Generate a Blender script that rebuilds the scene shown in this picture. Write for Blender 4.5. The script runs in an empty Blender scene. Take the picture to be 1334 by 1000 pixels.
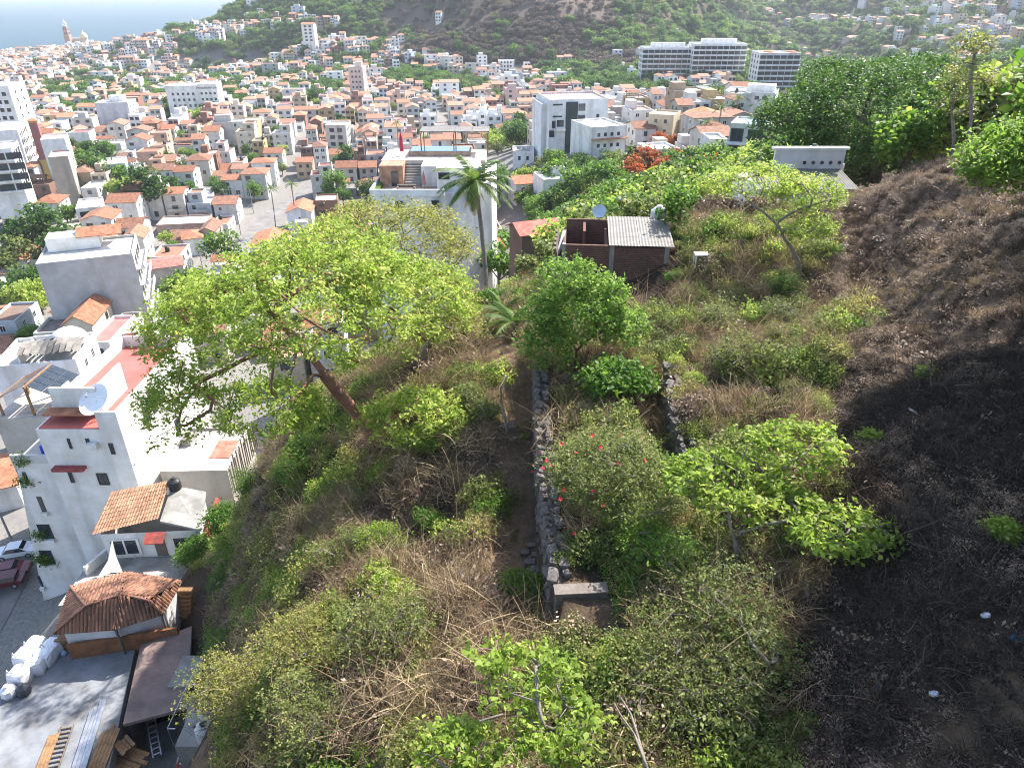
import bpy, math, random
import numpy as np
from mathutils import Matrix, Vector

# ---------------------------------------------------------------- camera, sky, sun, exposure
SC = bpy.context.scene
COL = SC.collection
CAMZ = 82.0                       # drone height; the sea lies at -23
F = 925.0                         # focal length in photo pixels (1334 wide)
TH = math.radians(29.25)          # downward tilt
ST, CT = math.sin(TH), math.cos(TH)
cam = bpy.data.cameras.new('camera'); cam.lens = F / 1334 * 36; cam.sensor_width = 36
cam.clip_start = 0.3; cam.clip_end = 20000
cam_o = bpy.data.objects.new('camera', cam); COL.objects.link(cam_o)
cam_o.location = (0, 0, CAMZ); cam_o.rotation_euler = (math.radians(90) - TH, 0, 0)
SC.camera = cam_o
SUN_EL, SUN_AZ = math.radians(45), math.radians(40)      # azimuth: to the right of the view direction (+Y)
W = bpy.data.worlds.new('World'); SC.world = W; W.use_nodes = True
nt = W.node_tree; bg = nt.nodes['Background']
sky = nt.nodes.new('ShaderNodeTexSky'); sky.sky_type = 'NISHITA'; sky.sun_disc = False
sky.sun_elevation = SUN_EL; sky.sun_rotation = SUN_AZ; sky.air_density = 1.0; sky.dust_density = 1.5
nt.links.new(sky.outputs[0], bg.inputs[0]); bg.inputs[1].default_value = 0.15
sun = bpy.data.lights.new('sun', 'SUN'); sun.energy = 5.0; sun.angle = math.radians(0.53); sun.color = (1, 0.955, 0.89)
sun_o = bpy.data.objects.new('sun', sun); COL.objects.link(sun_o)
SD = Vector((math.sin(SUN_AZ) * math.cos(SUN_EL), math.cos(SUN_AZ) * math.cos(SUN_EL), math.sin(SUN_EL)))
sun_o.rotation_euler = SD.to_track_quat('Z', 'Y').to_euler()
sun_o.location = (60, 60, 200)
vs = SC.view_settings; vs.view_transform = 'Standard'; vs.look = 'None'; vs.gamma = 1; vs.use_curve_mapping = False
vs.exposure = 1.38
SC.render.engine = 'CYCLES'
cy = SC.cycles
cy.use_denoising = True; cy.max_bounces = 5; cy.diffuse_bounces = 2; cy.glossy_bounces = 2; cy.transmission_bounces = 3
cy.volume_bounces = 0; cy.transparent_max_bounces = 4; cy.caustics_reflective = False; cy.caustics_refractive = False
cy.sample_clamp_indirect = 8; cy.filter_width = 1.05

# ---------------------------------------------------------------- photo pixel <-> world
def P(px, py, z):
    """world point on the ray of a photo pixel at camera depth z"""
    u = (px - 667) / F; v = (py - 500) / F
    return Vector((z * u, z * (CT - v * ST), CAMZ - z * (ST + v * CT)))
def Q(px, py, zz):
    """world point on the ray of a photo pixel at world height zz"""
    v = (py - 500) / F
    return P(px, py, (CAMZ - zz) / (ST + v * CT))
def PIX(x, y, z):
    h = CAMZ - z; d = y * CT + h * ST
    return 667 + F * x / d, 500 + F * (h * CT - y * ST) / d, d

# ---------------------------------------------------------------- terrain
_cp = []
for px, py, z in [
    (1334,1000,12.5),(1000,1000,14.5),(1334,750,15.5),(1334,500,21),(1334,300,29),(1280,195,40),(1170,235,45),(1100,262,45),
    (1100,400,33),(1200,330,34),(1200,600,20),(1000,500,26),(1000,750,18.5),(900,400,36),(900,333,41),(800,392,40.5),(860,388,40),(760,430,36),
    (715,490,30),(730,620,25),(740,760,20),(667,1000,15.6),(620,500,32),(580,450,40),(485,590,32),(640,395,48),(500,1000,16.8),
    (450,800,22.5),(300,1000,22),(340,800,29),(300,900,31),(330,700,40),(345,600,47),(400,650,36),(550,700,26),(600,850,19.5),(870,640,22.5),(860,850,17.5)]:
    p = P(px, py, z); _cp.append((p.x, p.y, CAMZ - p.z))
_near = [  # (x, y, metres below the camera)
    (-17.5,26,37),(-19,28,40),(-21.5,30,46.5),(-26,30,47),(-29,36,46.5),(-33,36,46.5),(-29,48,45),(-25,50,42.5),(-38,46,47),(-42,36,50),(-46,40,55),(-50,55,57),(-60,60,57.5),(-62,80,58.5),
    (-40,75,57),(-42,25,52),(-55,30,55),(-25,10,34),(-40,5,46),(-70,20,57),(0,-15,16),(-20,-15,24),(20,-15,6),(15,0,9),(30,-10,0),(50,0,-10),
    (-24,62,47),(-18,70,46),(-12,62,35),(-8,80,43),(5,60,22),(5,75,28),(4,95,34),(8,130,43),(10,185,51),(0,240,53),(10,262,50),(-14,100,50),(-20,140,62),(-30,330,69),
    (-60,105,59.5),(-90,130,61),(-40,110,60),(-50,200,72),(-40,235,74),(-100,200,70),(-200,260,70),(-130,250,67),(-165,410,66),(-170,330,66),(-300,400,72),(-90,480,67),
    (24,62,18.5),(38,64,14.5),(62,75,12),(48,45,4),(60,30,-4),(40,20,1),(80,60,0),(35,110,27),(45,150,32),(70,140,28),(40,190,42),(14,220,45),(48,225,45),(64,290,46),(75,280,44),(130,300,42),(100,180,30),(140,170,24),(200,200,20),(180,110,5),(300,300,22),
    (110,540,63),(180,500,60),(330,480,45),(20,330,56),(0,420,66),(0,560,70),(-3,690,73)]
_far = [
    (-300,600,64),(-500,800,72),(-400,1000,70),(-620,980,76),(-650,860,78),(-780,900,96),(-820,1100,97),(-600,1300,97),(-900,600,97),(-780,400,96),(-640,500,80),(-500,500,70),(-500,1500,97),(-800,1600,97),(-350,1700,97),(-1500,1000,97),(-1500,3000,97),(-700,3000,97),
    (-200,620,58),(-330,900,56),(-260,880,22),(-420,860,64),(-165,650,42),(-490,1300,100),(-1000,2400,100),(-800,1900,100),(-600,2200,100),(-1250,2000,100),(-280,1050,5),(-120,700,36),(-60,900,-60),(-150,850,-25),(60,880,-70),(120,820,-30),(90,720,5),(20,680,10),(-60,690,20),(-150,1000,-70),(60,1200,-110),
    (170,700,50),(220,900,47),(280,1100,36),(400,800,42),(500,1000,22),(620,800,34),(700,1000,-5),(330,1400,5),(800,1300,-60),(1500,1500,-90),(0,1800,-130),(900,2200,-130),(450,560,45),(600,560,38),(800,700,20),(2500,2500,-150),(-200,2500,-90),(1200,800,-20)]
_cp += _near + [(x * 1.25, y * 1.25, h * 1.25) for x, y, h in _far] + [(-872, 1549, 99), (-700, 1500, 98)]
SEA = -23.0
_cp = np.array(_cp, float)
_C2 = 12.0
def _phi(d2): return np.sqrt(d2 + _C2)
def _solve():
    n = len(_cp); X = _cp[:, :2] / 1.0
    d2 = ((X[:, None] - X[None]) ** 2).sum(-1)
    A = np.zeros((n + 3, n + 3)); A[:n, :n] = -_phi(d2) + np.eye(n) * 0.05
    A[:n, n] = 1; A[:n, n + 1:] = X; A[n, :n] = 1; A[n + 1:, :n] = X.T
    return np.linalg.solve(A, np.r_[_cp[:, 2], 0, 0, 0])
_w = _solve()
def vnoise(x, y, s, seed=0):
    """smooth value noise, numpy"""
    x = np.asarray(x, float) / s + seed * 17.3; y = np.asarray(y, float) / s + seed * 9.1
    xi = np.floor(x).astype(np.int64); yi = np.floor(y).astype(np.int64); fx = x - xi; fy = y - yi
    def hsh(a, b):
        n = (a * 374761393 + b * 668265263 + seed * 1442695) & 0x7fffffff
        n = ((n ^ (n >> 13)) * 1274126177) & 0x7fffffff
        return ((n ^ (n >> 16)) & 0xffff) / 65535.0
    fx = fx * fx * (3 - 2 * fx); fy = fy * fy * (3 - 2 * fy)
    return (hsh(xi, yi) * (1 - fx) + hsh(xi + 1, yi) * fx) * (1 - fy) + (hsh(xi, yi + 1) * (1 - fx) + hsh(xi + 1, yi + 1) * fx) * fy - 0.5
def sstep(a, b, x):
    t = np.clip((x - a) / (b - a), 0, 1); return t * t * (3 - 2 * t)
WALL1 = [P(703,484,30.3), P(706,560,27.2), P(712,640,24), P(722,720,21.2), P(728,772,19.6)]
WALL2 = [P(876,470,27.5), P(879,510,26.2), P(886,550,24.8), P(898,590,23.4)]
LEDGE = [P(1150,500,26.5), P(1126,430,30.5), P(1108,390,33.5), P(1090,330,38.5), P(1080,290,42.5)]
def _wall_delta(x, y, line, drop, reach):
    best = np.full(x.shape, 1e9); side = np.zeros(x.shape); fade = np.zeros(x.shape)
    n = len(line) - 1
    for i in range(n):
        a, b = line[i], line[i + 1]; dx, dy = b.x - a.x, b.y - a.y; L2 = dx * dx + dy * dy
        t = ((x - a.x) * dx + (y - a.y) * dy) / L2; tc = np.clip(t, 0, 1)
        d = np.hypot(x - a.x - tc * dx, y - a.y - tc * dy)
        s = (x - a.x) * dy - (y - a.y) * dx        # >0: right of a->b
        m = d < best; best = np.where(m, d, best); side = np.where(m, s, side)
        over = np.maximum(np.where(i == 0, -t, 0), np.where(i == n - 1, t - 1, 0)) * math.sqrt(L2)
        fade = np.where(m, 1 - sstep(0, 1.6, over), fade)
    # line runs towards the camera: its right-hand side is the low (left in the photo) side
    return np.where(side > 0, -drop * sstep(0, .25, best) * (1 - sstep(reach * .3, reach, best)), 0.3 * drop * (1 - sstep(0, reach * .6, best))) * fade
def height(x, y, fine=True):
    x = np.atleast_1d(np.asarray(x, float)); y = np.atleast_1d(np.asarray(y, float)); n = len(_cp)
    h = np.full(x.shape, _w[n]) + _w[n + 1] * x + _w[n + 2] * y
    for i in range(n):
        h -= _w[i] * _phi((x - _cp[i, 0]) ** 2 + (y - _cp[i, 1]) ** 2)
    z = CAMZ - h
    r = np.hypot(x, y)
    far = sstep(600, 950, r) * sstep(SEA + 6, SEA + 50, z)
    z = z + far * (70 * vnoise(x, y, 170, 3) + 34 * vnoise(x, y, 70, 4) + 14 * vnoise(x, y, 28, 5))
    z = np.maximum(z, SEA - 5)
    if fine:
        near = (1 - sstep(38, 62, r)) * sstep(-24, -16, x)
        z = z + near * (0.8 * vnoise(x, y, 4.2, 1) + 0.5 * vnoise(x, y, 1.7, 2) + 0.22 * vnoise(x, y, .7, 7))
        z = z + _wall_delta(x, y, WALL1, 1.5, 2.6) + _wall_delta(x, y, WALL2, 1.1, 2.0) + _wall_delta(x, y, LEDGE, 1.2, 3.2)
        z = z + 0.55 * near * sstep(12, 16, x) * (vnoise(x + .6 * y, y * .35 - .2 * x, 1.5, 15))
    return z
_gx0, _gy0, _gs = -1250.0, 40.0, 6.0
_gX, _gY = np.meshgrid(np.arange(_gx0, 1500, _gs), np.arange(_gy0, 2000, _gs)); _gZ = height(_gX.ravel(), _gY.ravel(), False).reshape(_gX.shape)
def gz(x, y):
    if y < 75 and abs(x) < 75 or not (_gx0 < x < 1480 and y < 1980): return float(height([x], [y])[0])
    fx_, fy_ = (x - _gx0) / _gs, max(0, (y - _gy0) / _gs); i, j = int(fx_), int(fy_); a, b = fx_ - i, fy_ - j
    return float((_gZ[j, i] * (1 - a) + _gZ[j, i + 1] * a) * (1 - b) + (_gZ[j + 1, i] * (1 - a) + _gZ[j + 1, i + 1] * a) * b)

# ---------------------------------------------------------------- mesh helpers
def npmesh(name, V, Fq, attr=None):
    """mesh from numpy vertices and quads or tris"""
    V = np.asarray(V, np.float32); Fq = np.asarray(Fq, np.int32); k = Fq.shape[1]
    me = bpy.data.meshes.new(name)
    me.vertices.add(len(V)); me.vertices.foreach_set('co', V.ravel())
    me.loops.add(Fq.size); me.loops.foreach_set('vertex_index', Fq.ravel())
    me.polygons.add(len(Fq)); me.polygons.foreach_set('loop_start', np.arange(0, Fq.size, k, dtype=np.int32))
    if attr is not None:
        a = me.attributes.new('lv', 'FLOAT', 'FACE'); a.data.foreach_set('value', np.asarray(attr, np.float32))
    me.update(calc_edges=True)
    return me
class MB:
    def __init__(s): s.v = []; s.f = []; s.m = []; s.cm = 0
    def add(s, vs, fs):
        o = len(s.v); s.v += [tuple(v) for v in vs]
        for f in fs: s.f.append(tuple(i + o for i in f)); s.m.append(s.cm)
        return s
    def box(s, x0, x1, y0, y1, z0, z1):
        return s.add([(x0,y0,z0),(x1,y0,z0),(x1,y1,z0),(x0,y1,z0),(x0,y0,z1),(x1,y0,z1),(x1,y1,z1),(x0,y1,z1)],
              [(3,2,1,0),(4,5,6,7),(0,1,5,4),(1,2,6,5),(2,3,7,6),(3,0,4,7)])
    def prism(s, poly, z0, z1):
        n = len(poly)
        return s.add([(p[0], p[1], z0) for p in poly] + [(p[0], p[1], z1) for p in poly],
              [tuple(range(n - 1, -1, -1)), tuple(range(n, 2 * n))] + [(i, (i + 1) % n, n + (i + 1) % n, n + i) for i in range(n)])
    def tube(s, pts, rad, k=6, cap=True):
        pts = [Vector(p) for p in pts]; n = len(pts)
        if not hasattr(rad, '__len__'): rad = [rad] * n
        vs, fs = [], []
        for i, p in enumerate(pts):
            d = (pts[min(i + 1, n - 1)] - pts[max(i - 1, 0)]).normalized()
            a = d.cross(Vector((0, 0, 1)));  a = a if a.length > .05 else d.cross(Vector((1, 0, 0)))
            a.normalize(); b = d.cross(a)
            for j in range(k):
                t = 2 * math.pi * j / k; vs.append(p + (a * math.cos(t) + b * math.sin(t)) * rad[i])
        for i in range(n - 1):
            for j in range(k):
                fs.append((i * k + j, i * k + (j + 1) % k, (i + 1) * k + (j + 1) % k, (i + 1) * k + j))
        if cap: fs += [tuple(range(k - 1, -1, -1)), tuple(range((n - 1) * k, n * k))]
        return s.add(vs, fs)
    def lathe(s, prof, k=12, c=(0, 0, 0)):
        vs, fs = [], []
        for r, z in prof:
            for j in range(k):
                t = 2 * math.pi * j / k; vs.append((c[0] + r * math.cos(t), c[1] + r * math.sin(t), c[2] + z))
        for i in range(len(prof) - 1):
            for j in range(k): fs.append((i * k + j, i * k + (j + 1) % k, (i + 1) * k + (j + 1) % k, (i + 1) * k + j))
        fs += [tuple(range(k - 1, -1, -1)), tuple(range((len(prof) - 1) * k, len(prof) * k))]
        return s.add(vs, fs)
    def mesh(s, name, mats):
        me = bpy.data.meshes.new(name); me.from_pydata(s.v, [], s.f)
        for m in (mats if isinstance(mats, (list, tuple)) else [mats]): me.materials.append(m)
        if any(s.m): me.polygons.foreach_set('material_index', s.m)
        return me
    def build(s, name, mats, parent=None, smooth=False, color=None, loc=None):
        return link(name, s.mesh(name, mats), None, parent, smooth, color, loc)
def link(name, me, m=None, parent=None, smooth=False, color=None, loc=None):
    o = bpy.data.objects.new(name, me); COL.objects.link(o)
    if m is not None and not me.materials: me.materials.append(m)
    if smooth: me.polygons.foreach_set('use_smooth', [True] * len(me.polygons))
    if parent is not None: o.parent = parent
    if color is not None: o.color = (*color, 1)
    if loc is not None: o.location = loc
    return o
def tag(o, label, cat=None, group=None, kind=None):
    if label: o['label'] = label
    if cat: o['category'] = cat
    if group: o['group'] = group
    if kind: o['kind'] = kind
    return o
def thing(name, label, cat, loc, rz=0.0, group=None):
    o = bpy.data.objects.new(name, None); COL.objects.link(o); o.empty_display_size = .3
    o.location = loc; o.rotation_euler = (0, 0, rz)
    return tag(o, label, cat, group)

# ---------------------------------------------------------------- materials
MATS = {}
def _new(name):
    m = bpy.data.materials.new(name); m.use_nodes = True; MATS[name] = m
    return m, m.node_tree.nodes, m.node_tree.links, m.node_tree.nodes['Principled BSDF']
def mat(name, c, c2=None, scale=1.0, rough=.85, objcol=False, bump=0, bscale=None, metal=0, detail=6, spec=.3, stain=0, wave=None, mixlo=.35, mixhi=.65):
    m, N, L, bs = _new(name)
    bs.inputs['Roughness'].default_value = rough; bs.inputs['Metallic'].default_value = metal
    bs.inputs['Specular IOR Level'].default_value = spec
    tc = N.new('ShaderNodeTexCoord')
    nz = N.new('ShaderNodeTexNoise'); nz.inputs['Scale'].default_value = scale; nz.inputs['Detail'].default_value = detail; nz.inputs['Roughness'].default_value = .65
    L.new(tc.outputs['Object'], nz.inputs['Vector'])
    rp = N.new('ShaderNodeMapRange'); rp.inputs[1].default_value = mixlo; rp.inputs[2].default_value = mixhi; L.new(nz.outputs['Fac'], rp.inputs[0])
    mx = N.new('ShaderNodeMix'); mx.data_type = 'RGBA'; L.new(rp.outputs[0], mx.inputs[0])
    if objcol:
        oi = N.new('ShaderNodeObjectInfo'); L.new(oi.outputs['Color'], mx.inputs[6])
        mu = N.new('ShaderNodeMix'); mu.data_type = 'RGBA'; mu.blend_type = 'MULTIPLY'; mu.inputs[0].default_value = 1
        L.new(oi.outputs['Color'], mu.inputs[6]); mu.inputs[7].default_value = (*(c2 or (.8, .78, .74)), 1); L.new(mu.outputs[2], mx.inputs[7])
    else:
        mx.inputs[6].default_value = (*c, 1); mx.inputs[7].default_value = (*(c2 or tuple(x * .75 for x in c)), 1)
    out = mx.outputs[2]
    if stain:
        n2 = N.new('ShaderNodeTexNoise'); n2.inputs['Scale'].default_value = scale * .3; n2.inputs['Detail'].default_value = 8
        mp = N.new('ShaderNodeMapping'); mp.inputs['Scale'].default_value = (3, 3, .5); L.new(tc.outputs['Object'], mp.inputs[0]); L.new(mp.outputs[0], n2.inputs['Vector'])
        r2 = N.new('ShaderNodeMapRange'); r2.inputs[1].default_value = .5; r2.inputs[2].default_value = .78; r2.inputs[4].default_value = stain; L.new(n2.outputs['Fac'], r2.inputs[0])
        m2 = N.new('ShaderNodeMix'); m2.data_type = 'RGBA'; L.new(r2.outputs[0], m2.inputs[0]); L.new(out, m2.inputs[6]); m2.inputs[7].default_value = (.16, .14, .12, 1); out = m2.outputs[2]
    L.new(out, bs.inputs['Base Color'])
    if bump or wave:
        bp = N.new('ShaderNodeBump'); bp.inputs['Strength'].default_value = bump or .6; bp.inputs['Distance'].default_value = .05
        if wave:
            wv = N.new('ShaderNodeTexWave'); wv.wave_profile = 'SIN'; wv.inputs['Scale'].default_value = wave; L.new(tc.outputs['Object'], wv.inputs['Vector']); L.new(wv.outputs['Fac'], bp.inputs['Height'])
        else:
            n3 = N.new('ShaderNodeTexNoise'); n3.inputs['Scale'].default_value = bscale or scale * 4; n3.inputs['Detail'].default_value = 6
            L.new(tc.outputs['Object'], n3.inputs['Vector']); L.new(n3.outputs['Fac'], bp.inputs['Height'])
        L.new(bp.outputs[0], bs.inputs['Normal'])
    return m
def leafmat(name, c1, c2, c3, trans=.45, rough=.55):
    m, N, L, bs = _new(name)
    at = N.new('ShaderNodeAttribute'); at.attribute_name = 'lv'
    oi = N.new('ShaderNodeObjectInfo')
    ad = N.new('ShaderNodeMath'); ad.operation = 'MULTIPLY_ADD'; L.new(oi.outputs['Random'], ad.inputs[0]); ad.inputs[1].default_value = .3; L.new(at.outputs['Fac'], ad.inputs[2])
    cr = N.new('ShaderNodeValToRGB'); e = cr.color_ramp.elements; e[0].position = 0; e[0].color = (*c1, 1); e[1].position = 1.15; e[1].color = (*c3, 1)
    k = e.new(.6); k.color = (*c2, 1); L.new(ad.outputs[0], cr.inputs[0])
    L.new(cr.outputs[0], bs.inputs['Base Color']); bs.inputs['Roughness'].default_value = rough; bs.inputs['Specular IOR Level'].default_value = .25
    tr = N.new('ShaderNodeBsdfTranslucent'); hs = N.new('ShaderNodeHueSaturation'); hs.inputs['Saturation'].default_value = 1.02; hs.inputs['Value'].default_value = 1.35
    L.new(cr.outputs[0], hs.inputs['Color']); L.new(hs.outputs[0], tr.inputs['Color'])
    ms = N.new('ShaderNodeMixShader'); ms.inputs[0].default_value = trans; L.new(bs.outputs[0], ms.inputs[1]); L.new(tr.outputs[0], ms.inputs[2])
    L.new(ms.outputs[0], N['Material Output'].inputs['Surface'])
    return m
mat('wall', (1, 1, 1), (.8, .77, .72), .5, objcol=True, stain=.5, bump=.15, bscale=6)
mat('deck', (1, 1, 1), (.74, .72, .7), .5, objcol=True, stain=.45)
mat('tile', (.8, .8, .8), (.5, .45, .43), 1.3, objcol=True, rough=.9, stain=.3, bump=.5, bscale=5)
mat('frame', (.75, .74, .72), (.6, .6, .58), 2, rough=.5)
mat('darkframe', (.05, .05, .05), None, 2, rough=.4)
mat('glass', (.015, .02, .028), (.03, .045, .06), 3, rough=.12, spec=.6)
mat('concrete', (.36, .34, .31), (.2, .19, .17), .7, bump=.3, stain=.5)
mat('slab_blue', (.25, .26, .275), (.14, .145, .155), .5, stain=.6, bump=.2)
mat('slab_brown', (.30, .21, .18), (.15, .11, .1), .5, stain=.7, bump=.3)
mat('bricks', (.17, .075, .05), (.09, .045, .035), 2.2, bump=.6, stain=.6)
mat('mortar', (.2, .17, .145), (.1, .085, .075), 2, bump=.4)
mat('stone', (.2, .172, .155), (.08, .07, .064), 2.2, bump=.8, stain=.5)
mat('dark_concrete', (.16, .145, .13), (.08, .075, .07), 1.5, bump=.4, stain=.6)
mat('wood', (.33, .19, .09), (.18, .1, .05), 4, rough=.8)
mat('oldwood', (.2, .16, .13), (.1, .08, .07), 5, rough=.9)
mat('metal_sheet', (.19, .175, .155), (.12, .105, .09), 1.2, rough=.6, stain=.5)
mat('steel', (.5, .5, .52), (.35, .35, .36), 3, rough=.4, metal=.7)
mat('blackplastic', (.02, .021, .023), (.035, .035, .035), 3, rough=.45)
mat('paint', (1, 1, 1), (.9, .9, .9), 2, objcol=True, rough=.45)
mat('carpaint', (1, 1, 1), (.95, .95, .95), 2, objcol=True, rough=.2, spec=.6)
mat('tyre', (.02, .02, .02), None, 3)
mat('bark_red', (.27, .125, .085), (.16, .075, .05), 2.2, rough=.8, bump=.3, stain=.2)
mat('bark', (.17, .125, .095), (.085, .065, .05), 3, bump=.5)
mat('bark_grey', (.25, .21, .18), (.13, .11, .09), 4, bump=.4)
mat('pool', (.1, .32, .6), (.14, .42, .7), 1.5, rough=.08, spec=.6)
mat('cobble', (.22, .205, .19), (.14, .13, .125), .3, bump=.3, bscale=3)
mat('asphalt', (.1, .1, .1), (.07, .07, .07), .4, bump=.2)
leafmat('leaf_lime', (.115, .19, .025), (.245, .345, .05), (.41, .46, .11), .5)
leafmat('leaf_yellow', (.11, .15, .03), (.25, .275, .06), (.40, .35, .12), .45)
leafmat('leaf_green', (.035, .095, .012), (.085, .18, .022), (.19, .29, .04), .45)
leafmat('leaf_dark', (.02, .055, .012), (.043, .105, .018), (.10, .18, .028), .4)
leafmat('leaf_scrub', (.045, .078, .015), (.125, .165, .04), (.27, .29, .085), .4)
leafmat('leaf_orange', (.10, .13, .03), (.35, .09, .02), (.5, .12, .03), .4)
leafmat('leaf_brown', (.05, .036, .027), (.17, .12, .085), (.42, .31, .22), .2)
leafmat('leaf_bare', (.055, .042, .032), (.105, .077, .057), (.17, .125, .092), .25)
leafmat('dry', (.06, .042, .025), (.22, .155, .09), (.45, .345, .205), .2, .9)
leafmat('deadgrey', (.018, .013, .010), (.045, .033, .026), (.15, .115, .088), .1, .9)
leafmat('palmleaf', (.05, .10, .015), (.10, .17, .03), (.28, .26, .06), .35)
leafmat('leaf_lush', (.07, .145, .02), (.165, .28, .045), (.31, .42, .09), .5)
mat('red_flower', (.65, .03, .05), (.8, .08, .1), 4, rough=.6)
# ---------------------------------------------------------------- ground sheet
def axis(lo, hi, c0, c1, d, g):
    a = list(np.arange(c0, c1 + 1e-6, d))
    s = d; x = c1
    while x < hi: s = min(s * g, 60); x += s; a.append(x)
    s = d; x = c0
    while x > lo: s = min(s * g, 60); x -= s; a.insert(0, x)
    return np.array(a)
gx = axis(-2600, 3600, -22, 27, .3, 1.045); gy = axis(-60, 4200, 6, 46, .3, 1.045)
GX, GY = np.meshgrid(gx, gy); fx, fy = GX.ravel(), GY.ravel()
fz = height(fx, fy)
nx, ny = len(gx), len(gy)
idx = np.arange(nx * ny).reshape(ny, nx)
quads = np.stack([idx[:-1, :-1], idx[:-1, 1:], idx[1:, 1:], idx[1:, :-1]], -1).reshape(-1, 4)
gme = npmesh('ground', np.stack([fx, fy, fz], 1), quads)
# ground colour by place; the right bank has sun and shade painted in
def lerp(a, b, t): return a * (1 - t[:, None]) + np.array(b) * t[:, None]
gpx, gpy, gd = PIX(fx, fy, fz)
gpx = np.where(gd > 1, gpx, -999)
r = np.hypot(fx, fy)
n1 = vnoise(fx, fy, 3, 11) + .6 * vnoise(fx, fy, 1.1, 12)
n2 = vnoise(fx, fy, .8, 13)
col = np.tile(np.array([.045, .033, .024]), (len(fx), 1))                    # dry slope
col = lerp(col, (.15, .105, .068), sstep(.05, .55, n1))
burn_shade = sstep(10.5, 14, fx + .25 * (fy - 15) * (fy < 15) + n1 * 2) * (r < 75)
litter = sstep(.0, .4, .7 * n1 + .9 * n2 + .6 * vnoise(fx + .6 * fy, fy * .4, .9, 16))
col = lerp(col, (.022, .017, .014), burn_shade)  # burnt soil, near-black with the lower bank's shade put into the colour
col = lerp(col, (.12, .086, .064), burn_shade * sstep(17, 23, fy))  # upper bank painted paler and warmer to look sunlit
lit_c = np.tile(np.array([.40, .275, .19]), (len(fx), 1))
bl = burn_shade * litter * (.25 + .7 * sstep(19, 27, fy))  # leaf litter, strengthened upslope as painted sunlit patches
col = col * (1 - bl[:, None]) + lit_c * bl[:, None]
path = np.exp(-((fx - 0.0 + .02 * fy) / 1.1) ** 2) * (fy > 10) * (fy < 33)
col = lerp(col, (.30, .20, .125), path * .7)
town = sstep(52, 66, r + np.where(fx < -30, 30, 0)) * (1 - (fx > -29) * (fx < 40) * (fy < 66)) * (1 - sstep(620, 720, r) * (fz > 20))
col = lerp(col, (.2, .187, .17), town * (1 - sstep(8, 30, fx - .12 * fy)))
wood = sstep(620, 720, r) * sstep(10, 22, fz)
col = lerp(col, (.07, .058, .038), wood)
rock = wood * sstep(478, 530, gpx) * (1 - sstep(815, 850, gpx)) * (gpy < 100)
col = lerp(col, (.115, .085, .068), rock * sstep(-.35, .1, vnoise(fx, fy, 60, 17)))
beach = (r > 600) * (1 - sstep(SEA + .4, SEA + 1.5, fz)); col = lerp(col, (.5, .42, .3), beach)
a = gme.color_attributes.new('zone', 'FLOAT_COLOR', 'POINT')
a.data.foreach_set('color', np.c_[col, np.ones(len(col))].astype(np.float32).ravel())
gm, N, L, bs = _new('ground'); bs.inputs['Roughness'].default_value = .95; bs.inputs['Specular IOR Level'].default_value = .1
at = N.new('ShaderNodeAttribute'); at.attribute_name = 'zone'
tc = N.new('ShaderNodeTexCoord')
na = N.new('ShaderNodeTexNoise'); na.inputs['Scale'].default_value = 2.6; na.inputs['Detail'].default_value = 10; na.inputs['Roughness'].default_value = .75; L.new(tc.outputs['Object'], na.inputs['Vector'])
mr = N.new('ShaderNodeMapRange'); mr.inputs[1].default_value = .3; mr.inputs[2].default_value = .7; mr.inputs[3].default_value = .5; mr.inputs[4].default_value = 1.5; L.new(na.outputs['Fac'], mr.inputs[0])
vm = N.new('ShaderNodeVectorMath'); vm.operation = 'SCALE'; L.new(at.outputs['Color'], vm.inputs[0]); L.new(mr.outputs[0], vm.inputs['Scale'])
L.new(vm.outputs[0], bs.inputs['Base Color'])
bp = N.new('ShaderNodeBump'); bp.inputs['Strength'].default_value = .8; bp.inputs['Distance'].default_value = .12; L.new(na.outputs['Fac'], bp.inputs['Height']); L.new(bp.outputs[0], bs.inputs['Normal'])
ground = link('ground', gme, gm, smooth=True); ground['kind'] = 'structure'

# ---------------------------------------------------------------- sea
sm, N, L, bs = _new('sea'); bs.inputs['Specular IOR Level'].default_value = .06; bs.inputs['Roughness'].default_value = .4
tc = N.new('ShaderNodeTexCoord'); wn = N.new('ShaderNodeTexNoise'); wn.inputs['Scale'].default_value = .06; wn.inputs['Detail'].default_value = 8; L.new(tc.outputs['Object'], wn.inputs['Vector'])
cr = N.new('ShaderNodeValToRGB'); cr.color_ramp.elements[0].color = (.008, .035, .058, 1); cr.color_ramp.elements[1].color = (.018, .062, .088, 1); L.new(wn.outputs['Fac'], cr.inputs[0]); L.new(cr.outputs[0], bs.inputs['Base Color'])
bp = N.new('ShaderNodeBump'); bp.inputs['Strength'].default_value = .5; bp.inputs['Distance'].default_value = 2; L.new(wn.outputs['Fac'], bp.inputs['Height']); L.new(bp.outputs[0], bs.inputs['Normal'])
mb = MB(); mb.add([(-6500, -60, SEA), (3600, -60, SEA), (3600, 7800, SEA), (-6500, 7800, SEA)], [(0, 1, 2, 3)])
sea = mb.build('sea', sm); sea['kind'] = 'structure'
# line of surf breaking along the beach
mat('foam', (.8, .82, .82), (.6, .66, .68), .05)
rg = random.Random(5)

# ---------------------------------------------------------------- haze
hm, N, L, bs = _new('haze'); N.remove(bs)
pv = N.new('ShaderNodeVolumePrincipled'); pv.inputs['Color'].default_value = (.86, .93, 1, 1); pv.inputs['Density'].default_value = .0001; pv.inputs['Anisotropy'].default_value = .1
L.new(pv.outputs[0], N['Material Output'].inputs['Volume'])
mb = MB(); mb.box(-6600, 3700, -130, 7900, SEA - 6.5, float(fz.max()) + 16)
haze = mb.build('haze', hm); haze['kind'] = 'stuff'; tag(haze, 'pale blue sea haze hanging over the town and hills')
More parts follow.
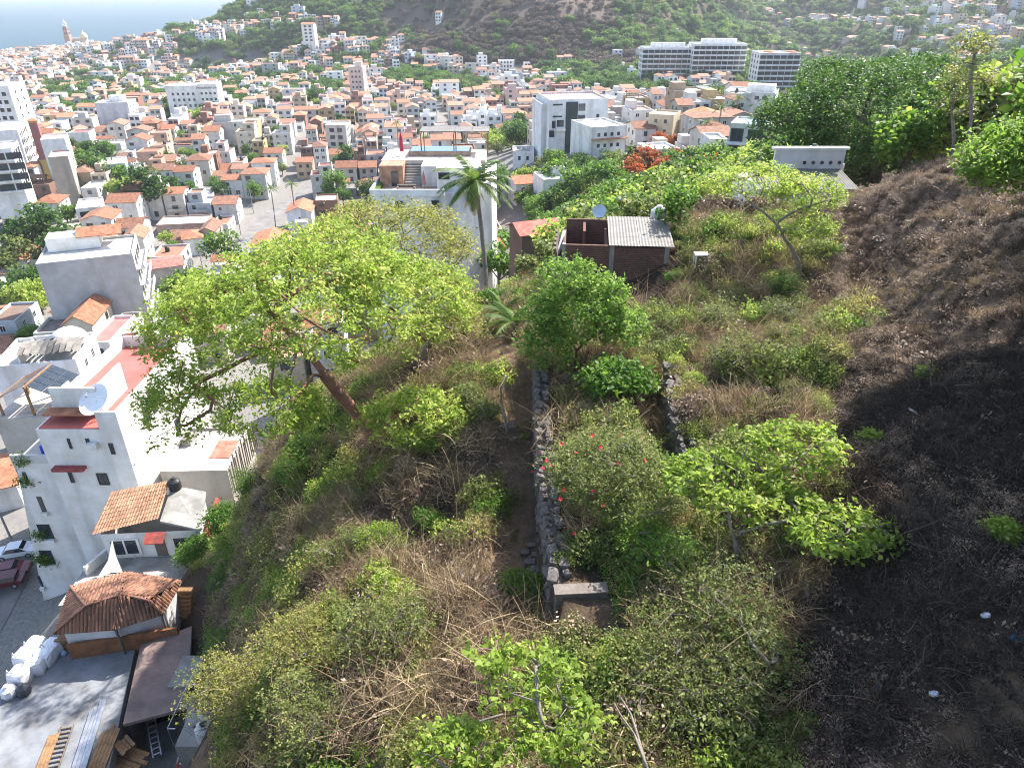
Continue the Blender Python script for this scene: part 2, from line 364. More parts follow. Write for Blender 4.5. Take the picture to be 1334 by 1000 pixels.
# ---------------------------------------------------------------- house builders
def _win_mesh(name, fm, gm2, bar=True):
    mb = MB(); t = .09
    mb.box(-.5, .5, -.07, .05, .5 - t, .5).box(-.5, .5, -.07, .05, -.5, -.5 + t).box(-.5, -.5 + t, -.07, .05, -.5 + t, .5 - t).box(.5 - t, .5, -.07, .05, -.5 + t, .5 - t)
    if bar: mb.box(-.03, .03, -.055, .03, -.5 + t, .5 - t)
    mb.cm = 1; mb.add([(-.5 + t, -.025, -.5 + t), (.5 - t, -.025, -.5 + t), (.5 - t, -.025, .5 - t), (-.5 + t, -.025, .5 - t)], [(0, 1, 2, 3)])
    return mb.mesh(name, [MATS[fm], MATS[gm2]])
WIN = _win_mesh('window', 'frame', 'glass'); WIND = _win_mesh('window', 'darkframe', 'glass')
def _open_mesh():
    mb = MB(); mb.cm = 0; mb.box(-.5, .5, -.02, .02, -.5, .5)
    return mb.mesh('window', [MATS['glass']])
OPEN = _open_mesh()
FACES = {'S': (0, -1, 0.0), 'E': (1, 0, math.pi / 2), 'W': (-1, 0, -math.pi / 2), 'N': (0, 1, math.pi)}
def window(root, face, w, d, u, z, ww, wh, me=None, name='window', depth=1.0, off=0.0):
    """window on one face of a box house; u along the face in metres from its middle"""
    nx_, ny_, rz = FACES[face]
    o = bpy.data.objects.new(name, me or WIN); COL.objects.link(o); o.parent = root
    if face in 'SN': loc = (u if face == 'S' else -u, ny_ * (d / 2 + off), z)
    else: loc = (nx_ * (w / 2 + off), u if face == 'E' else -u, z)
    o.location = loc; o.rotation_euler = (0, 0, rz); o.scale = (ww, depth, wh)
    return o
def wrows(root, face, w, d, n, floors, fh, ww, wh, z0=None, me=None, rnd=None, margin=.12, jit=0, skip=0.0):
    L = (w if face in 'SN' else d)
    for f in range(floors):
        for i in range(n):
            if rnd and rnd.random() < skip: continue
            u = (-.5 + margin + (1 - 2 * margin) * ((i + .5) / n)) * L
            window(root, face, w, d, u, (z0 if z0 is not None else fh * .55) + f * fh, ww, wh, me)
def box_walls(w, d, H, par=.5, th=.22, base=-3.0):
    """outer walls with a parapet standing above the roof deck"""
    mb = MB(); a, b = w / 2, d / 2; c, e = a - th, b - th
    V = [(-a,-b,base),(a,-b,base),(a,b,base),(-a,b,base),(-a,-b,H),(a,-b,H),(a,b,H),(-a,b,H),(-c,-e,H),(c,-e,H),(c,e,H),(-c,e,H),(-c,-e,H-par),(c,-e,H-par),(c,e,H-par),(-c,e,H-par)]
    Fc = [(0,1,5,4),(1,2,6,5),(2,3,7,6),(3,0,4,7),(4,5,9,8),(5,6,10,9),(6,7,11,10),(7,4,8,11),(8,9,13,12),(9,10,14,13),(10,11,15,14),(11,8,12,15)]
    return mb.add(V, Fc)
def flat_roof(w, d, z, th=.22):
    a, b = w / 2 - th + .005, d / 2 - th + .005
    return MB().box(-a, a, -b, b, z - .12, z)
def gable_parts(w, d, H, rise, along='x', over=.45, th=.16):
    """wall mesh with gables and a two-slope roof slab; ridge along x or y"""
    wl, rf = MB(), MB(); a, b = w / 2, d / 2
    if along == 'x':
        wl.add([(-a,-b,-3),(a,-b,-3),(a,b,-3),(-a,b,-3),(-a,-b,H),(a,-b,H),(a,b,H),(-a,b,H),(-a,0,H+rise),(a,0,H+rise)],
               [(0,1,5,4),(2,3,7,6),(1,2,6,9,5),(3,0,4,8,7)])
        s = rise / b; A, B = a + over, b + over; zl = H - s * over
        for sg in (-1, 1):
            rf.add([(-A,sg*B,zl+.03),(A,sg*B,zl+.03),(A,0,H+rise+.03),(-A,0,H+rise+.03),(-A,sg*B,zl+th),(A,sg*B,zl+th),(A,0,H+rise+th),(-A,0,H+rise+th)],
                   [(3,2,1,0),(4,5,6,7),(0,1,5,4),(1,2,6,5),(3,0,4,7)] if sg < 0 else [(0,1,2,3),(7,6,5,4),(4,5,1,0),(5,6,2,1),(7,4,0,3)])
    else:
        wl.add([(-a,-b,-3),(a,-b,-3),(a,b,-3),(-a,b,-3),(-a,-b,H),(a,-b,H),(a,b,H),(-a,b,H),(0,-b,H+rise),(0,b,H+rise)],
               [(0,1,5,8,4),(2,3,7,9,6),(1,2,6,5),(3,0,4,7)])
        s = rise / a; A, B = a + over, b + over; zl = H - s * over
        for sg in (-1, 1):
            rf.add([(sg*A,-B,zl+.03),(sg*A,B,zl+.03),(0,B,H+rise+.03),(0,-B,H+rise+.03),(sg*A,-B,zl+th),(sg*A,B,zl+th),(0,B,H+rise+th),(0,-B,H+rise+th)],
                   [(0,1,2,3),(7,6,5,4),(4,5,1,0),(5,6,2,1),(7,4,0,3)] if sg < 0 else [(3,2,1,0),(4,5,6,7),(0,1,5,4),(1,2,6,5),(3,0,4,7)])
    return wl, rf
def hip_parts(w, d, H, rise, over=.5, th=.15):
    wl = MB(); a, b = w / 2, d / 2
    wl.add([(-a,-b,-3),(a,-b,-3),(a,b,-3),(-a,b,-3),(-a,-b,H),(a,-b,H),(a,b,H),(-a,b,H)], [(0,1,5,4),(1,2,6,5),(2,3,7,6),(3,0,4,7)])
    A, B = a + over, b + over; rl = max(A - B, .05); rw = max(B - A, .0)
    z0 = H - .12
    top = [(-rl, -rw, H + rise), (rl, rw, H + rise)] if A >= B else [(0, -rw, H + rise), (0, rw, H + rise)]
    rf = MB(); V = [(-A,-B,z0),(A,-B,z0),(A,B,z0),(-A,B,z0),(-A,-B,z0+th),(A,-B,z0+th),(A,B,z0+th),(-A,B,z0+th)] + top
    if A >= B: Fc = [(4,5,9,8),(5,6,9),(6,7,8,9),(7,4,8)]
    else: Fc = [(4,5,8),(5,6,9,8),(6,7,9),(7,4,8,9)]
    rf.add(V, Fc + [(3,2,1,0),(0,1,5,4),(1,2,6,5),(2,3,7,6),(3,0,4,7)])
    return wl, rf
OCC = []            # footprints already taken: x, y, radius
LANDS = []          # named landmarks used to tell the small houses apart
def occ(x, y, r, nm=None):
    OCC.append((x, y, r))
    if nm: LANDS.append((x, y, nm))
WHITE = (.80, .79, .77); OFF = (.70, .68, .63); CREAM = (.66, .56, .40); PINK = (.62, .38, .33); GREY = (.42, .41, .40); REDO = (.48, .155, .12); TERRA = (.47, .205, .115); BRICK = (.3, .15, .10)
def flat_house(label, x, y, yaw, w, d, zb, zt, wall=WHITE, roof=OFF, par=.5, name='house', cat='house', group=None):
    root = thing(name, label, cat, (x, y, zb), yaw, group); H = zt - zb
    box_walls(w, d, H, par).build('wall', MATS['wall'], root, color=wall)
    flat_roof(w, d, H - par).build('roof', MATS['deck'], root, color=roof)
    return root
def tile_house(label, x, y, yaw, w, d, zb, zt, rise=1.3, kind='gx', wall=WHITE, roof=TERRA, name='house', cat='house', group=None, over=.45):
    root = thing(name, label, cat, (x, y, zb), yaw, group); H = zt - zb
    wl, rf = hip_parts(w, d, H, rise, over) if kind == 'hip' else gable_parts(w, d, H, rise, kind[1], over)
    wl.build('wall', MATS['wall'], root, color=wall); rf.build('roof', MATS['tile'], root, color=roof)
    return root
def corner(fl, z, fr, d):
    """footprint of a roof seen in the photo: front-left pixel at depth z, front-right pixel at the same height, depth d behind"""
    A = P(fl[0], fl[1], z); B = Q(fr[0], fr[1], A.z)
    e = Vector((B.x - A.x, B.y - A.y)); w = e.length; yaw = math.atan2(e.y, e.x)
    lim = math.radians(24 if z < 300 else 9)
    if abs(yaw) > lim:
        yaw = math.copysign(lim, yaw); cs, sn = math.cos(yaw), math.sin(yaw); u2 = (fr[0] - 667) / F
        t = (u2 * z - A.x) / (cs - u2 * sn * CT); B = A + Vector((t * cs, t * sn, 0)); w = t
    n = Vector((-math.sin(yaw), math.cos(yaw)))
    c = Vector((A.x + B.x, A.y + B.y)) / 2 + n * d / 2
    return c.x, c.y, yaw, w, A.z
def base_z(x, y, w, d, yaw=0):
    c, s = math.cos(yaw), math.sin(yaw)
    xs = [x + c * i * w / 2 - s * j * d / 2 for i in (-1, 0, 1) for j in (-1, 0, 1)]; ys = [y + s * i * w / 2 + c * j * d / 2 for i in (-1, 0, 1) for j in (-1, 0, 1)]
    return float(height(xs, ys).min())
def landmark(label, fl, z, fr, d, wall=WHITE, roof=OFF, nm=None, kind='flat', cat='house', name='house', par=.5, rise=1.3, zt=None, zb=None, rad=None, over=.45):
    x, y, yaw, w, ztop = corner(fl, z, fr, d)
    zt = ztop if zt is None else zt
    zb = base_z(x, y, w, d, yaw) if zb is None else zb
    occ(x, y, rad or .5 * math.hypot(w, d) * .85, nm)
    if kind == 'flat': r_ = flat_house(label, x, y, yaw, w, d, zb, zt, wall, roof, par, name, cat)
    else: r_ = tile_house(label, x, y, yaw, w, d, zb, zt, rise, kind, wall, roof, name, cat, over=over)
    return r_, w, d, zt - zb
# ---------------------------------------------------------------- landmarks of the town
DEBUG = []
def lm(*a, **k):
    r_ = landmark(*a, **k); DEBUG.append((a[0][:40], round(r_[1], 1), round(r_[3], 1))); return r_
# --- white apartment house at the foot of the hill (red roof terrace, satellite dish, planted balconies)
YF = 54.0
def onY(px, py, Y):
    v = (py - 500) / F; return P(px, py, Y / (CT - v * ST))
Rr = onY(150, 537, YF); Bl = onY(50, 790, YF); Tl = onY(16, 606, YF)
wb = thing('apartment_house', 'tall white apartment house with red roof terrace, satellite dish and planted balconies', 'apartment house', (Rr.x, YF, Bl.z))
ZB = Bl.z - 0
Htop = Rr.z - ZB; wx = Rr.x
xs_main = onY(62, 600, YF).x - wx            # main block left edge
mid_y = 17.0
# main block: front wall with a lower-left red terrace
H1 = onY(95, 559, YF).z - ZB
mb = MB(); a0 = xs_main
xr0 = onY(122, 537, YF).x - wx
mb.prism([(a0, 0), (0, 0), (0, mid_y), (a0, mid_y)], -2, H1)
mb.build('wall', MATS['wall'], wb, color=WHITE)
mb = MB()                                     # raised right-hand parapet that hides the terrace
mb.box(xr0, 0, 0, .25, H1, Htop).box(-.25, 0, .25, mid_y, H1, Htop).box(a0, a0 + .25, 3.0, mid_y, H1, Htop - .6).box(a0 + .25, -.25, mid_y - .25, mid_y, H1, H1 + 1.3)
mb.build('parapet', MATS['wall'], wb, color=WHITE)
MB().box(a0 + .3, -.3, .05, mid_y - .3, H1 + .004, H1 + .12).build('terrace', MATS['deck'], wb, color=(.50, .13, .11))
# stair box on the roof
mb = MB(); sx = a0 + .8; mb.box(sx, sx + 4.2, 2.2, 2.45, H1 + .12, H1 + 3.0).box(sx + 4.0, sx + 4.2, 2.45, 7.2, H1 + .12, H1 + 3.0).box(sx, sx + .2, 2.45, 5.0, H1 + .12, H1 + 2.2)
mb.build('roof_room', MATS['wall'], wb, color=WHITE)
MB().box(sx - .4, sx + 4.0, .8, 2.15, H1 + .9, H1 + 1.02).build('roof_room', MATS['tile'], wb, color=TERRA)
for k, px_ in enumerate((a0 + 3.4, -1.2)):
    MB().box(px_ - .35, px_ + .35, mid_y - 1.2, mid_y - .4, H1 + .12, H1 + 2.0).build('chimney', MATS['wall'], wb, color=PINK)
# left wing that widens downwards, with the planted balcony openings
fl_z = [H1 - 3.2 - 3.35 * i for i in range(7)]
def wing_x(z): return Bl.x - wx + (Tl.x - Bl.x) * (z / (Tl.z - ZB))
ztop_w = Tl.z - ZB
mb = MB(); n_ = 7.0
mb.add([(wing_x(0), .5, -2), (a0, .5, -2), (a0, .5, ztop_w), (wing_x(ztop_w), .5, ztop_w), (wing_x(0), 11, -2), (a0, 11, -2), (a0, 11, ztop_w), (wing_x(ztop_w), 11, ztop_w)],
       [(0, 1, 2, 3), (3, 2, 6, 7), (7, 4, 0, 3), (5, 4, 7, 6)])
mb.build('wing', MATS['wall'], wb, color=WHITE)
for i, (pxa, pxb, pya, pyb) in enumerate([(47, 62, 647, 669), (47, 72, 683, 704), (50, 74, 717, 737), (48, 58, 750, 766), (28, 40, 615, 633)]):
    A = onY(pxa, pya, YF + .45); B = onY(pxb, pyb, YF + .45)
    z1, z0 = A.z - ZB, B.z - ZB; x0, x1 = A.x - wx, B.x - wx
    op = MB().box(x0, x1, .44, .9, z0, z1).build('balcony', MATS['glass'], wb)
    MB().box(x0 - .1, x1 + .1, .2, .5, z0 - .15, z0 + .25).build('balcony_ledge', MATS['wall'], op, color=WHITE)
# roof garden of the wing with blue slide wall and parapet
MB().box(wing_x(ztop_w) - .2, a0 - .02, .3, .55, ztop_w, ztop_w + .9).build('parapet', MATS['wall'], wb, color=(.6, .6, .58))
MB().box(wing_x(ztop_w), a0 - .02, .56, 11, ztop_w + .004, ztop_w + .1).build('wing_roof', MATS['deck'], wb, color=(.45, .43, .4))
MB().box(a0 - 1.0, a0 - .3, .9, 6.0, ztop_w + .1, ztop_w + 1.5).build('blue_wall', MATS['paint'], wb, color=(.02, .06, .45))
def onwin(px0, py0, px1, py1, me=WIND):
    A, B = onY(px0, py0, YF), onY(px1, py1, YF)
    o = bpy.data.objects.new('window', me); COL.objects.link(o); o.parent = wb
    o.location = ((A.x + B.x) / 2 - wx, -.01, (A.z + B.z) / 2 - ZB); o.scale = (abs(B.x - A.x), 1, abs(A.z - B.z)); return o
for q in ((87, 571, 95, 584), (111, 571, 120, 584), (141, 577, 151, 591), (88, 614, 98, 628), (125, 616, 144, 631)): onwin(*q)
A = onY(115, 577, YF); MB().box(A.x - wx, A.x - wx + .9, -.45, -.02, A.z - ZB - .5, A.z - ZB + .15).build('air_conditioner', MATS['frame'], wb)
A, B = onY(70, 602, YF), onY(113, 608, YF)
MB().box(A.x - wx, B.x - wx, -.7, -.01, B.z - ZB - .1, B.z - ZB + .2).build('awning', MATS['tile'], wb, color=(.4, .08, .08))
for yy, zz in ((4.5, H1 - 1.2), (6.3, H1 - 1.2), (9.5, H1 - 5.5), (12.5, H1 - 1.2)):
    o = bpy.data.objects.new('window', WIND); COL.objects.link(o); o.parent = wb; o.location = (.01, yy, zz); o.rotation_euler = (0, 0, math.pi / 2); o.scale = (1.0, 1, 1.5)
mb = MB(); mb.box(.0, .12, .3, mid_y - .3, H1 - 4.1, H1 - 3.95); mb.build('drain_pipe', MATS['frame'], wb)
occ(wx - 8, YF + 8, 11, 'the tall white apartment house')
# satellite dish stands on the terrace
dsh = thing('satellite_dish', 'large white satellite dish on the red roof terrace', 'satellite dish', (onY(118, 545, YF).x, YF + 1.6, ZB + H1 + .12))
k = 28; mb = MB(); rings = [(0, 0), (.45, .03), (.9, .13), (1.3, .29), (1.55, .43)]
V = [(r_ * math.cos(2 * math.pi * j / k), r_ * math.sin(2 * math.pi * j / k), h_) for r_, h_ in rings[1:] for j in range(k)]
R_ = Matrix.Rotation(math.radians(38), 4, 'X') @ Matrix.Rotation(math.radians(-16), 4, 'Y')
V = [R_ @ Vector(v) + Vector((0, 0, 1.9)) for v in V] + [R_ @ Vector((0, 0, 0)) + Vector((0, 0, 1.9))]
c0 = len(V) - 1
mb.add(V, [(c0, (j + 1) % k, j) for j in range(k)][::1] + [(i * k + j, i * k + (j + 1) % k, (i + 1) * k + (j + 1) % k, (i + 1) * k + j) for i in range(3) for j in range(k)])
mb.build('reflector', MATS['paint'], dsh, smooth=True, color=(.82, .82, .82))
MB().tube([(0, 0, 0), (0, 0, 1.9)], .07).tube([(.6, .4, 0), (0, 0, 1.3)], .04).tube([(-.6, .4, 0), (0, 0, 1.3)], .04).build('stand', MATS['steel'], dsh)
fe = R_ @ Vector((0, 0, 1.2)) + Vector((0, 0, 1.9)); e1 = R_ @ Vector((1.4, 0, .4)) + Vector((0, 0, 1.9)); e2 = R_ @ Vector((-1.0, 1.0, .4)) + Vector((0, 0, 1.9))
MB().tube([e1, fe], .025, 5).tube([e2, fe], .025, 5).lathe([(.1, -.1), (.12, .1)], 8, fe).build('feed_horn', MATS['steel'], dsh)

# --- grey blind wall block
g, w, d, H = lm('apartment block with huge blank grey end wall', (46, 344), 128, (172, 330), 13, (.50, .50, .50), OFF, 'the blank grey wall', name='apartment_block', cat='apartment block')
for f in range(5):
    z_ = H - 2.4 - 3.15 * f
    bal = MB().box(w / 2, w / 2 + 1.5, -d / 2 + .3, d / 2 - .3, z_ - 1.0, z_ - .82).box(w / 2 + 1.35, w / 2 + 1.5, -d / 2 + .3, d / 2 - .3, z_ - .82, z_ - .1).build('balcony', MATS['wall'], g, color=WHITE)
    for q in (-3.5, 0, 3.5): window(g, 'E', w, d, q, z_ + .1, 2.0, 1.9, WIND)
MB().box(-w / 2 + 1, w / 2 - 6, 1, d / 2 - 1, H - .4, H + 2.2).build('roof_room', MATS['wall'], g, color=WHITE)
wl, rf = gable_parts(7, 5, 2.2, 1, 'x'); o = rf.build('roof', MATS['tile'], g, color=TERRA); o.location = (2.2, 3.4, H - .1)
# --- long warehouse wall and shaded roof in front of it
g, w, d, H = lm('long white house with grey tarpaulin over its roof', (-12, 478), 94, (98, 468), 9, (.74, .75, .78), (.55, .54, .5), 'the grey tarpaulin roof')
mb = MB()
for i in range(9):
    x0 = -w * .18 + i * .85
    pts = [(x0 + t_ * .85, -d / 2 + .3 + s_ * 4.8, H + 1.1 + .25 * math.sin(3 * (t_ + s_) + i) + .55 * math.sin(math.pi * s_)) for s_ in (0, .33, .66, 1) for t_ in (0, 1)]
    mb.add(pts, [(0, 1, 3, 2), (2, 3, 5, 4), (4, 5, 7, 6)])
mb.build('tarpaulin', MATS['metal_sheet'], g, color=None)
MB().box(-w * .18, w * .2, d / 2 - 2.6, d / 2 - 2.4, H - .5, H + 1.1).box(-w * .18, -w * .18 + .15, -d / 2 + .4, d / 2 - 2.6, H - .5, H + .9).build('roof_room', MATS['wall'], g, color=WHITE)
mb = MB(); mb.lathe([(2.6, 0), (2.5, .7), (2.1, 1.5), (1.3, 2.1), (.3, 2.35)], 20, (w * .25, 2.0, H - .4)); mb.build('dome', MATS['wall'], g, color=OFF, smooth=True)
for q in (-1.5, 1.6): window(g, 'E', w, d, q, H - 2, 1.1, 1.5)
g, w, d, H = lm('white house with bright red flat roof against the blank grey wall', (112, 446), 116, (142, 445), 11, WHITE, (.62, .18, .16), None)
wrows(g, 'S', w, d, 1, 2, 3, 1.5, 1.4, H - 4.7); wrows(g, 'E', w, d, 3, 2, 3, 1.1, 1.3, H - 4.7)
g, w, d, H = lm('low house with salmon flat roof below the blank grey wall', (144, 462), 114, (178, 452), 8, PINK, (.62, .26, .2), None)
wrows(g, 'E', w, d, 2, 1, 3, 1.1, 1.3, H - 2)
g, w, d, H = lm('low brick house with worn terracotta roof beside the red terrace', (150, 486), 104, (190, 470), 8, BRICK, (.45, .2, .12), None, kind='gx', rise=.9)
# pergola with solar panels
A = P(18, 508, 76)
pg = thing('pergola', 'wooden roof pergola carrying two slopes of dark glass panels', 'pergola', (A.x, A.y, gz(A.x, A.y)))
pz = A.z - gz(A.x, A.y)
for sx_, tilt in ((0, .45), (3.4, -.45)):
    for i in range(2):
        for j in range(4):
            o = MB().box(-.78, .78, -.58, .58, 0, .05).build('panel', MATS['glass'], pg)
            o.location = (sx_ + (i - .5) * 1.62 * math.cos(tilt), j * 1.22, pz + (i - .5) * 1.62 * math.sin(tilt) * 1 + .1); o.rotation_euler = (0, -tilt, 0)
mb = MB()
for x0 in (-1.7, 1.7, 5.1):
    zt_ = pz + (.75 if x0 == 1.7 else -.75)
    mb.box(x0 - .1, x0 + .1, -.8, 4.4, zt_ - .1, zt_ + .05)
    for yy in (-.6, 4.1): mb.box(x0 - .1, x0 + .1, yy - .1, yy + .1, -1, zt_ - .1)
mb.build('frame', MATS['wood'], pg)
MB().box(-2.4, 6.2, -1.2, 5.4, -2, pz - 2.8).build('base', MATS['wall'], pg, color=(.5, .45, .4))
occ(A.x + 2, A.y + 2, 5)

# --- white villa block with the roof pool behind the palm
z0v = P(481, 247, 95).z
vA, vB = P(481, 247, 95), Q(579, 246, z0v)
vC = Q(640, 228, z0v + 0); vD = Q(604, 178, z0v)
vb = thing('villa', 'white villa block with stepped roof terraces, pool and slatted shade roof', 'villa', (vA.x, vA.y, base_z(vA.x + 6, vA.y + 6, 10, 10)))
ZV = vb.location.z
def vl(p): return (p.x - vA.x, p.y - vA.y)
foot = [vl(vA), vl(vB), vl(vC), (vl(vC)[0] + .5, vl(vC)[1] + 12), (vl(vA)[0] - .5, vl(vC)[1] + 12)]
Hv = z0v - ZV
MB().prism(foot, -3, Hv - .9).build('wall', MATS['wall'], vb, color=(.78, .79, .8))
mb = MB(); fw = vl(vB)[0]
mb.box(0, fw, 0, .22, Hv - .9, Hv).box(0, .22, .22, 8.0, Hv - .9, Hv).box(fw - .22, fw, .22, 3.0, Hv - .9, Hv)
mb.build('parapet', MATS['wall'], vb, color=(.78, .79, .8))
MB().box(.25, fw - .25, .25, 7.9, Hv - .896, Hv - .8).build('terrace', MATS['deck'], vb, color=(.5, .34, .26))
MB().box(.3, 1.0, .5, 7.5, Hv - .8, Hv - .35).build('planter', MATS['leaf_lime'], vb)
# upper volume: stairs, brick core and pool terrace
MB().box(.6, 3.9, 5.2, 9.0, Hv - .8, Hv + 2.0).build('brick_core', MATS['tile'], vb, color=(.5, .3, .2))
dr = MB().box(2.2, 3.2, 5.1, 5.19, Hv - .8, Hv + 1.2).build('door', MATS['glass'], vb)
for i in range(9): MB().box(4.0, 6.4, 5.2 + i * .36, 5.56 + i * .36, Hv - .8, Hv - .6 + i * .29).build('step', MATS['concrete'], vb)
MB().box(6.5, fw + 4.6, 4.8, 8.4, Hv - .896, Hv + 2.0).build('upper_wall', MATS['wall'], vb, color=WHITE)
MB().box(fw - 1.2, fw + 4.9, 2.6, 4.8, Hv - .898, Hv + 2.3).build('upper_wall', MATS['wall'], vb, color=WHITE)
o = bpy.data.objects.new('window', WIND); COL.objects.link(o); o.parent = vb; o.location = (fw - .2, 2.59, Hv + 1.2); o.scale = (1.5, 1, .9)
MB().box(.4, fw + 5.2, 8.5, 16.0, Hv - 2, Hv + 2.05).build('pool_terrace', MATS['wall'], vb, color=(.72, .62, .52))
MB().box(4.0, fw + 3.0, 11.2, 15.2, Hv + 2.0, Hv + 2.7).build('pool_wall', MATS['tile'], vb, color=(.5, .35, .26))
MB().box(4.2, fw + 2.8, 11.4, 15.0, Hv + 2.72, Hv + 2.76).build('pool_water', MATS['pool'], vb)
shade = []
for i in range(4):
    MB().box(5.6 + i * 2.55, 5.6 + i * 2.55 + 2.5, 12.6, 16.6, Hv + 5.2, Hv + 5.3).build('shade_panel', MATS['metal_sheet'], vb)
for x0 in (5.7, 10.5, 15.4):
    for y0 in (12.2, 16.2): MB().box(x0, x0 + .16, y0, y0 + .16, Hv + 2.0, Hv + 5.0).build('shade_post', MATS['wood'], vb)
    MB().box(x0, x0 + .16, 12.0, 16.8, Hv + 5.0, Hv + 5.18).build('shade_beam', MATS['wood'], vb)
for px_, py_, z_ in ((520, 268, 88), (567, 267, 88)):
    A = onY(px_, py_, vA.y); window(vb, 'S', 0, 0, A.x - vA.x, A.z - ZV, 1.0, 1.25, WIND).location.y = -.01
o = bpy.data.objects.new('window', OPEN); COL.objects.link(o)
o.parent = vb; q0, q1 = Vector((*vl(vB), 0)), Vector((*vl(vC), 0)); m_ = q0.lerp(q1, .95); dv = (q1 - q0).normalized()
o.location = (m_.x + dv.y * .03, m_.y - dv.x * .03, Hv - 12); o.rotation_euler = (0, 0, math.atan2(dv.y, dv.x)); o.scale = (.5, 1, 1.2)
for (lx, ly, h_, cl, lab) in ((7.0, 3.2, 2.4, (.30, .16, .16), 'folded brown parasol on the lower villa terrace'), (3.0, 11.5, 3.3, (.42, .03, .06), 'folded crimson parasol beside the villa roof pool')):
    pz_ = ZV + Hv + (-.8 if ly < 5 else 2.05)
    pr = thing('parasol', lab, 'parasol', (vA.x + lx, vA.y + ly, pz_))
    MB().tube([(0, 0, 0), (0, 0, h_ + .2)], .04, 6).build('pole', MATS['wood'], pr)
    MB().lathe([(.34, .7), (.30, 1.0), (.24, h_ * .75), (.05, h_)], 10).build('canopy', MATS['paint'], pr, color=cl)
tb = thing('outdoor_sofa', 'dark outdoor sofa set on the lower villa terrace', 'sofa', (vA.x + 4.6, vA.y + 2.3, ZV + Hv - .8))
MB().box(-1.3, 1.3, .5, .9, 0, .75).build('backrest', MATS['oldwood'], tb); MB().box(-1.3, 1.3, -.3, .5, .12, .42).build('seat', MATS['oldwood'], tb)
for sx_ in (-1.25, 1.05): MB().box(sx_, sx_ + .2, -.3, .5, 0, .6).build('armrest', MATS['oldwood'], tb)
occ(vA.x + 5, vA.y + 7, 15, 'the white villa block')

# --- hotel with the roof sign
g, w, d, H = lm('white hotel block with square windows and dark roof sign', (214, 112), 410, (258, 108), 14, WHITE, OFF, 'the white hotel', name='hotel', cat='hotel')
wrows(g, 'S', w, d, 5, 4, 3.2, 1.3, 1.4, H - 14.2, OPEN)
w2 = 10.5
hx = w / 2 + w2 / 2
o = box_walls(w2, 15, H + 1.0).build('tower', MATS['wall'], g, color=WHITE); o.location = (hx, -1.6, 0)
o = flat_roof(w2, 15, H + .5).build('tower_roof', MATS['deck'], g, color=OFF); o.location = (hx, -1.6, 0)
for f in range(5):
    for i in range(4):
        o = bpy.data.objects.new('window', OPEN); COL.objects.link(o); o.parent = g; o.location = (hx - 3.6 + i * 2.4, -9.14, H - 4.2 - f * 3.2); o.scale = (1.2, 1, 1.3)
def text(body, size, m, parent, loc, rot, name='lettering', ext=.02):
    cu = bpy.data.curves.new(name, 'FONT'); cu.body = body; cu.size = size; cu.extrude = ext; cu.align_x = 'CENTER'; cu.align_y = 'CENTER'
    cu.materials.append(MATS[m]); ob_ = bpy.data.objects.new(name, cu); me = bpy.data.meshes.new_from_object(ob_); bpy.data.objects.remove(ob_)
    o = bpy.data.objects.new(name, me); COL.objects.link(o); o.parent = parent; o.location = loc; o.rotation_euler = rot; return o
text('PANORAMA INN', 1.6, 'darkframe', g, (hx, -9.2, H - 1.3), (math.pi / 2, 0, 0))
# --- plain grey block
g, w, d, H = lm('plain pale grey block with blank wall and terracotta tower', (123, 134), 370, (166, 131), 14, (.58, .6, .64), OFF, 'the plain pale grey block', name='apartment_block', cat='apartment block')
MB().box(-3, 4, 0, 5, H - .4, H + 2.5).build('roof_room', MATS['wall'], g, color=WHITE); wrows(g, 'E', w, d, 4, 4, 3.2, 1.3, 1.4, H - 12)
# --- white tower blocks at the left edge
g, w, d, H = lm('white tower block with plain side wall near the yellow tower', (-25, 112), 300, (10, 106), 16, WHITE, OFF, 'the white tower block', name='tower_block', cat='tower block')
wrows(g, 'S', w, d, 3, 9, 3.2, 1.6, 1.5, H - 29, WIND); wrows(g, 'E', w, d, 2, 5, 3.2, 1.2, 1.3, H - 16, OPEN)
g, w, d, H = lm('white terraced hotel with rows of deep balconies', (-28, 172), 262, (22, 161), 22, WHITE, (.75, .74, .72), 'the terraced balcony hotel', name='hotel', cat='hotel')
for f in range(6):
    z_ = H - 2.6 - f * 3.2
    for face in ('E',):
        for q in (-7, -3.5, 0, 3.5, 7):
            window(g, face, w, d, q, z_, 2.6, 2.1, OPEN)
            b_ = MB().box(w / 2, w / 2 + 1.4, q - 1.6, q + 1.6, z_ - 1.3, z_ - 1.1).box(w / 2 + 1.2, w / 2 + 1.4, q - 1.6, q + 1.6, z_ - 1.1, z_ - .3).build('balcony', MATS['wall'], g, color=WHITE)
g, w, d, H = lm('white block with long dark balcony bands at the edge of town', (-30, 196), 215, (14, 182), 14, WHITE, (.6, .6, .58), None, name='apartment_block', cat='apartment block')
for f in range(4):
    z_ = H - 2.3 - f * 3.1
    for q in (-4.6, 0, 4.6): window(g, 'S', w, d, q, z_, 4.2, 2.0, WIND)
    MB().box(-w / 2, w / 2, -d / 2 - 1.0, -d / 2, z_ - 1.5, z_ - 1.05).build('balcony', MATS['wall'], g, color=WHITE)
    for q in (-4, 0, 4): window(g, 'E', w, d, q, z_, 2.8, 1.8, WIND)
# --- slim yellow and maroon tower
g, w, d, H = lm('slim ochre and maroon stair tower with tiled hip roof', (36, 158), 265, (47, 156), 3.4, (.55, .38, .14), TERRA, 'the slim ochre tower', kind='hip', name='tower', cat='tower', rise=.8)
MB().box(-w / 2 - .03, w / 2 + .03, -d / 2 - .03, d / 2 + .03, H * .42, H * .97).build('upper_panel', MATS['wall'], g, color=(.3, .13, .12))
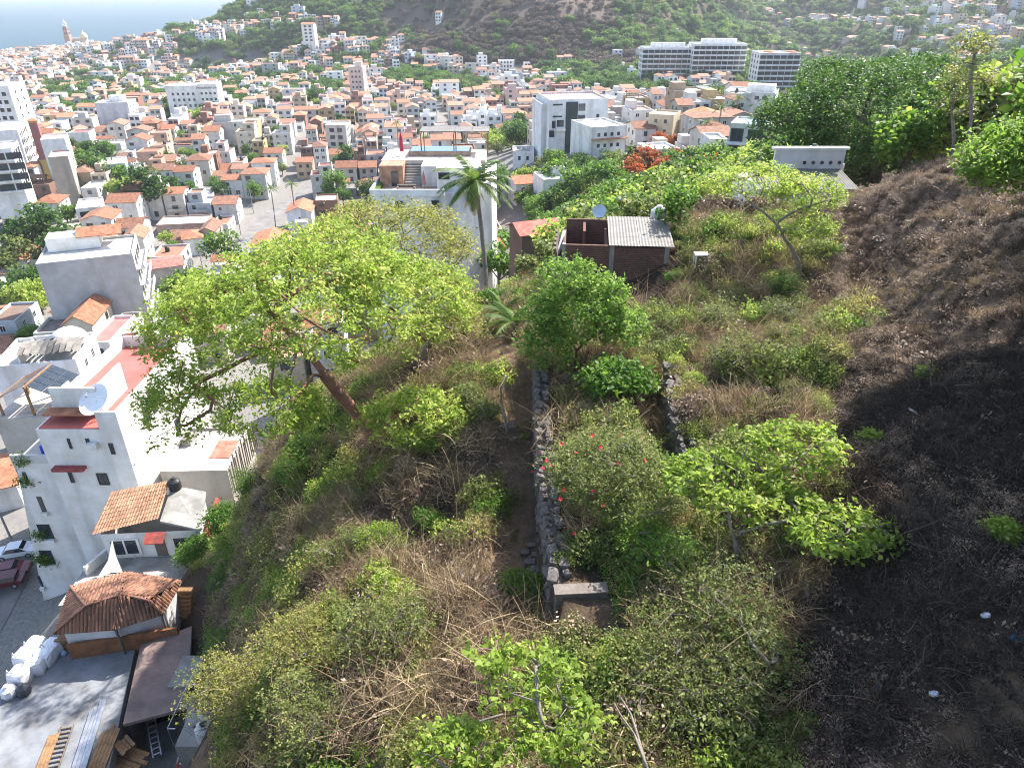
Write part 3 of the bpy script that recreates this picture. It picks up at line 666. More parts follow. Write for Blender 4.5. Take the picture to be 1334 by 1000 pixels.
# --- parish church with crowned brick tower
A = P(91, 58, 1400); zb_ = gz(A.x, A.y)
ch = thing('church', 'brick parish church tower with open white crown above the town', 'church', (A.x, A.y, zb_))
Hc = P(88, 34, 1400).z - zb_
MB().box(-5.2, 5.2, -5.2, 5.2, -2, Hc * .45).build('tower_base', MATS['wall'], ch, color=(.42, .24, .18))
MB().box(-4.4, 4.4, -4.4, 4.4, Hc * .45, Hc * .75).box(-5, 5, -5, 5, Hc * .45, Hc * .48).build('belfry', MATS['wall'], ch, color=(.45, .25, .19))
MB().box(-3.7, 3.7, -3.7, 3.7, Hc * .75, Hc).box(-4.7, 4.7, -4.7, 4.7, Hc * .75, Hc * .77).build('upper_belfry', MATS['wall'], ch, color=(.45, .25, .19))
for zz in (.6, .86):
    for q in (-1.7, 1.7):
        o = bpy.data.objects.new('arch_opening', OPEN); COL.objects.link(o); o.parent = ch; o.location = (q, -4.45 if zz < .7 else -3.75, Hc * zz); o.scale = (1.7, 1, 4.2)
        o = bpy.data.objects.new('arch_opening', OPEN); COL.objects.link(o); o.parent = ch; o.location = (4.45 if zz < .7 else 3.75, q, Hc * zz); o.scale = (1.7, 1, 4.2); o.rotation_euler = (0, 0, math.pi / 2)
crown = MB(); crown.lathe([(3.6, 0), (3.8, .6), (3.6, 1.2)], 16, (0, 0, Hc))
for j in range(8):
    t_ = math.pi / 4 * j; c_, s_ = math.cos(t_), math.sin(t_)
    crown.tube([(3.5 * c_, 3.5 * s_, Hc + 1), (4.6 * c_, 4.6 * s_, Hc + 4), (3.6 * c_, 3.6 * s_, Hc + 7), (1.0 * c_, 1.0 * s_, Hc + 8.8), (0, 0, Hc + 9)], .4, 5)
crown.lathe([(.9, 8.6), (1.2, 9.4), (.6, 10.3), (.1, 10.8)], 10, (0, 0, Hc)); crown.tube([(0, 0, Hc + 10), (0, 0, Hc + 13)], .25, 5); crown.box(-.9, .9, -.2, .2, Hc + 11.6, Hc + 12.1)
crown.build('crown', MATS['paint'], ch, color=(.7, .68, .66))
MB().box(-2, 28, 6, 20, -2, Hc * .3).build('nave', MATS['wall'], ch, color=(.6, .45, .36))
mb = MB(); mb.lathe([(7, Hc * .3), (7, Hc * .38), (6.6, Hc * .45), (5.0, Hc * .56), (2.4, Hc * .64), (.9, Hc * .66), (.8, Hc * .74), (.1, Hc * .78)], 18, (26, 10, 0)); mb.build('dome', MATS['paint'], ch, smooth=True, color=(.7, .6, .36))
occ(A.x + 8, A.y + 6, 18, 'the church')
# --- modern white block with charcoal core
g, w, d, H = lm('modern white house block with charcoal panel core', (716, 130), 214, (793, 128), 17, (.74, .76, .78), (.6, .32, .28), 'the modern white block', name='apartment_block', cat='apartment block')
MB().box(-w * .22, -w * .02, -d / 2 - .25, -d / 2 - .003, -2, H - .8).build('core_panel', MATS['wall'], g, color=(.045, .06, .065))
for f in range(3):
    window(g, 'S', w, d, w * .05, H - 2.4 - f * 3.3, 2.2, 2.1, OPEN)
for f in range(2): window(g, 'S', w, d, -w * .36, H - 1.5 - f * 3.4, 3.0, .5, OPEN)
for u, z_, a_, b_ in ((-w * .42, H - 7.2, 1.1, 2.2), (-w * .31, H - 6.9, 2.2, 2.0), (-w * .45, H - 9.9, 1.6, 2.0), (w * .33, H - 5, .9, 1.0)): window(g, 'S', w, d, u, z_, a_, b_, WIND)
MB().box(-w * .42, -w * .23, -d / 2 - 1.1, -d / 2, H - 9, H - 8.3).build('balcony', MATS['wall'], g, color=WHITE)
o = box_walls(1.6, d * .8, H - 1.6).build('side_wing', MATS['wall'], g, color=(.74, .76, .78)); o.location = (-w / 2 - .8, 2, 0)
o = flat_roof(1.6, d * .8, H - 2.1).build('side_wing_roof', MATS['deck'], g, color=OFF); o.location = (-w / 2 - .8, 2, 0)
g, w, d, H = lm('white house with sloping side wing beside the modern block', (771, 166), 200, (816, 163), 14, WHITE, WHITE, None)
wrows(g, 'S', w, d, 4, 2, 3, .9, 1, H - 5.2, OPEN); o = MB().box(-w / 2, w / 2, -d / 2 - 1.4, -d / 2 + .02, H - 3.4, H - 3.2).build('canopy', MATS['tile'], g, color=TERRA)
# --- long condominium slabs
for lab, fl, z_, fr, dd, n, fls, nm_ in (('long glassy condominium block with white balcony bands', (838, 62), 510, (905, 62), 16, 9, 8, 'the long condominium'), ('wide condominium block with stepped white top floor', (905, 57), 500, (974, 57), 18, 9, 8, None), ('condominium tower with terracotta capped balconies', (991, 69), 470, (1044, 69), 20, 6, 7, 'the terracotta capped tower')):
    g, w, d, H = lm(lab, fl, z_, fr, dd, (.8, .8, .8), WHITE, nm_, name='condominium', cat='condominium', par=.9)
    for f in range(fls):
        zz = H - 2.6 - f * 3.3
        MB().box(-w / 2 - .3, w / 2 + .3, -d / 2 - 1.4, -d / 2, zz - 2.0, zz - 1.05).build('balcony', MATS['wall'], g, color=WHITE)
        for i in range(n): window(g, 'S', w, d, (-.5 + (i + .5) / n) * w, zz, w / n * .93, 2.1, OPEN)
        for i in range(3): window(g, 'W' if fl[0] > 667 else 'E', w, d, (-.3 + i * .3) * d, zz, 2.2, 1.8, OPEN)
    if 'terracotta' in lab:
        for q in (-w * .27, w * .27): MB().lathe([(4.2, H + .2), (3.0, H + 1.0), (.2, H + 1.3)], 14, (q, -d / 2 + 2.5, 0)).build('roof_cap', MATS['tile'], g, color=TERRA)
    else: MB().box(-w * .3, w * .35, -d * .1, d * .3, H - .8, H + 2.6).build('roof_room', MATS['wall'], g, color=WHITE)
# --- house with roof pool under the big tree, long white hall behind
g, w, d, H = lm('concrete and glass house with a roof pool beside the dark tree', (952, 160), 141, (1003, 168), 9, (.62, .61, .58), WHITE, 'the roof pool house', par=.35)
MB().box(-w / 2 + 1.2, w / 2 - 1, -d / 2 + .8, d / 2 - 2.5, H - .35, H - .05).build('pool_water', MATS['pool'], g)
for f in range(2):
    window(g, 'S', w, d, -w * .30, H - 2.2 - f * 3.3, w * .33, 2.5, WIND); window(g, 'S', w, d, w * .2, H - 2.2 - f * 3.3, w * .45, 2.4, OPEN)
    MB().box(-w / 2 - .4, w / 2 + .3, -d / 2 - 1.3, -d / 2, H - 3.9 - f * 3.3, H - 3.6 - f * 3.3).build('balcony', MATS['wall'], g, color=WHITE)
g, w, d, H = lm('long white hall with flat roof and clerestory behind palms', (945, 118), 270, (1010, 128), 14, WHITE, WHITE, 'the long white hall', name='hall', cat='hall')
wrows(g, 'S', w, d, 5, 1, 3, 1.6, 1.3, H - 2, OPEN); MB().box(-w * .1, w * .45, -2, 4, H - .5, H + 2).build('clerestory', MATS['wall'], g, color=WHITE)
g, w, d, H = lm('low brick warehouse with red roof deck', (891, 128), 290, (938, 130), 12, (.3, .2, .17), (.45, .2, .17), 'the brick warehouse', name='warehouse', cat='warehouse')
g, w, d, H = lm('cream house with blind front and tiled coping', (845, 148), 222, (878, 152), 10, CREAM, (.6, .45, .3), 'the cream house'); wrows(g, 'S', w, d, 2, 2, 3, .9, 1.1, H - 5, OPEN)
g, w, d, H = lm('white villa with broad orange hip roof among palms', (888, 150), 225, (934, 158), 10, WHITE, (.55, .26, .12), 'the orange hip roof villa', kind='hip', rise=2.2, name='villa', cat='villa'); wrows(g, 'S', w, d, 3, 1, 3, 1.5, 1.6, H - 1.8, WIND)
g, w, d, H = lm('white flat house with awnings in front of the flame trees', (848, 195), 180, (886, 193), 9, WHITE, WHITE, None); wrows(g, 'S', w, d, 3, 1, 3, 1.1, 1.2, H - 1.9)
g, w, d, H = lm('small white flat house beside the roof pool house', (925, 181), 158, (948, 181), 8, WHITE, OFF, None); wrows(g, 'S', w, d, 2, 1, 3, 1.1, 1.2, H - 1.9)
g, w, d, H = lm('white cube house with solar panels on its roof', (668, 197), 228, (696, 197), 9, WHITE, OFF, 'the solar panel house'); wrows(g, 'S', w, d, 2, 1, 3, .8, 1.3, H - 2.2, OPEN)
for i in range(3):
    for j in range(3): o = MB().box(-.75, .75, -.5, .5, 0, .06).build('solar_panel', MATS['glass'], g); o.location = (-w * .22 + i * 1.6, -1.5 + j * 1.4, H + .1 + .15); o.rotation_euler = (math.radians(14), 0, 0)
g, w, d, H = lm('tall white cube house with roof room behind the leafy trees', (708, 234), 185, (738, 232), 9, WHITE, WHITE, 'the tall white cube house')
MB().box(w * .2, w * .5 + 1.5, d * .1, d * .45, H - .5, H + 1.6).build('roof_room', MATS['wall'], g, color=WHITE); wrows(g, 'E', w, d, 2, 2, 3, 1, 1.2, H - 5)
g, w, d, H = lm('small house with terracotta gable beside the palm', (672, 240), 195, (702, 238), 8, WHITE, TERRA, None, kind='gx'); wrows(g, 'S', w, d, 2, 1, 3, 1.1, 1.1, H - 1.5)
g, w, d, H = lm('low shed with faded red sheet roof near the brick shack', (680, 306), 92, (730, 300), 4.5, (.2, .12, .09), (.58, .2, .15), 'the faded red shed', kind='gx', rise=.9, name='shed', cat='shed')
g, w, d, H = lm('small house with orange tile roof tucked behind the palm trunk', (640, 323), 130, (655, 320), 6, WHITE, TERRA, None, kind='gx', rise=.8)
# --- tiled white houses left of the big crown
g, w, d, H = lm('white gabled house with blind side wall and broad tile roof', (373, 277), 236, (405, 276), 12, (.78, .8, .84), TERRA, 'the tall gabled house', kind='gy', rise=1.6); wrows(g, 'S', w, d, 1, 3, 3, .6, .6, H - 8, OPEN)
g, w, d, H = lm('white gabled house with round attic window and tile roof', (325, 322), 200, (371, 320), 13, (.78, .8, .84), TERRA, 'the low gabled house', kind='gy', rise=1.5)
window(g, 'S', w, d, 0, H - .2, .9, .9, OPEN); window(g, 'S', w, d, -w * .4, H - 2.4, 1.2, 2.0, WIND); window(g, 'S', w, d, w * .05, H - 2.0, 1.0, .7)
g, w, d, H = lm('small house with square tile roof below the palapa', (403, 302), 215, (420, 305), 6, (.55, .5, .45), TERRA, None, kind='gx', rise=.7)
A = P(434, 303, 215); hz = gz(A.x, A.y)
pl = thing('palapa', 'conical thatched palapa beside the small tile roof', 'palapa', (A.x, A.y, hz))
MB().lathe([(3.3, A.z - hz - .6), (3.4, A.z - hz - .3), (1.6, A.z - hz + 1.6), (.2, A.z - hz + 3.0)], 12).build('thatch', MATS['oldwood'], pl)
MB().box(-2.2, 2.2, -2.2, 2.2, -1, A.z - hz - .3).build('wall', MATS['wall'], pl, color=WHITE); occ(A.x, A.y, 4)
# --- apartments in mid town
g, w, d, H = lm('grey apartment house with three rows of paired dark windows', (423, 163), 330, (450, 163), 12, (.55, .54, .5), OFF, 'the grey apartment house', name='apartment_house', cat='apartment house')
wrows(g, 'S', w, d, 2, 4, 3.1, 2.2, 1.7, H - 11.6, WIND); wrows(g, 'E', w, d, 3, 4, 3.1, 1.3, 1.3, H - 11.6, OPEN)
g, w, d, H = lm('pale pink stair-stepped tower house below the hill', (453, 87), 470, (472, 87), 12, (.62, .5, .46), OFF, 'the pale pink tower house', name='tower_house', cat='house')
wrows(g, 'S', w, d, 3, 6, 3.2, 1.2, 1.3, H - 19, OPEN); MB().box(-1, 3, 0, 4, H - .5, H + 2.6).build('roof_room', MATS['wall'], g, color=(.62, .5, .46))
g, w, d, H = lm('white four storey house perched on the wooded slope', (392, 32), 720, (408, 32), 12, WHITE, TERRA, None, kind='gx', rise=1.5)
wrows(g, 'S', w, d, 2, 5, 3.2, 2.6, 1.7, H - 14.5, OPEN)
g, w, d, H = lm('white block with dark windows at the foot of the rocky hill', (649, 79), 650, (670, 79), 12, WHITE, GREY, 'the hill foot block', name='apartment_block', cat='apartment block')
wrows(g, 'S', w, d, 4, 3, 3.2, 1.5, 1.6, H - 8, OPEN)
g, w, d, H = lm('large white hillside house with tiers of arcaded balconies', (210, 41), 900, (256, 37), 18, WHITE, TERRA, 'the arcaded hillside house', name='hotel', cat='hotel')
wrows(g, 'S', w, d, 8, 3, 3.6, 2.4, 2.2, H - 9.5, OPEN)
g, w, d, H = lm('white building with red gables near the grey concrete house', (52, 182), 255, (84, 176), 12, WHITE, PINK, None); wrows(g, 'E', w, d, 4, 2, 3, 1.2, 1.4, H - 5.2)
g, w, d, H = lm('raw grey concrete house with pink roof terrace', (62, 205), 240, (88, 203), 12, (.34, .32, .29), PINK, None)
g, w, d, H = lm('white house with broad flat white roof beside dark trees', (127, 215), 260, (163, 212), 13, WHITE, WHITE, None); wrows(g, 'S', w, d, 4, 1, 3, 1.3, 1.3, H - 2.2)
g, w, d, H = lm('brick house with gallery and orange tiled roof by the street', (95, 316), 190, (150, 306), 7, WHITE, TERRA, 'the gallery house', kind='gx', rise=.8); wrows(g, 'S', w, d, 3, 1, 3, 2.4, 1.6, H - 1.8, WIND)
g, w, d, H = lm('white house with large terrace windows below the dark trees', (98, 272), 225, (131, 264), 13, WHITE, (.66, .6, .52), None); wrows(g, 'S', w, d, 3, 2, 3, 1.8, 1.7, H - 5, WIND); wrows(g, 'E', w, d, 2, 2, 3, 1.2, 1.3, H - 5)
g, w, d, H = lm('long brown house with white roof boxes along the street', (203, 293), 225, (268, 290), 10, (.36, .27, .23), WHITE, None); wrows(g, 'S', w, d, 4, 1, 3, 1.0, 1.1, H - 2)
g, w, d, H = lm('low house with wide rust brown sheet roof', (185, 352), 180, (238, 342), 8, (.5, .45, .4), (.38, .19, .15), 'the rust brown roof', kind='gx', rise=.8)
g, w, d, H = lm('low house with stained concrete roof beside the white apartment house', (208, 614), 70, (296, 612), 8, (.5, .47, .43), (.42, .40, .37), None, par=.25)
MB().box(w * .1, w * .42, -d * .2, d * .2, H - .245, H - .2).build('roof_patch', MATS['tile'], g, color=(.5, .2, .14)); MB().box(-w * .45, -w * .3, d * .1, d * .3, H - .25, H + .5).build('roof_hatch', MATS['concrete'], g)
for i in range(16): MB().tube([(0, 0, -2.5), (.06 * (i % 3 - 1), .05 * (i % 2), .4 + .25 * (i * 7 % 5))], .07, 5).build('fence_pole', MATS['oldwood'], g).location = (w / 2 + .3, -d / 2 + i * .55, H - .3)
g, w, d, H = lm('low house with terracotta gable across the street from the white sedan', (-25, 640), 88, (20, 628), 8, WHITE, TERRA, None, kind='gx', rise=.8)
g, w, d, H = lm('small white house with red awning up the street', (8, 668), 92, (34, 660), 5, (.7, .66, .6), (.55, .16, .12), None)
g, w, d, H = lm('small house with hipped tile roof beside the leafy street tree', (238, 312), 210, (265, 305), 8, WHITE, TERRA, None, kind='hip', rise=1.2)
# ---------------------------------------------------------------- houses at the foot of the hill
def tiled_slope(name, parent, A, B, C, D, m, color, tw=.24, tl=.42):
    """real barrel tiles on a roof slope: A-B eave (left to right), D-C ridge; one joined part"""
    A, B, C, D = map(Vector, (A, B, C, D))
    nU = max(2, int((B - A).length / tw)); nV = max(2, int(((D - A).length + (C - B).length) / 2 / tl))
    nrm = (B - A).cross(D - A).normalized(); V, Fq, lv = [], [], []
    rr = random.Random(7)
    for j in range(nV):
        for i in range(nU):
            def pt(u, v): return A.lerp(B, u).lerp(D.lerp(C, u), v)
            u0, u1, v0, v1 = i / nU, (i + 1) / nU, j / nV, min(1, (j + 1.12) / nV)
            lift = .035 + rr.uniform(-.012, .02); o = len(V)
            for k_, (uu, hh) in enumerate(((0, 0), (.22, .07), (.5, .1), (.78, .07), (1, 0))):
                u = u0 + (u1 - u0) * uu
                V += [tuple(pt(u, v0) + nrm * (hh + lift)), tuple(pt(u, v1) + nrm * (hh + .004))]
            for q in range(4): Fq.append((o + 2 * q, o + 2 * q + 2, o + 2 * q + 3, o + 2 * q + 1)); lv.append(rr.random())
    me = npmesh(name, V, Fq, lv); me.materials.append(m)
    o = link(name, me, None, parent); o['kind'] = 'stuff'
    return o
def tiled_poly(name, parent, pts, m, tw=.26, tl=.42, seed=7):
    """barrel tiles covering one roof face; pts start with the eave edge"""
    pts = [Vector(p) for p in pts]; o0 = pts[0]; eu = (pts[1] - o0).normalized(); nrm = Vector((0, 0, 0))
    for i in range(1, len(pts) - 1): nrm += (pts[i] - o0).cross(pts[i + 1] - o0)
    nrm.normalize(); nrm = nrm if nrm.z > 0 else -nrm; ev = nrm.cross(eu); ev = ev if ev.z > 0 else -ev
    P2 = [((p - o0).dot(eu), (p - o0).dot(ev)) for p in pts]; u0, u1 = min(p[0] for p in P2), max(p[0] for p in P2); v1 = max(p[1] for p in P2)
    V, Fq, lv = [], [], []; rr = random.Random(seed)
    def span(v):
        xs = []
        for i in range(len(P2)):
            (xa, ya), (xb, yb) = P2[i], P2[(i + 1) % len(P2)]
            if (ya > v) != (yb > v): xs.append(xa + (xb - xa) * (v - ya) / (yb - ya))
        return (min(xs), max(xs)) if len(xs) > 1 else None
    j = 0
    while j * tl < v1:
        va, vb = j * tl, (j + 1.15) * tl; sp = span(va + tl * .4)
        if sp:
            k0, k1 = math.floor(sp[0] / tw), math.ceil(sp[1] / tw)
            for k in range(k0, k1):
                ua, ub = max(k * tw, sp[0]), min((k + 1) * tw, sp[1])
                if ub - ua < .04: continue
                lift = .035 + rr.uniform(-.015, .02); o = len(V)
                for uu, hh in ((0, 0), (.22, .07), (.5, .1), (.78, .07), (1, 0)):
                    u = ua + (ub - ua) * uu; V += [tuple(o0 + eu * u + ev * va + nrm * (hh + lift)), tuple(o0 + eu * u + ev * vb + nrm * (hh + .004))]
                for q in range(4): Fq.append((o + 2 * q, o + 2 * q + 2, o + 2 * q + 3, o + 2 * q + 1)); lv.append(rr.random())
        j += 1
    me = npmesh(name, V, Fq, lv); me.materials.append(m); o = link(name, me, None, parent); o['kind'] = 'stuff'; return o
def tilemat(name, c1, c2, c3):
    m, N, L, bs = _new(name); at = N.new('ShaderNodeAttribute'); at.attribute_name = 'lv'; cr = N.new('ShaderNodeValToRGB')
    e = cr.color_ramp.elements; e[0].color = (*c1, 1); e[1].color = (*c3, 1); k = e.new(.5); k.color = (*c2, 1)
    tc = N.new('ShaderNodeTexCoord'); nz = N.new('ShaderNodeTexNoise'); nz.inputs['Scale'].default_value = .8; nz.inputs['Detail'].default_value = 8; L.new(tc.outputs['Object'], nz.inputs['Vector'])
    ad = N.new('ShaderNodeMath'); ad.operation = 'MULTIPLY_ADD'; L.new(nz.outputs['Fac'], ad.inputs[0]); ad.inputs[1].default_value = .9; 
    sb = N.new('ShaderNodeMath'); sb.operation = 'MULTIPLY_ADD'; L.new(at.outputs['Fac'], sb.inputs[0]); sb.inputs[1].default_value = .55; sb.inputs[2].default_value = -.22; L.new(sb.outputs[0], ad.inputs[2])
    L.new(ad.outputs[0], cr.inputs[0]); L.new(cr.outputs[0], bs.inputs['Base Color']); bs.inputs['Roughness'].default_value = .9
    return m
tilemat('tiles_tan', (.14, .08, .05), (.34, .18, .105), (.5, .32, .2)); tilemat('tiles_brown', (.09, .045, .03), (.22, .10, .06), (.34, .18, .11))
# house with the tan tile roof and water tank
zg = 38.2                                   # its yard, world height
e0, e1 = Q(119, 697, zg + 3.0), Q(206, 676, zg + 3.3)
r0, r1 = Q(145, 641, zg + 4.5), Q(221, 626, zg + 4.7)
h1 = thing('tile_roof_house', 'small white house with tan tile roof and red door awning', 'house', (e0.x, e0.y, zg))
def L1(p): return Vector((p.x - h1.location.x, p.y - h1.location.y, p.z - zg))
tiled_slope('roof_tiles', h1, L1(e0), L1(e1), L1(r1), L1(r0), MATS['tiles_tan'], None)
c0, c1, c2, c3 = L1(e1) + Vector((.1, 0, -.2)), L1(Q(262, 690, zg + 2.9)), L1(Q(268, 640, zg + 3.6)), L1(r1) + Vector((.1, 0, -.5))
mb = MB(); mb.add([c0, c1, c2, c3] + [p - Vector((0, 0, .2)) for p in (c0, c1, c2, c3)], [(0, 1, 2, 3), (7, 6, 5, 4), (4, 5, 1, 0), (5, 6, 2, 1), (6, 7, 3, 2), (7, 4, 0, 3)]); mb.build('concrete_roof', MATS['concrete'], h1)
w0, w1, w2_, w3 = L1(e0) + Vector((.5, .4, 0)), c1 + Vector((-.3, .3, 0)), c2 + Vector((-.3, 0, 0)), L1(r0) + Vector((.4, .3, 0))
def wallpoly(pts, tops, base):
    n = len(pts); mb = MB(); mb.add([(p.x, p.y, base) for p in pts] + [(p.x, p.y, t_) for p, t_ in zip(pts, tops)], [(i, (i + 1) % n, n + (i + 1) % n, n + i) for i in range(n)]); return mb
wallpoly([w0, w1, w2_, w3], [2.75, 2.65, 3.2, 4.1], -6).build('wall', MATS['wall'], h1, color=(.78, .78, .78))
fdir = (w1 - w0); fdir.z = 0; yaw1 = math.atan2(fdir.y, fdir.x); fdir.normalize(); fn = Vector((fdir.y, -fdir.x, 0))
def on_front(t, z): 
    p = w0 + fdir * t; return (p.x + fn.x * .02, p.y + fn.y * .02, z)
Lf = (w1 - w0).length
o = MB().box(-.45, .45, -.06, .03, 0, 2.05).build('door', MATS['oldwood'], h1); o.location = on_front(Lf * .56, .02); o.rotation_euler = (0, 0, yaw1)
o = MB().add([(-.8, 0, .5), (.8, 0, .5), (.8, -.9, 0), (-.8, -.9, 0), (-.8, 0, .58), (.8, 0, .58), (.8, -.9, .08), (-.8, -.9, .08)], [(0, 3, 2, 1), (4, 5, 6, 7)[::-1], (3, 7, 6, 2), (0, 4, 7, 3), (1, 2, 6, 5)]).build('awning', MATS['tile'], h1, color=(.42, .09, .07)); o.location = on_front(Lf * .55, 2.1); o.rotation_euler = (0, 0, yaw1)
for t_, ww, wh, zz, me_ in ((.8, 1.5, 1.1, 1.3, WIND), (.2, 2.6, 1.9, 1.2, WIN)):
    o = bpy.data.objects.new('window', me_); COL.objects.link(o); o.parent = h1; o.location = on_front(Lf * t_, zz); o.rotation_euler = (0, 0, yaw1); o.scale = (ww, 1, wh)
mb = MB(); a_, b_ = c1 + Vector((.25, -.2, -3)), c2 + Vector((.5, .5, -3)); mb.prism([(a_.x, a_.y), (a_.x + .25, a_.y), (b_.x + .25, b_.y), (b_.x, b_.y)], -3, 2.5); mb.build('side_wall', MATS['wall'], h1, color=(.36, .07, .06))
MB().box(L1(e0).x - 1, L1(e0).x + 13, -5.0, .6, -7, -.02).build('yard', MATS['concrete'], h1)
def water_tank(label, x, y, z, r_=.55, hh=1.25, mt='blackplastic', col_=None, group=None, lid='blackplastic'):
    t_ = thing('water_tank', label, 'water tank', (x, y, z), 0, group)
    MB().lathe([(r_ * .94, 0), (r_, .08), (r_, hh * .3), (r_ * .96, hh * .33), (r_, hh * .38), (r_, hh * .62), (r_ * .96, hh * .65), (r_, hh * .7), (r_ * .98, hh * .8), (r_ * .6, hh * .95), (r_ * .36, hh * .97)], 16).build('body', MATS[mt], t_, smooth=False, color=col_)
    MB().lathe([(r_ * .36, hh * .97), (r_ * .38, hh * 1.03), (r_ * .3, hh * 1.07)], 12).build('lid', MATS[lid], t_)
    return t_
p = Q(228, 633, zg + 4.2); water_tank('black water tank on the tan tile roof', p.x, p.y, zg + 3.75, .55, 1.3)
occ(e0.x + 5, e0.y + 3, 7)
# plastic chairs on the yard
for k_, (px_, py_, lab) in enumerate(((172, 724, 'white plastic chair left of the red door'), (180, 724, 'white plastic chair nearest the red door'))):
    p = Q(px_, py_, zg); c_ = thing('plastic_chair', lab, 'chair', (p.x, p.y, zg), .3 * k_)
    MB().box(-.25, .25, -.25, .25, .4, .45).build('seat', MATS['paint'], c_, color=WHITE); MB().box(-.25, .25, .21, .26, .45, .9).build('backrest', MATS['paint'], c_, color=WHITE)
    for sx_ in (-.22, .22):
        for sy_ in (-.22, .22): MB().box(sx_ - .025, sx_ + .025, sy_ - .025, sy_ + .025, 0, .4).build('leg', MATS['paint'], c_, color=WHITE)
# pale cloth sail tied over the yard
mb = MB(); A, B, C = Q(146, 702, zg + 2.6), Q(160, 745, zg + .3), Q(125, 755, zg + .3)
mb.add([A, B, C, A.lerp(B, .5) + Vector((-.2, .1, -.25)), B.lerp(C, .5) + Vector((0, .3, .1)), A.lerp(C, .5) + Vector((.2, .1, -.25))], [(0, 5, 3), (3, 4, 1), (5, 2, 4), (3, 5, 4)])
tag(mb.build('cloth_sail', MATS['paint'], color=(.72, .68, .6)), 'pale cloth sail tied up in the yard of the tan roofed house', 'sail')
# white garden wall along the yard
A, B = Q(118, 760, zg - 1), Q(152, 716, zg); mb = MB(); dd_ = (B - A).normalized(); nn_ = Vector((dd_.y, -dd_.x, 0)) * .14
mb.prism([(A.x - nn_.x, A.y - nn_.y), (A.x + nn_.x, A.y + nn_.y), (B.x + nn_.x, B.y + nn_.y), (B.x - nn_.x, B.y - nn_.y)], zg - 8, zg + .9)
tag(mb.build('garden_wall', MATS['wall'], color=WHITE), 'white garden wall along the edge of the yard', 'wall')

# brown hip roof house
zh = 39.4
h2 = thing('tile_roof_house', 'house with brown weathered hip roof above the builders yard', 'house', (Q(75, 828, zh + 2.6).x, Q(75, 828, zh + 2.6).y, zh))
def L2(px, py, up): p = Q(px, py, zh + up); return Vector((p.x - h2.location.x, p.y - h2.location.y, up))
FL, FR, BL, BR = L2(70, 826, 2.5), L2(148, 820, 2.6), L2(92, 764, 2.6), L2(165, 745, 2.7)
T1, T2 = L2(112, 790, 4.0), L2(160, 775, 4.3)
F2, F3, B3 = L2(205, 803, 2.9), L2(212, 800, 2.9), L2(237, 757, 3.0)
R2_ = L2(195, 783, 4.1)
for k_, q in enumerate(((FL, FR, T2, T1), (BL, FL, T1), (FR, F3, R2_, T2), (BR, BL, T1, T2), (B3, BR, T2, R2_), (F3, B3, R2_))): tiled_poly('roof_tiles', h2, q, MATS['tiles_brown'], seed=k_)
for a_, b_ in ((FL, T1), (T1, T2), (T2, R2_), (F3, R2_), (BL, T1), (T2, FR)): MB().tube([a_ + Vector((0, 0, .1)), b_ + Vector((0, 0, .1))], .1, 7).build('ridge_tile', MATS['tile'], h2, color=(.3, .15, .1))
mb = MB(); mb.add([FL, FR, F3, B3, BR, BL], [(0, 1, 2, 3, 4, 5), (5, 4, 3, 2, 1, 0)]); mb.v = [(x_, y_, z_ - .06) for x_, y_, z_ in mb.v]; mb.build('ceiling', MATS['oldwood'], h2)
ins = [FL + Vector((.4, .4, 0)), FR + Vector((0, .5, 0)), F3 + Vector((-.4, .9, 0)), B3 + Vector((-.5, -.3, 0)), BR + Vector((0, -.4, 0)), BL + Vector((.4, -.4, 0))]
wallpoly(ins, [2.4, 2.45, 2.7, 2.8, 2.5, 2.4], -5).build('wall', MATS['wall'], h2, color=(.62, .62, .64))
A, B = FL + Vector((.5, .0, 0)), F3 + Vector((.6, .1, 0))
mb = MB(); mb.prism([(A.x, A.y), (B.x, B.y), (B.x, B.y + .2), (A.x, A.y + .2)], -3, 1.35); mb.build('fascia_wall', MATS['tile'], h2, color=(.3, .13, .06))
MB().tube([(F3.x - .3, F3.y + .3, -2), (F3.x - .3, F3.y + .3, 2.8)], .1, 6).build('post', MATS['oldwood'], h2); MB().tube([(FR.x, FR.y + .2, -2), (FR.x, FR.y + .2, 2.5)], .1, 6).build('post', MATS['oldwood'], h2)
occ(h2.location.x + 5, h2.location.y + 3, 7)
for i in range(7):
    A = Q(240, 800 - i * 5.5, zh + .2 + i * .32)
    MB().box(-.6, .6, -.2, .2, -.25, 0).build('step', MATS['wood'], h2).location = (A.x - h2.location.x, A.y - h2.location.y, A.z - zh)

# builders yard: two roof slabs
zs = 39.3
pp = [Q(-40, 935, zs), Q(2, 905, zs), Q(40, 842, zs), Q(178, 836, zs), Q(140, 1010, zs), Q(-40, 1040, zs)]
cen = sum(pp, Vector()) / len(pp)
sl = MB().prism([(p.x - cen.x, p.y - cen.y) for p in pp][::-1] if False else [(p.x - cen.x, p.y - cen.y) for p in [pp[0], pp[5], pp[4], pp[3], pp[2], pp[1]]], -6, 0).build('yard_slab', MATS['slab_blue'], loc=(cen.x, cen.y, zs))
tag(sl, 'stained pale concrete yard slab heaped with white bags and timber', 'slab')
zb2 = 40.1
qq = [Q(160, 943, zb2), Q(243, 921, zb2), Q(250, 815, zb2), Q(183, 840, zb2)]
cen2 = sum(qq, Vector()) / 4
bs_ = thing('brown_slab_roof', 'reddish brown concrete roof slab over the dark workshop', 'roof slab', (cen2.x, cen2.y, zb2 - 4))
qs = [(p.x - cen2.x, p.y - cen2.y) for p in qq]
MB().prism(qs, 3.75, 4.0).build('slab', MATS['slab_brown'], bs_)
def inset(i, t_): return (qs[i][0] * t_, qs[i][1] * t_)
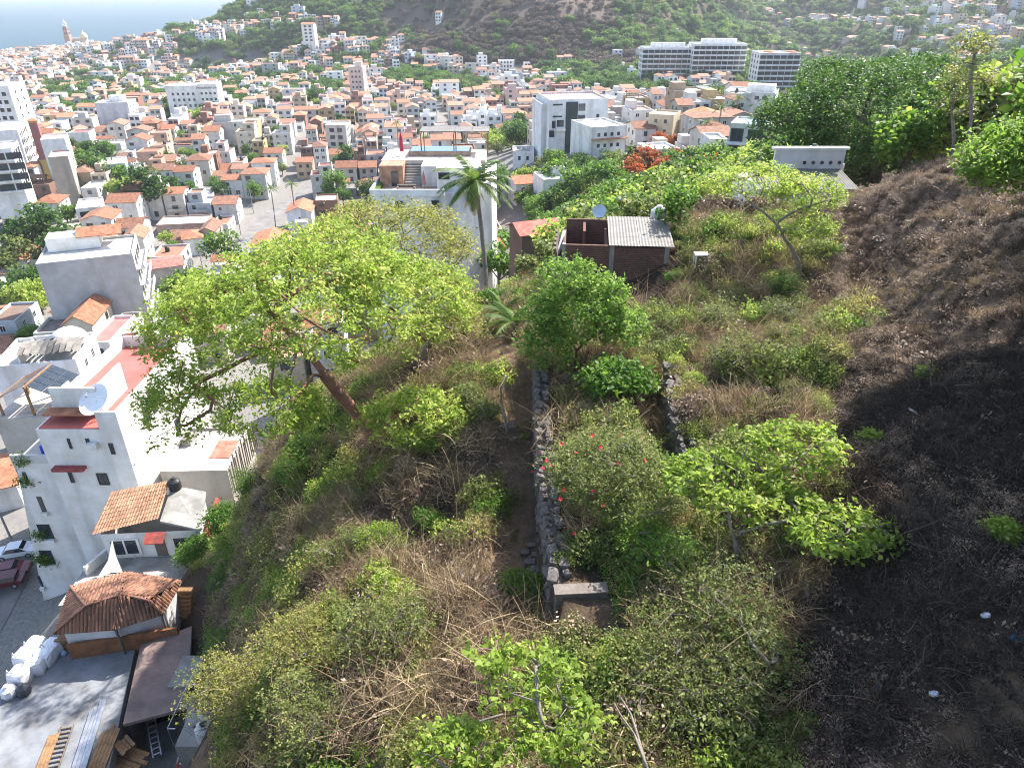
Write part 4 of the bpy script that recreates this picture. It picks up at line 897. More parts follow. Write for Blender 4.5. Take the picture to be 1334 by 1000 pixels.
for i in range(4):
    a_, b_ = inset(i, .93), inset((i + 1) % 4, .93)
    if i == 0: continue
    mb = MB(); mb.add([(*a_, -4), (*b_, -4), (*b_, 3.75), (*a_, 3.75)], [(0, 1, 2, 3), (3, 2, 1, 0)]); mb.build('wall', MATS['concrete'], bs_)
MB().box(qs[1][0] * .35, qs[1][0] * .95, -1.2, 1.4, 4.0, 4.14).build('patch_slab', MATS['concrete'], bs_)
A = Q(165, 944, zb2); mb = MB(); 
# retaining wall right of the workshop
A, B = Q(232, 1010, 40.6), Q(252, 905, 40.6); mb = MB(); mb.prism([(A.x - .25, A.y), (A.x + .25, A.y), (B.x + .25, B.y), (B.x - .25, B.y)], 34, 40.6)
tag(mb.build('retaining_wall', MATS['concrete']), 'narrow concrete retaining wall between workshop and water tanks', 'wall')
# floor of the workshop pit
A, B, C, D = Q(150, 960, 36), Q(240, 930, 36), Q(236, 1060, 36), Q(120, 1060, 36)
o = MB().prism([(p.x, p.y) for p in (D, C, B, A)], 33, 36).build('workshop_floor', MATS['concrete']); o['kind'] = 'structure'
for k_, (px_, py_, lab) in enumerate(((271, 902, 'pale cistern tank at the head of the row of three'), (268, 922, 'pale cistern tank in the middle of the row of three'), (265, 943, 'pale cistern tank beside the red scaffold'))):
    p = Q(px_, py_, 44.2); water_tank(lab, p.x, p.y, 42.9, .58, 1.35, 'paint', (.55, .53, .48))
p = Q(268, 925, 43); mb = MB(); mb.box(p.x - 1.0, p.x + .9, p.y - 2.3, p.y + 2.3, 36, 42.88); tag(mb.build('tank_plinth', MATS['concrete']), 'concrete plinth under the three pale cistern tanks', 'plinth')
ra = thing('pipe_rack', 'blue grey pipe rack beside the pale cistern tanks', 'rack', (p.x - 1.1, p.y, 42.9))
for yy in (-2.2, -.7, .8, 2.2): MB().tube([(0, yy, 0), (0, yy, 1.5), (.45, yy, 1.5)], .03, 5).build('rail', MATS['steel'], ra)
MB().tube([(0, -2.2, 1.5), (0, 2.2, 1.5)], .035, 5).build('rail', MATS['steel'], ra)
sc_ = thing('scaffold', 'red steel scaffold frame below the pale cistern tanks', 'scaffold', (Q(258, 985, 41).x, Q(258, 985, 41).y, 38.5))
for i in range(4):
    MB().tube([(-1.0 + i * .7, -1, 0), (-1.0 + i * .7, -1, 2.6)], .035, 5).build('upright', MATS['steel'], sc_); MB().tube([(-1.0, -1 + i * .6, 2.4), (1.1, -1 + i * .6, 2.4)], .035, 5).build('crossbar', MATS['steel'], sc_)
MB().box(-1.2, 1.3, -1.2, 1, 2.2, 2.34).build('deck', MATS['tile'], sc_, color=(.35, .1, .07)); MB().box(-1.2, 1.3, -1.2, 1, -4, 0).build('base', MATS['concrete'], sc_)
# white bulk bags, crate, timber, ladder
rr = random.Random(3)
def bag(px_, py_, sx_, sy_, sz_, lab, yaw=0):
    p = Q(px_, py_, zs); me = MB(); n = 6; V = []; Fc = []
    import itertools
    b = thing('bulk_bag', lab, 'bag', (p.x, p.y, zs), yaw)
    prof = [(.92, 0), (1.03, .25), (1.0, .6), (.9, .9), (.55, 1.0)]
    for r_, h_ in prof:
        for j in range(16):
            t_ = 2 * math.pi * j / 16; c_, s_ = math.cos(t_), math.sin(t_); q = 1 / max(abs(c_), abs(s_)) ** .75
            V.append((c_ * q * r_ * sx_ / 2 * (1 + rr.uniform(-.05, .05)), s_ * q * r_ * sy_ / 2 * (1 + rr.uniform(-.05, .05)), h_ * sz_ * (1 + rr.uniform(-.05, .05))))
    for i in range(4):
        for j in range(16): Fc.append((i * 16 + j, i * 16 + (j + 1) % 16, (i + 1) * 16 + (j + 1) % 16, (i + 1) * 16 + j))
    Fc += [tuple(range(64, 80)), tuple(range(15, -1, -1))]
    MB().add(V, Fc).build('body', MATS['paint'], b, color=(.78, .78, .8))
    MB().tube([(-sx_ * .4, -sy_ * .4, sz_ * .9), (-sx_ * .3, -sy_ * .35, sz_ * 1.25), (-sx_ * .1, -sy_ * .4, sz_ * .95)], .04, 5).build('strap', MATS['paint'], b, color=(.5, .5, .55))
BAGW = ['end of the row by the wooden crate', 'second from the wooden crate', 'third from the wooden crate', 'in the outer row by the slab corner', 'in the outer row behind the dark sack', 'slumped beside the dark sack']
for k_, (px_, py_) in enumerate(((72, 848), (62, 862), (50, 872), (50, 846), (36, 862), (30, 886))): bag(px_, py_, 1.25, 1.2, 1.0 + .1 * (k_ % 3), 'white bulk bag ' + BAGW[k_], rr.uniform(-.3, .3))
for px_, py_, sx_, cl, lab in ((33, 902, 1.0, (.06, .065, .08), 'dark sack standing at the foot of the white bags'), (14, 905, 1.1, (.7, .7, .72), 'low white sack at the end of the bag heap'), (84, 852, .45, (.35, .5, .6), 'small blue bundle in front of the wooden crate'), (103, 850, .45, (.7, .72, .75), 'small white bundle in front of the wooden crate')):
    p = Q(px_, py_, zs); b = thing('sack', lab, 'sack', (p.x, p.y, zs)); MB().lathe([(sx_ * .4, 0), (sx_ * .5, sx_ * .25), (sx_ * .42, sx_ * .6), (sx_ * .12, sx_ * .8), (sx_ * .16, sx_ * .9)], 9).build('body', MATS['paint'], b, color=cl)
p = Q(112, 838, zs); cr_ = thing('log_crate', 'stack of rough firewood planks against the brown house', 'wood stack', (p.x, p.y, zs), .12)
for j in range(5):
    for i in range(5): MB().box(-1.6 + rr.uniform(-.2, .2), 1.6 + rr.uniform(-.2, .2), -.5 + i * .24, -.29 + i * .24, j * .22, j * .22 + .19).build('plank', MATS['wood'], cr_)
def beam_pile(label, pts, n, wv, m, zz, name='timber_pile', part='board'):
    A, B = Q(*pts[0], zz), Q(*pts[1], zz); t_ = thing(name, label, 'timber', (A.x, A.y, zz), math.atan2(B.y - A.y, B.x - A.x)); Lb = (B - A).length
    for i in range(n):
        l_ = Lb * rr.uniform(.85, 1.05); MB().box(0, l_, -wv / 2, wv / 2, 0, .1).build(part, MATS[m], t_).location = (rr.uniform(-.2, .2), (i - n / 2) * wv * 1.08, rr.choice((0, 0, .11)))
beam_pile('grey steel beams lying on the pale slab', ((98, 1010), (128, 915)), 4, .22, 'steel', zs + .05, 'steel_beams', 'beam')
beam_pile('fresh orange boards lying beside the grey beams', ((120, 1010), (146, 945)), 5, .2, 'wood', zs + .05)
beam_pile('rough brown boards at the outer side of the ladder', ((48, 1010), (72, 950)), 3, .2, 'wood', zs + .05)
beam_pile('orange planks stacked across the workshop pit', ((153, 985), (188, 998)), 7, .26, 'wood', 38.2)
beam_pile('orange planks leaning at the head of the workshop pit', ((158, 962), (170, 975)), 4, .22, 'wood', 39)
def ladder(label, a, b, zz, n, wv, m, tilt=0):
    A, B = Q(*a, zz), Q(*b, zz); t_ = thing('ladder', label, 'ladder', (A.x, A.y, zz), math.atan2(B.y - A.y, B.x - A.x)); Lb = (B - A).length; t_.rotation_euler.y = -tilt
    for s_ in (-1, 1): MB().box(0, Lb, s_ * wv / 2 - .04, s_ * wv / 2 + .04, 0, .08).build('rail', MATS[m], t_)
    for i in range(n): MB().box((i + .5) / n * Lb - .04, (i + .5) / n * Lb + .04, -wv / 2 + .04, wv / 2 - .04, .01, .07).build('rung', MATS[m], t_)
ladder('wooden ladder lying on the pale slab', (66, 1008), (88, 945), zs + .05, 10, .75, 'oldwood'); ladder('short grey ladder inside the dark workshop', (205, 985), (199, 938), 37.2, 8, .5, 'steel', .3)

# street at the far left with cars
zr = gz(-62, 68)
def car(label, px_, py_, yaw, col_, L_=4.3, wagon=False):
    z_ = 25.3; p = Q(px_, py_, z_); z_ = max(gz(p.x, p.y), z_ - .3) + .02; p = Q(px_, py_, z_)
    c_ = thing('parked_car', label, 'car', (p.x, p.y, z_), yaw)
    prof = [(-L_/2, .35), (-L_/2 + .05, .8), (-L_/2 + .9, .92), (-L_/2 + 1.5, 1.42), (L_/2 - 1.5 + (.9 if wagon else 0), 1.45), (L_/2 - .75, .98), (L_/2 - .05, .85), (L_/2, .4)]
    mb = MB(); n = len(prof); hw = .86
    def yw(z__): return hw if z__ < 1.0 else hw - .17
    V = [(x_, -yw(z__), z__) for x_, z__ in prof] + [(x_, yw(z__), z__) for x_, z__ in prof]
    mb.add(V, [(i, i + 1, n + i + 1, n + i)[::-1] for i in range(n - 1)] + [tuple(range(n)), tuple(range(2 * n - 1, n - 1, -1)), (0, n, 2 * n - 1, n - 1)])
    mb.build('body', MATS['carpaint'], c_, color=col_)
    xa, xb = prof[3][0], prof[4][0]
    for s_ in (-1, 1):
        q = [(-L_/2 + 1.0, s_ * (hw + .004), .95), (xa, s_ * (hw - .15), 1.38), (xb, s_ * (hw - .15), 1.4), (prof[5][0] - .1, s_ * (hw + .004), .98)]
        MB().add(q, [(0, 1, 2, 3), (3, 2, 1, 0)]).build('side_window', MATS['glass'], c_)
    for (xA, zA), (xB, zB) in ((prof[2], prof[3]), (prof[4], prof[5])):
        d_ = .015; MB().add([(xA, -.74, zA + d_), (xA, .74, zA + d_), (xB, .62, zB + d_ - .03), (xB, -.62, zB + d_ - .03)], [(0, 1, 2, 3), (3, 2, 1, 0)]).build('windscreen', MATS['glass'], c_)
    for x_ in (-L_ * .31, L_ * .31):
        for s_ in (-1, 1):
            wv = MB().tube([(x_, s_ * .7, .31), (x_, s_ * .89, .31)], .31, 14).build('wheel', MATS['tyre'], c_); MB().tube([(x_, s_ * .8, .31), (x_, s_ * .9, .31)], .19, 10).build('rim', MATS['steel'], wv)
    return c_
car('white sedan parked beside the white apartment house', 24, 722, .25, (.8, .8, .8)); car('dark maroon car parked behind the white sedan', 14, 748, .28, (.14, .02, .03)); car('dark red car in the shade below the balconies', 4, 762, .28, (.1, .015, .02), 4.6, True)
for lab, a, b, hh in (('leaning pale utility pole beside the white sedan', (14, 700), (2, 655), 8.5),):
    p = Q(16, 705, zr); MB0 = thing('utility_pole', lab, 'pole', (p.x, p.y, zr)); MB().tube([(0, 0, -1), (0, 0, hh)], [.14, .1], 8).build('pole', MATS['concrete'], MB0); MB().box(-.7, .7, -.05, .05, hh - .8, hh - .7).build('crossarm', MATS['oldwood'], MB0)
# paved street strips
def strip(pts, wv, m, label, up=.06):
    L_, R_ = [], []
    dense = []
    for i in range(len(pts) - 1):
        for t_ in np.linspace(0, 1, 9)[: (9 if i == len(pts) - 2 else 8)]: dense.append(Vector(pts[i]).lerp(Vector(pts[i + 1]), t_))
    for i, p in enumerate(dense):
        d_ = (dense[min(i + 1, len(dense) - 1)] - dense[max(i - 1, 0)]).normalized(); n_ = Vector((-d_.y, d_.x))
        for a_, s_ in ((L_, 1), (R_, -1)):
            q = p + n_ * s_ * wv / 2; a_.append((q.x, q.y, gz(q.x, q.y) + up))
    n = len(L_); mb = MB(); mb.add(L_ + R_, [(i, n + i, n + i + 1, i + 1) for i in range(n - 1)]); o = mb.build('street', MATS[m]); o['kind'] = 'structure'; return o
strip([(-52, 36), (-56, 50), (-60, 66), (-64, 84), (-70, 110)], 8, 'cobble', 's')
A, B = Q(262, 345, CAMZ - 60), Q(335, 240, CAMZ - 59)
strip([(A.x - 6, A.y - 20), (A.x, A.y), (B.x, B.y), (B.x + 12, B.y + 60)], 8, 'cobble', 's')
STREETS = [((A.x - 6, A.y - 20), (A.x, A.y), 4), ((A.x, A.y), (B.x, B.y), 4), ((B.x, B.y), (B.x + 12, B.y + 60), 4), ((-56, 50), (-70, 110), 4)]
sp = Vector((B.x - A.x, B.y - A.y)); sy = math.atan2(sp.y, sp.x)
for k_, (t_, s_, cl, cn) in enumerate(((.05, 3, (.4, .03, .03), 'red'), (.12, -3, (.75, .75, .75), 'white'), (.2, 3, (.3, .32, .36), 'grey'), (.0, -3, (.55, .6, .68), 'silver blue'), (.33, 3, (.7, .7, .7), 'pale silver'), (.5, -3, (.05, .05, .06), 'black'), (-.12, 3, (.6, .1, .1), 'bright red'), (-.12, -3, (.72, .72, .74), 'off white'))):
    c_ = car(cn + ' car parked along the sunlit mid town street', 300, 300, sy, cl); x_, y_ = A.x + sp.x * t_ - math.sin(sy) * s_, A.y + sp.y * t_ + math.cos(sy) * s_
    c_.location = (x_, y_, gz(x_, y_) + .08); c_['group'] = 'cars parked in the mid town street'

# utility poles with sagging cables along the mid town street
pp_ = [Vector((A.x + sp.x * t_ - math.sin(sy) * 4.6, A.y + sp.y * t_ + math.cos(sy) * 4.6, 0)) for t_ in (-.1, .2, .5, .8, 1.1)]
for p_ in pp_: p_.z = gz(p_.x, p_.y)
for i_, p_ in enumerate(pp_):
    u_ = thing('utility_pole', 'concrete utility pole with cables, %s along the sunlit street' % ('beside the red car', 'second', 'third', 'fourth', 'last')[i_], 'pole', tuple(p_), sy)
    MB().tube([(0, 0, -1), (0, 0, 8.5)], [.16, .11], 8).build('pole', MATS['concrete'], u_); MB().box(-.06, .06, -.9, .9, 7.7, 7.85).build('crossarm', MATS['oldwood'], u_)
    if i_ < len(pp_) - 1:
        L_ = (pp_[i_ + 1] - p_).length; dz_ = pp_[i_ + 1].z - p_.z
        for o_ in (-.8, 0, .8): MB().tube([(L_ * t_, o_, 7.9 + dz_ * t_ - 1.4 * 4 * t_ * (1 - t_) * .5) for t_ in (0, .25, .5, .75, 1)], .035, 4).build('cable', MATS['blackplastic'], u_)
# ---------------------------------------------------------------- vegetation library
RNG = np.random.default_rng(11)
def unit(n, rng): v = rng.normal(size=(n, 3)); return v / np.linalg.norm(v, axis=1, keepdims=True)
def leaves(C, size, rng, k=1, spread=0.0, aspect=.55, up=.5, jit=.35, out=None):
    """kite shaped leaves: C centres (n,3); returns verts, quads, per-leaf shade value"""
    n = len(C) * k
    C = np.repeat(C, k, 0) + (rng.normal(size=(n, 3)) * spread if spread else 0)
    a = unit(n, rng); a[:, 2] *= .6
    if out is not None: a = a + np.repeat(out, k, 0) * 1.0
    a /= np.linalg.norm(a, axis=1, keepdims=True) + 1e-9
    nr = unit(n, rng); nr[:, 2] = np.abs(nr[:, 2]) + up; b = np.cross(a, nr); b /= np.linalg.norm(b, axis=1, keepdims=True) + 1e-9
    s = size * (1 + jit * rng.uniform(-1, 1, n))[:, None]
    dn = np.cross(b, a) * s * .12
    V = np.stack([C - a * s * .5, C + b * s * aspect * .5 + dn, C + a * s * .5, C - b * s * aspect * .5 + dn], 1).reshape(-1, 3)
    return V, np.arange(n * 4).reshape(-1, 4), rng.uniform(0, 1, n)
def strands(C, length, width, rng, droop=.5, lean=.6, seg=3, dirs=None):
    """thin curved blades or twigs rising from C"""
    n = len(C); d = unit(n, rng) * lean if dirs is None else dirs + unit(n, rng) * lean * .5
    if dirs is None: d[:, 2] = np.abs(d[:, 2]) + .5
    d /= np.linalg.norm(d, axis=1, keepdims=True)
    L_ = length * rng.uniform(.5, 1.3, n)[:, None]; sd = np.cross(d, unit(n, rng)); sd /= np.linalg.norm(sd, axis=1, keepdims=True) + 1e-9
    w = width * rng.uniform(.6, 1.4, n)[:, None]; bend = unit(n, rng) * droop; bend[:, 2] = -np.abs(bend[:, 2])
    rows = []
    for i in range(seg + 1):
        t = i / seg; c = C + d * L_ * t + bend * L_ * t * t * .6; ww = w * (1 - .75 * t); rows += [c - sd * ww, c + sd * ww]
    V = np.stack(rows, 1).reshape(-1, 3); base = np.arange(n)[:, None] * (2 * seg + 2)
    Fq = np.concatenate([base + np.array([2 * i, 2 * i + 1, 2 * i + 3, 2 * i + 2]) for i in range(seg)], 0)
    return V, Fq, np.tile(rng.uniform(0, 1, n), seg)
def joinm(parts):
    V, Q_, A = [], [], []; o = 0
    for v, q, a in parts: V.append(v); Q_.append(q + o); A.append(a); o += len(v)
    return np.concatenate(V), np.concatenate(Q_), np.concatenate(A)
def leafmesh(name, parts, m):
    V, Q_, A = joinm(parts if isinstance(parts, list) else [parts]); me = npmesh(name, V, Q_, A); me.materials.append(MATS[m]); return me
class Skeleton:
    """branch skeleton grown towards target points"""
    def __init__(s, pts, rng, r0):
        s.P = [np.array(p, float) for p in pts]; s.par = [-1] + list(range(len(pts) - 1)); s.rng = rng; s.r0 = r0; s.nt = len(pts)
    def attach(s, T, seg=.5, lo=0, wob=.12, curve=.35):
        A = np.array(s.P); d = np.linalg.norm(A - T, axis=1) + 0.6 * np.maximum(0, A[:, 2] - T[2]); d[:lo] += 50
        j = int(d.argmin()); p0 = s.P[j]; L_ = np.linalg.norm(T - p0); n = max(1, int(L_ / seg))
        pd = p0 - s.P[s.par[j]] if s.par[j] >= 0 else np.array([0, 0, 1.]); pd = pd / (np.linalg.norm(pd) + 1e-9)
        c = p0 + pd * L_ * curve + np.array([0, 0, L_ * .08]); pv = j
        for i in range(1, n + 1):
            t = i / n; q = p0 * (1 - t) ** 2 + 2 * c * t * (1 - t) + T * t * t
            if i < n: q = q + s.rng.normal(size=3) * wob * seg
            s.P.append(q); s.par.append(pv); pv = len(s.P) - 1
        return pv
    def radii(s, tip, e=.46):
        n = len(s.P); cnt = np.zeros(n); ch = [[] for _ in range(n)]
        for i in range(n - 1, 0, -1): ch[s.par[i]].append(i)
        for i in range(n - 1, -1, -1):
            if not ch[i]: cnt[i] = 1
            if s.par[i] >= 0: cnt[s.par[i]] += cnt[i]
        r_ = tip * cnt ** e; f = s.r0 / r_[0]
        r_ = np.where(np.arange(n) < s.nt, r_ * f, np.minimum(r_ * (1 + (f - 1) * .3), s.r0 * .6)); s.r = r_; s.ch = ch; s.cnt = cnt
    def mesh(s, name, m, tip=.012, minr=0.0):
        s.radii(tip); mb = MB(); st = [0]; done = set()
        stack = [(0, None)]
        while stack:
            i, pr = stack.pop(); chain = ([pr] if pr is not None else []) + [i]
            while s.ch[i]:
                c = sorted(s.ch[i], key=lambda q: -s.cnt[q])
                for o in c[1:]:
                    if s.r[o] >= minr: stack.append((o, i))
                i = c[0]
                if s.r[i] < minr: break
                chain.append(i)
            if len(chain) > 1:
                rad = [s.r[q] for q in chain]
                if pr is not None: rad[0] = rad[1]
                k = 9 if rad[0] > .12 else 6 if rad[0] > .05 else 4
                mb.tube([s.P[q] for q in chain], rad, k, cap=False)
        me = mb.mesh(name, MATS[m]); me.polygons.foreach_set('use_smooth', [True] * len(me.polygons)); return me
def ell_tips(c, r, n, rng, shell=.55, low=-.35):
    """points in the outer part of an ellipsoid crown"""
    d = unit(n * 3, rng); d = d[d[:, 2] > low][:n]; return np.array(c) + d * np.array(r) * rng.uniform(shell, 1, (len(d), 1)) ** .7
def make_tree(name, label, cat, trunk, r0, crowns, leaf, bark, rng, n1=10, n2=60, n3=260, lsize=.16, lk=8, lspread=.28, seg=.5, minr=.012, group=None, extra=None, tip=.011, curve=.22, flat=.55, twig=0):
    """crowns: list of (centre, radii, weight) in world coordinates; trunk: world points, base first"""
    b = np.array(trunk[0], float); root = thing(name, label, cat, tuple(b), 0, group)
    sk = Skeleton([np.array(p) - b for p in trunk], rng, r0); nt = len(trunk)
    W_ = np.array([c[2] for c in crowns], float); W_ /= W_.sum(); ends = []
    for n, sh, lo in ((n1, .35, max(1, nt // 2)), (n2, .5, nt - 1), (n3, .62, nt - 1)):
        T = np.concatenate([ell_tips(np.array(c) - b, r_, max(1, int(round(n * w))), rng, sh) for (c, r_, _), w in zip(crowns, W_)])
        T = T[rng.permutation(len(T))]
        ends = [sk.attach(t, seg, lo, curve=curve) for t in T]
    link('trunk', sk.mesh('trunk', bark, tip, minr), None, root)
    E = np.array([sk.P[i] for i in ends]); n = len(E)
    # leaf sprays round each twig end
    k = lk; C = np.repeat(E, k, 0) + rng.normal(size=(n * k, 3)) * np.array([1, 1, flat]) * lspread
    parts = [leaves(C, lsize, rng, 4, lsize * .55, jit=.5)]
    tone = np.repeat(rng.uniform(0, 1, n), k * 4); parts[0] = (parts[0][0], parts[0][1], .6 * tone + .4 * parts[0][2])
    if extra: parts.append(extra(E))
    link('crown', leafmesh('crown', parts, leaf), None, root)
    if twig:
        C = E[rng.integers(0, n, twig)] * rng.uniform(.3, 1, (twig, 1)) + rng.normal(size=(twig, 3)) * lspread; link('twigs', leafmesh('twigs', [strands(C, lspread * 3.2, .007, rng, .6, 1.2, 4)], 'dry'), None, root)
    return root
# --- shared crowns for the many small trees of the town
def proto_tree(seed, rx, rz, leaf, nl, lsize, lumps=9, bark='bark'):
    rng = np.random.default_rng(seed); lp = ell_tips((0, 0, rz * 1.15), (rx * .72, rx * .72, rz * .6), lumps, rng, .5, -.6)
    C = []
    for c in lp:
        rr_ = rx * rng.uniform(.32, .5); d = unit(nl // lumps, rng); d[:, 2] = d[:, 2] * .75 + .1
        C.append(c + d * rr_ * rng.uniform(.55, 1.05, (len(d), 1)))
    C = np.concatenate(C); crown = leafmesh('crown', leaves(C, lsize, rng, 2, lsize * .35, .75), leaf)
    mb = MB(); mb.tube([(0, 0, -1.2), (.05, 0, rz * .4), (0, .1, rz * .9)], [.22, .16, .1], 6)
    for c in lp[:5]: mb.tube([(0, .05, rz * .5), tuple(np.array([0, 0, rz * .6]) * .5 + c * .5), tuple(c)], [.1, .07, .03], 5)
    return crown, mb.mesh('trunk', MATS[bark])
TREEP = {'green': [proto_tree(s, 3.6, 3.4, 'leaf_green', 620, .5) for s in (1, 2, 3)], 'dark': [proto_tree(s, 3.8, 3.6, 'leaf_dark', 660, .5) for s in (4, 5, 6)],
         'lime': [proto_tree(s, 3.4, 3.0, 'leaf_lime', 560, .48) for s in (7, 8)], 'orange': [proto_tree(s, 3.6, 2.6, 'leaf_orange', 560, .45) for s in (9, 10)],
         'scrub': [proto_tree(s, 3.2, 2.8, 'leaf_scrub', 560, .45) for s in (11, 12)], 'brown': [proto_tree(s, 3.4, 3.0, 'leaf_bare', 480, .5) for s in (13, 14)]}
TREES = []
def small_tree(kind, label, x, y, s=1.0, sz=1.0, group=None, rr_=random.Random(2), name='tree', zoff=0):
    cr_, tk = rr_.choice(TREEP[kind]); z = gz(x, y) + zoff
    t = thing(name, label, 'tree', (x, y, z), rr_.uniform(0, 6.28), group); t.scale = (s, s, s * sz)
    for nm, me in (('trunk', tk), ('crown', cr_)):
        o = bpy.data.objects.new(nm, me); COL.objects.link(o); o.parent = t
    TREES.append((x, y, 3.4 * s)); return t
def palm(label, base, top, nfr=16, fl=3.2, rng=None, r0=.2, group=None, dead=4, name='palm_tree', leaflet=.5, droopy=1.0):
    rng = rng or np.random.default_rng(5); b = Vector(base); t = thing(name, label, 'palm', tuple(b), 0, group); T = Vector(top) - b
    n = 8; pts = [T * (i / n) + Vector((math.sin(i / n * 3) * .18, 0, 0)) for i in range(n + 1)]
    pts[0].z -= .6
    link('trunk', MB().tube(pts, [r0 * (1.25 if i == 0 else 1 - .25 * i / n) for i in range(n + 1)], 9).mesh('trunk', MATS['bark_grey']), None, t)
    for f in range(nfr + dead):
        az = 2.4 * f + rng.uniform(-.3, .3); isd = f >= nfr; el = (rng.uniform(-1.35, -1.0) if isd else 1.15 - 1.35 * (f / nfr)); L_ = fl * rng.uniform(.8, 1.1) * (.7 if isd else 1)
        p = np.array(pts[-1]); d = np.array([math.cos(az) * math.cos(el), math.sin(az) * math.cos(el), math.sin(el)]); spine = [p]
        for i in range(9):
            d = d + np.array([0, 0, -.13 * droopy * (1 if not isd else .3)]); d /= np.linalg.norm(d); p = p + d * L_ / 9; spine.append(p)
        V, Q_, A = [], [], []
        S = np.array(spine); side0 = np.cross(d, [0, 0, 1.]); side0 /= np.linalg.norm(side0) + 1e-9; m = 34
        for q in range(m):
            tt = (q + 1.5) / (m + 1) * 9; i = min(int(tt), 8); c = S[i] + (S[i + 1] - S[i]) * (tt - i); fw = (S[i + 1] - S[i]); fw = fw / np.linalg.norm(fw)
            ll = leaflet * L_ * .38 * math.sin(math.pi * min(1, .12 + .9 * (q + 1) / m)) ** .7
            for sg in (-1, 1):
                dirn = side0 * sg * .75 + fw * .55 + np.array([0, 0, -.30 + rng.uniform(-.12, .12)]); e = c + dirn * ll; wv = fw * .035 * fl / 3
                o = len(V); V += [c - wv, c + wv, c + dirn * ll * .6 + wv * 1.2 + np.array([0, 0, .02]), e]; Q_.append((o, o + 1, o + 2, o + 3)); A.append((.95 if isd else rng.uniform(0, .6)) )
        me = npmesh('frond', np.array(V), np.array(Q_), np.array(A)); me.materials.append(MATS['dry' if isd else 'palmleaf']); link('frond', me, None, t)
        if f % 1 == 0:
            o_ = len(me.vertices)
    return t
# ---------------------------------------------------------------- houses filling the town
R = random.Random(42)
def inpoly(px, py, poly):
    c = False; n = len(poly)
    for i in range(n):
        x1, y1 = poly[i]; x2, y2 = poly[(i + 1) % n]
        if (y1 > py) != (y2 > py) and px < (x2 - x1) * (py - y1) / (y2 - y1) + x1: c = not c
    return c
WOODS = [[(5,112),(60,95),(200,86),(330,92),(420,108),(430,128),(300,140),(288,150),(218,150),(200,140),(120,148),(20,132)],
         [(92,190),(150,182),(165,205),(150,220),(95,215)], [(152,222),(210,228),(208,265),(150,262)], [(-20,258),(60,258),(95,300),(80,318),(-20,312)],
         [(640,188),(672,160),(706,190),(760,196),(800,190),(905,195),(925,225),(1000,250),(900,280),(760,262),(740,290),(640,300)],
         [(740,92),(840,98),(840,112),(965,118),(1000,112),(950,128),(850,128),(760,120)], [(15,372),(60,372),(62,402),(20,402)], [(215,340),(275,350),(300,380),(215,395)],
         [(480,92),(540,88),(600,96),(640,108),(600,118),(500,112)], [(360,96),(440,86),(452,118),(420,132),(365,128)], [(640,300),(700,270),(720,330),(650,350)], [(438,246),(482,240),(482,305),(440,305)]]
def wooded(px, py): return any(inpoly(px, py, w) for w in WOODS)
def taken(x, y, r_):
    for ox, oy, orr in OCC:
        if (x - ox) ** 2 + (y - oy) ** 2 < (orr * .88 + r_ * .7) ** 2: return True
    for (ax, ay), (bx, by), hw in STREETS:
        dx, dy = bx - ax, by - ay; t = max(0, min(1, ((x - ax) * dx + (y - ay) * dy) / (dx * dx + dy * dy)))
        if math.hypot(x - ax - t * dx, y - ay - t * dy) < hw - .5 + r_ * .6: return True
    return False
def near_land(x, y):
    return min(LANDS, key=lambda l: (l[0] - x) ** 2 + (l[1] - y) ** 2)[2]
lots = []
ang = math.radians(9); ca, sa = math.cos(ang), math.sin(ang)
gu = -900.0
v = 40.0
while v < 1500:
    bd = 22.6 if v < 900 else 26; row = 0
    for half in (0, 1):
        vy = v + 5.6 + half * 11.3; u = -1150.0
        while u < (420 if v < 520 else 1150):
            if int((u + 5000) // 74) != int((u + 5000 + 11) // 74): u += 7.5
            w = R.uniform(4.8, 9.5) if R.random() > .05 else R.uniform(12, 16); x = (u + w / 2) * ca - vy * sa; y = (u + w / 2) * sa + vy * ca
            lots.append((x, y, w, 10.8 * R.uniform(.75, 1.0), half)); u += w + R.choice((0, .1, .3, 1.0))
    v += bd + R.choice((4.5, 5.5, 6.5))
lx = np.array([l[0] for l in lots]); ly = np.array([l[1] for l in lots]); lz = height(lx, ly)
cand = []
for (x, y, w, d, half), z in zip(lots, lz):
    if y < 95 and not (y > 64 and -62 < x < -15): continue
    px, py, dep = PIX(x, y, z + 4)
    if not (-70 < px < 1400 and -15 < py < 470): continue
    cand.append((dep, x, y, w, d, z, px, py, half))
cand.sort()
# which lots hold a house
houses, gardens = [], []
for dep, x, y, w, d, z, px, py, half in cand:
    if z < SEA + 3: continue
    right = px > 640 and py > 190
    if right or (px > 960 and dep < 620): continue
    r0 = math.hypot(x, y)
    e = abs(gz(x + 8, y) - gz(x - 8, y)) / 16 + abs(gz(x, y + 8) - gz(x, y - 8)) / 16
    if taken(x, y, .5 * min(w, d)): continue
    if wooded(px, py) and not (dep > 400 and px < 460 and R.random() < .4):
        if dep < 400: gardens.append((x, y, dep, px, py))
        continue
    if dep > 560:
        hill = z > 22 + 0 * dep
        p_ = .95 if e < .22 else .8 if (e < .6 and px < 660 and z < 48) else .18 if e < .5 else .02
        if px > 700: p_ = .75 if (e < .3 and 960 < px) else .3 if 1150 < px else (.12 if e < .3 else .03)
        if 480 < px < 860 and py < 85 and e > .3: p_ = .03 if px < 640 else 0
        if R.random() > p_:
            continue
    elif R.random() < (.31 if dep > 200 else .28): gardens.append((x, y, dep, px, py)); continue
    houses.append((dep, x, y, w, d, z, px, py, e))
print('town houses', len(houses), 'gardens', len(gardens))
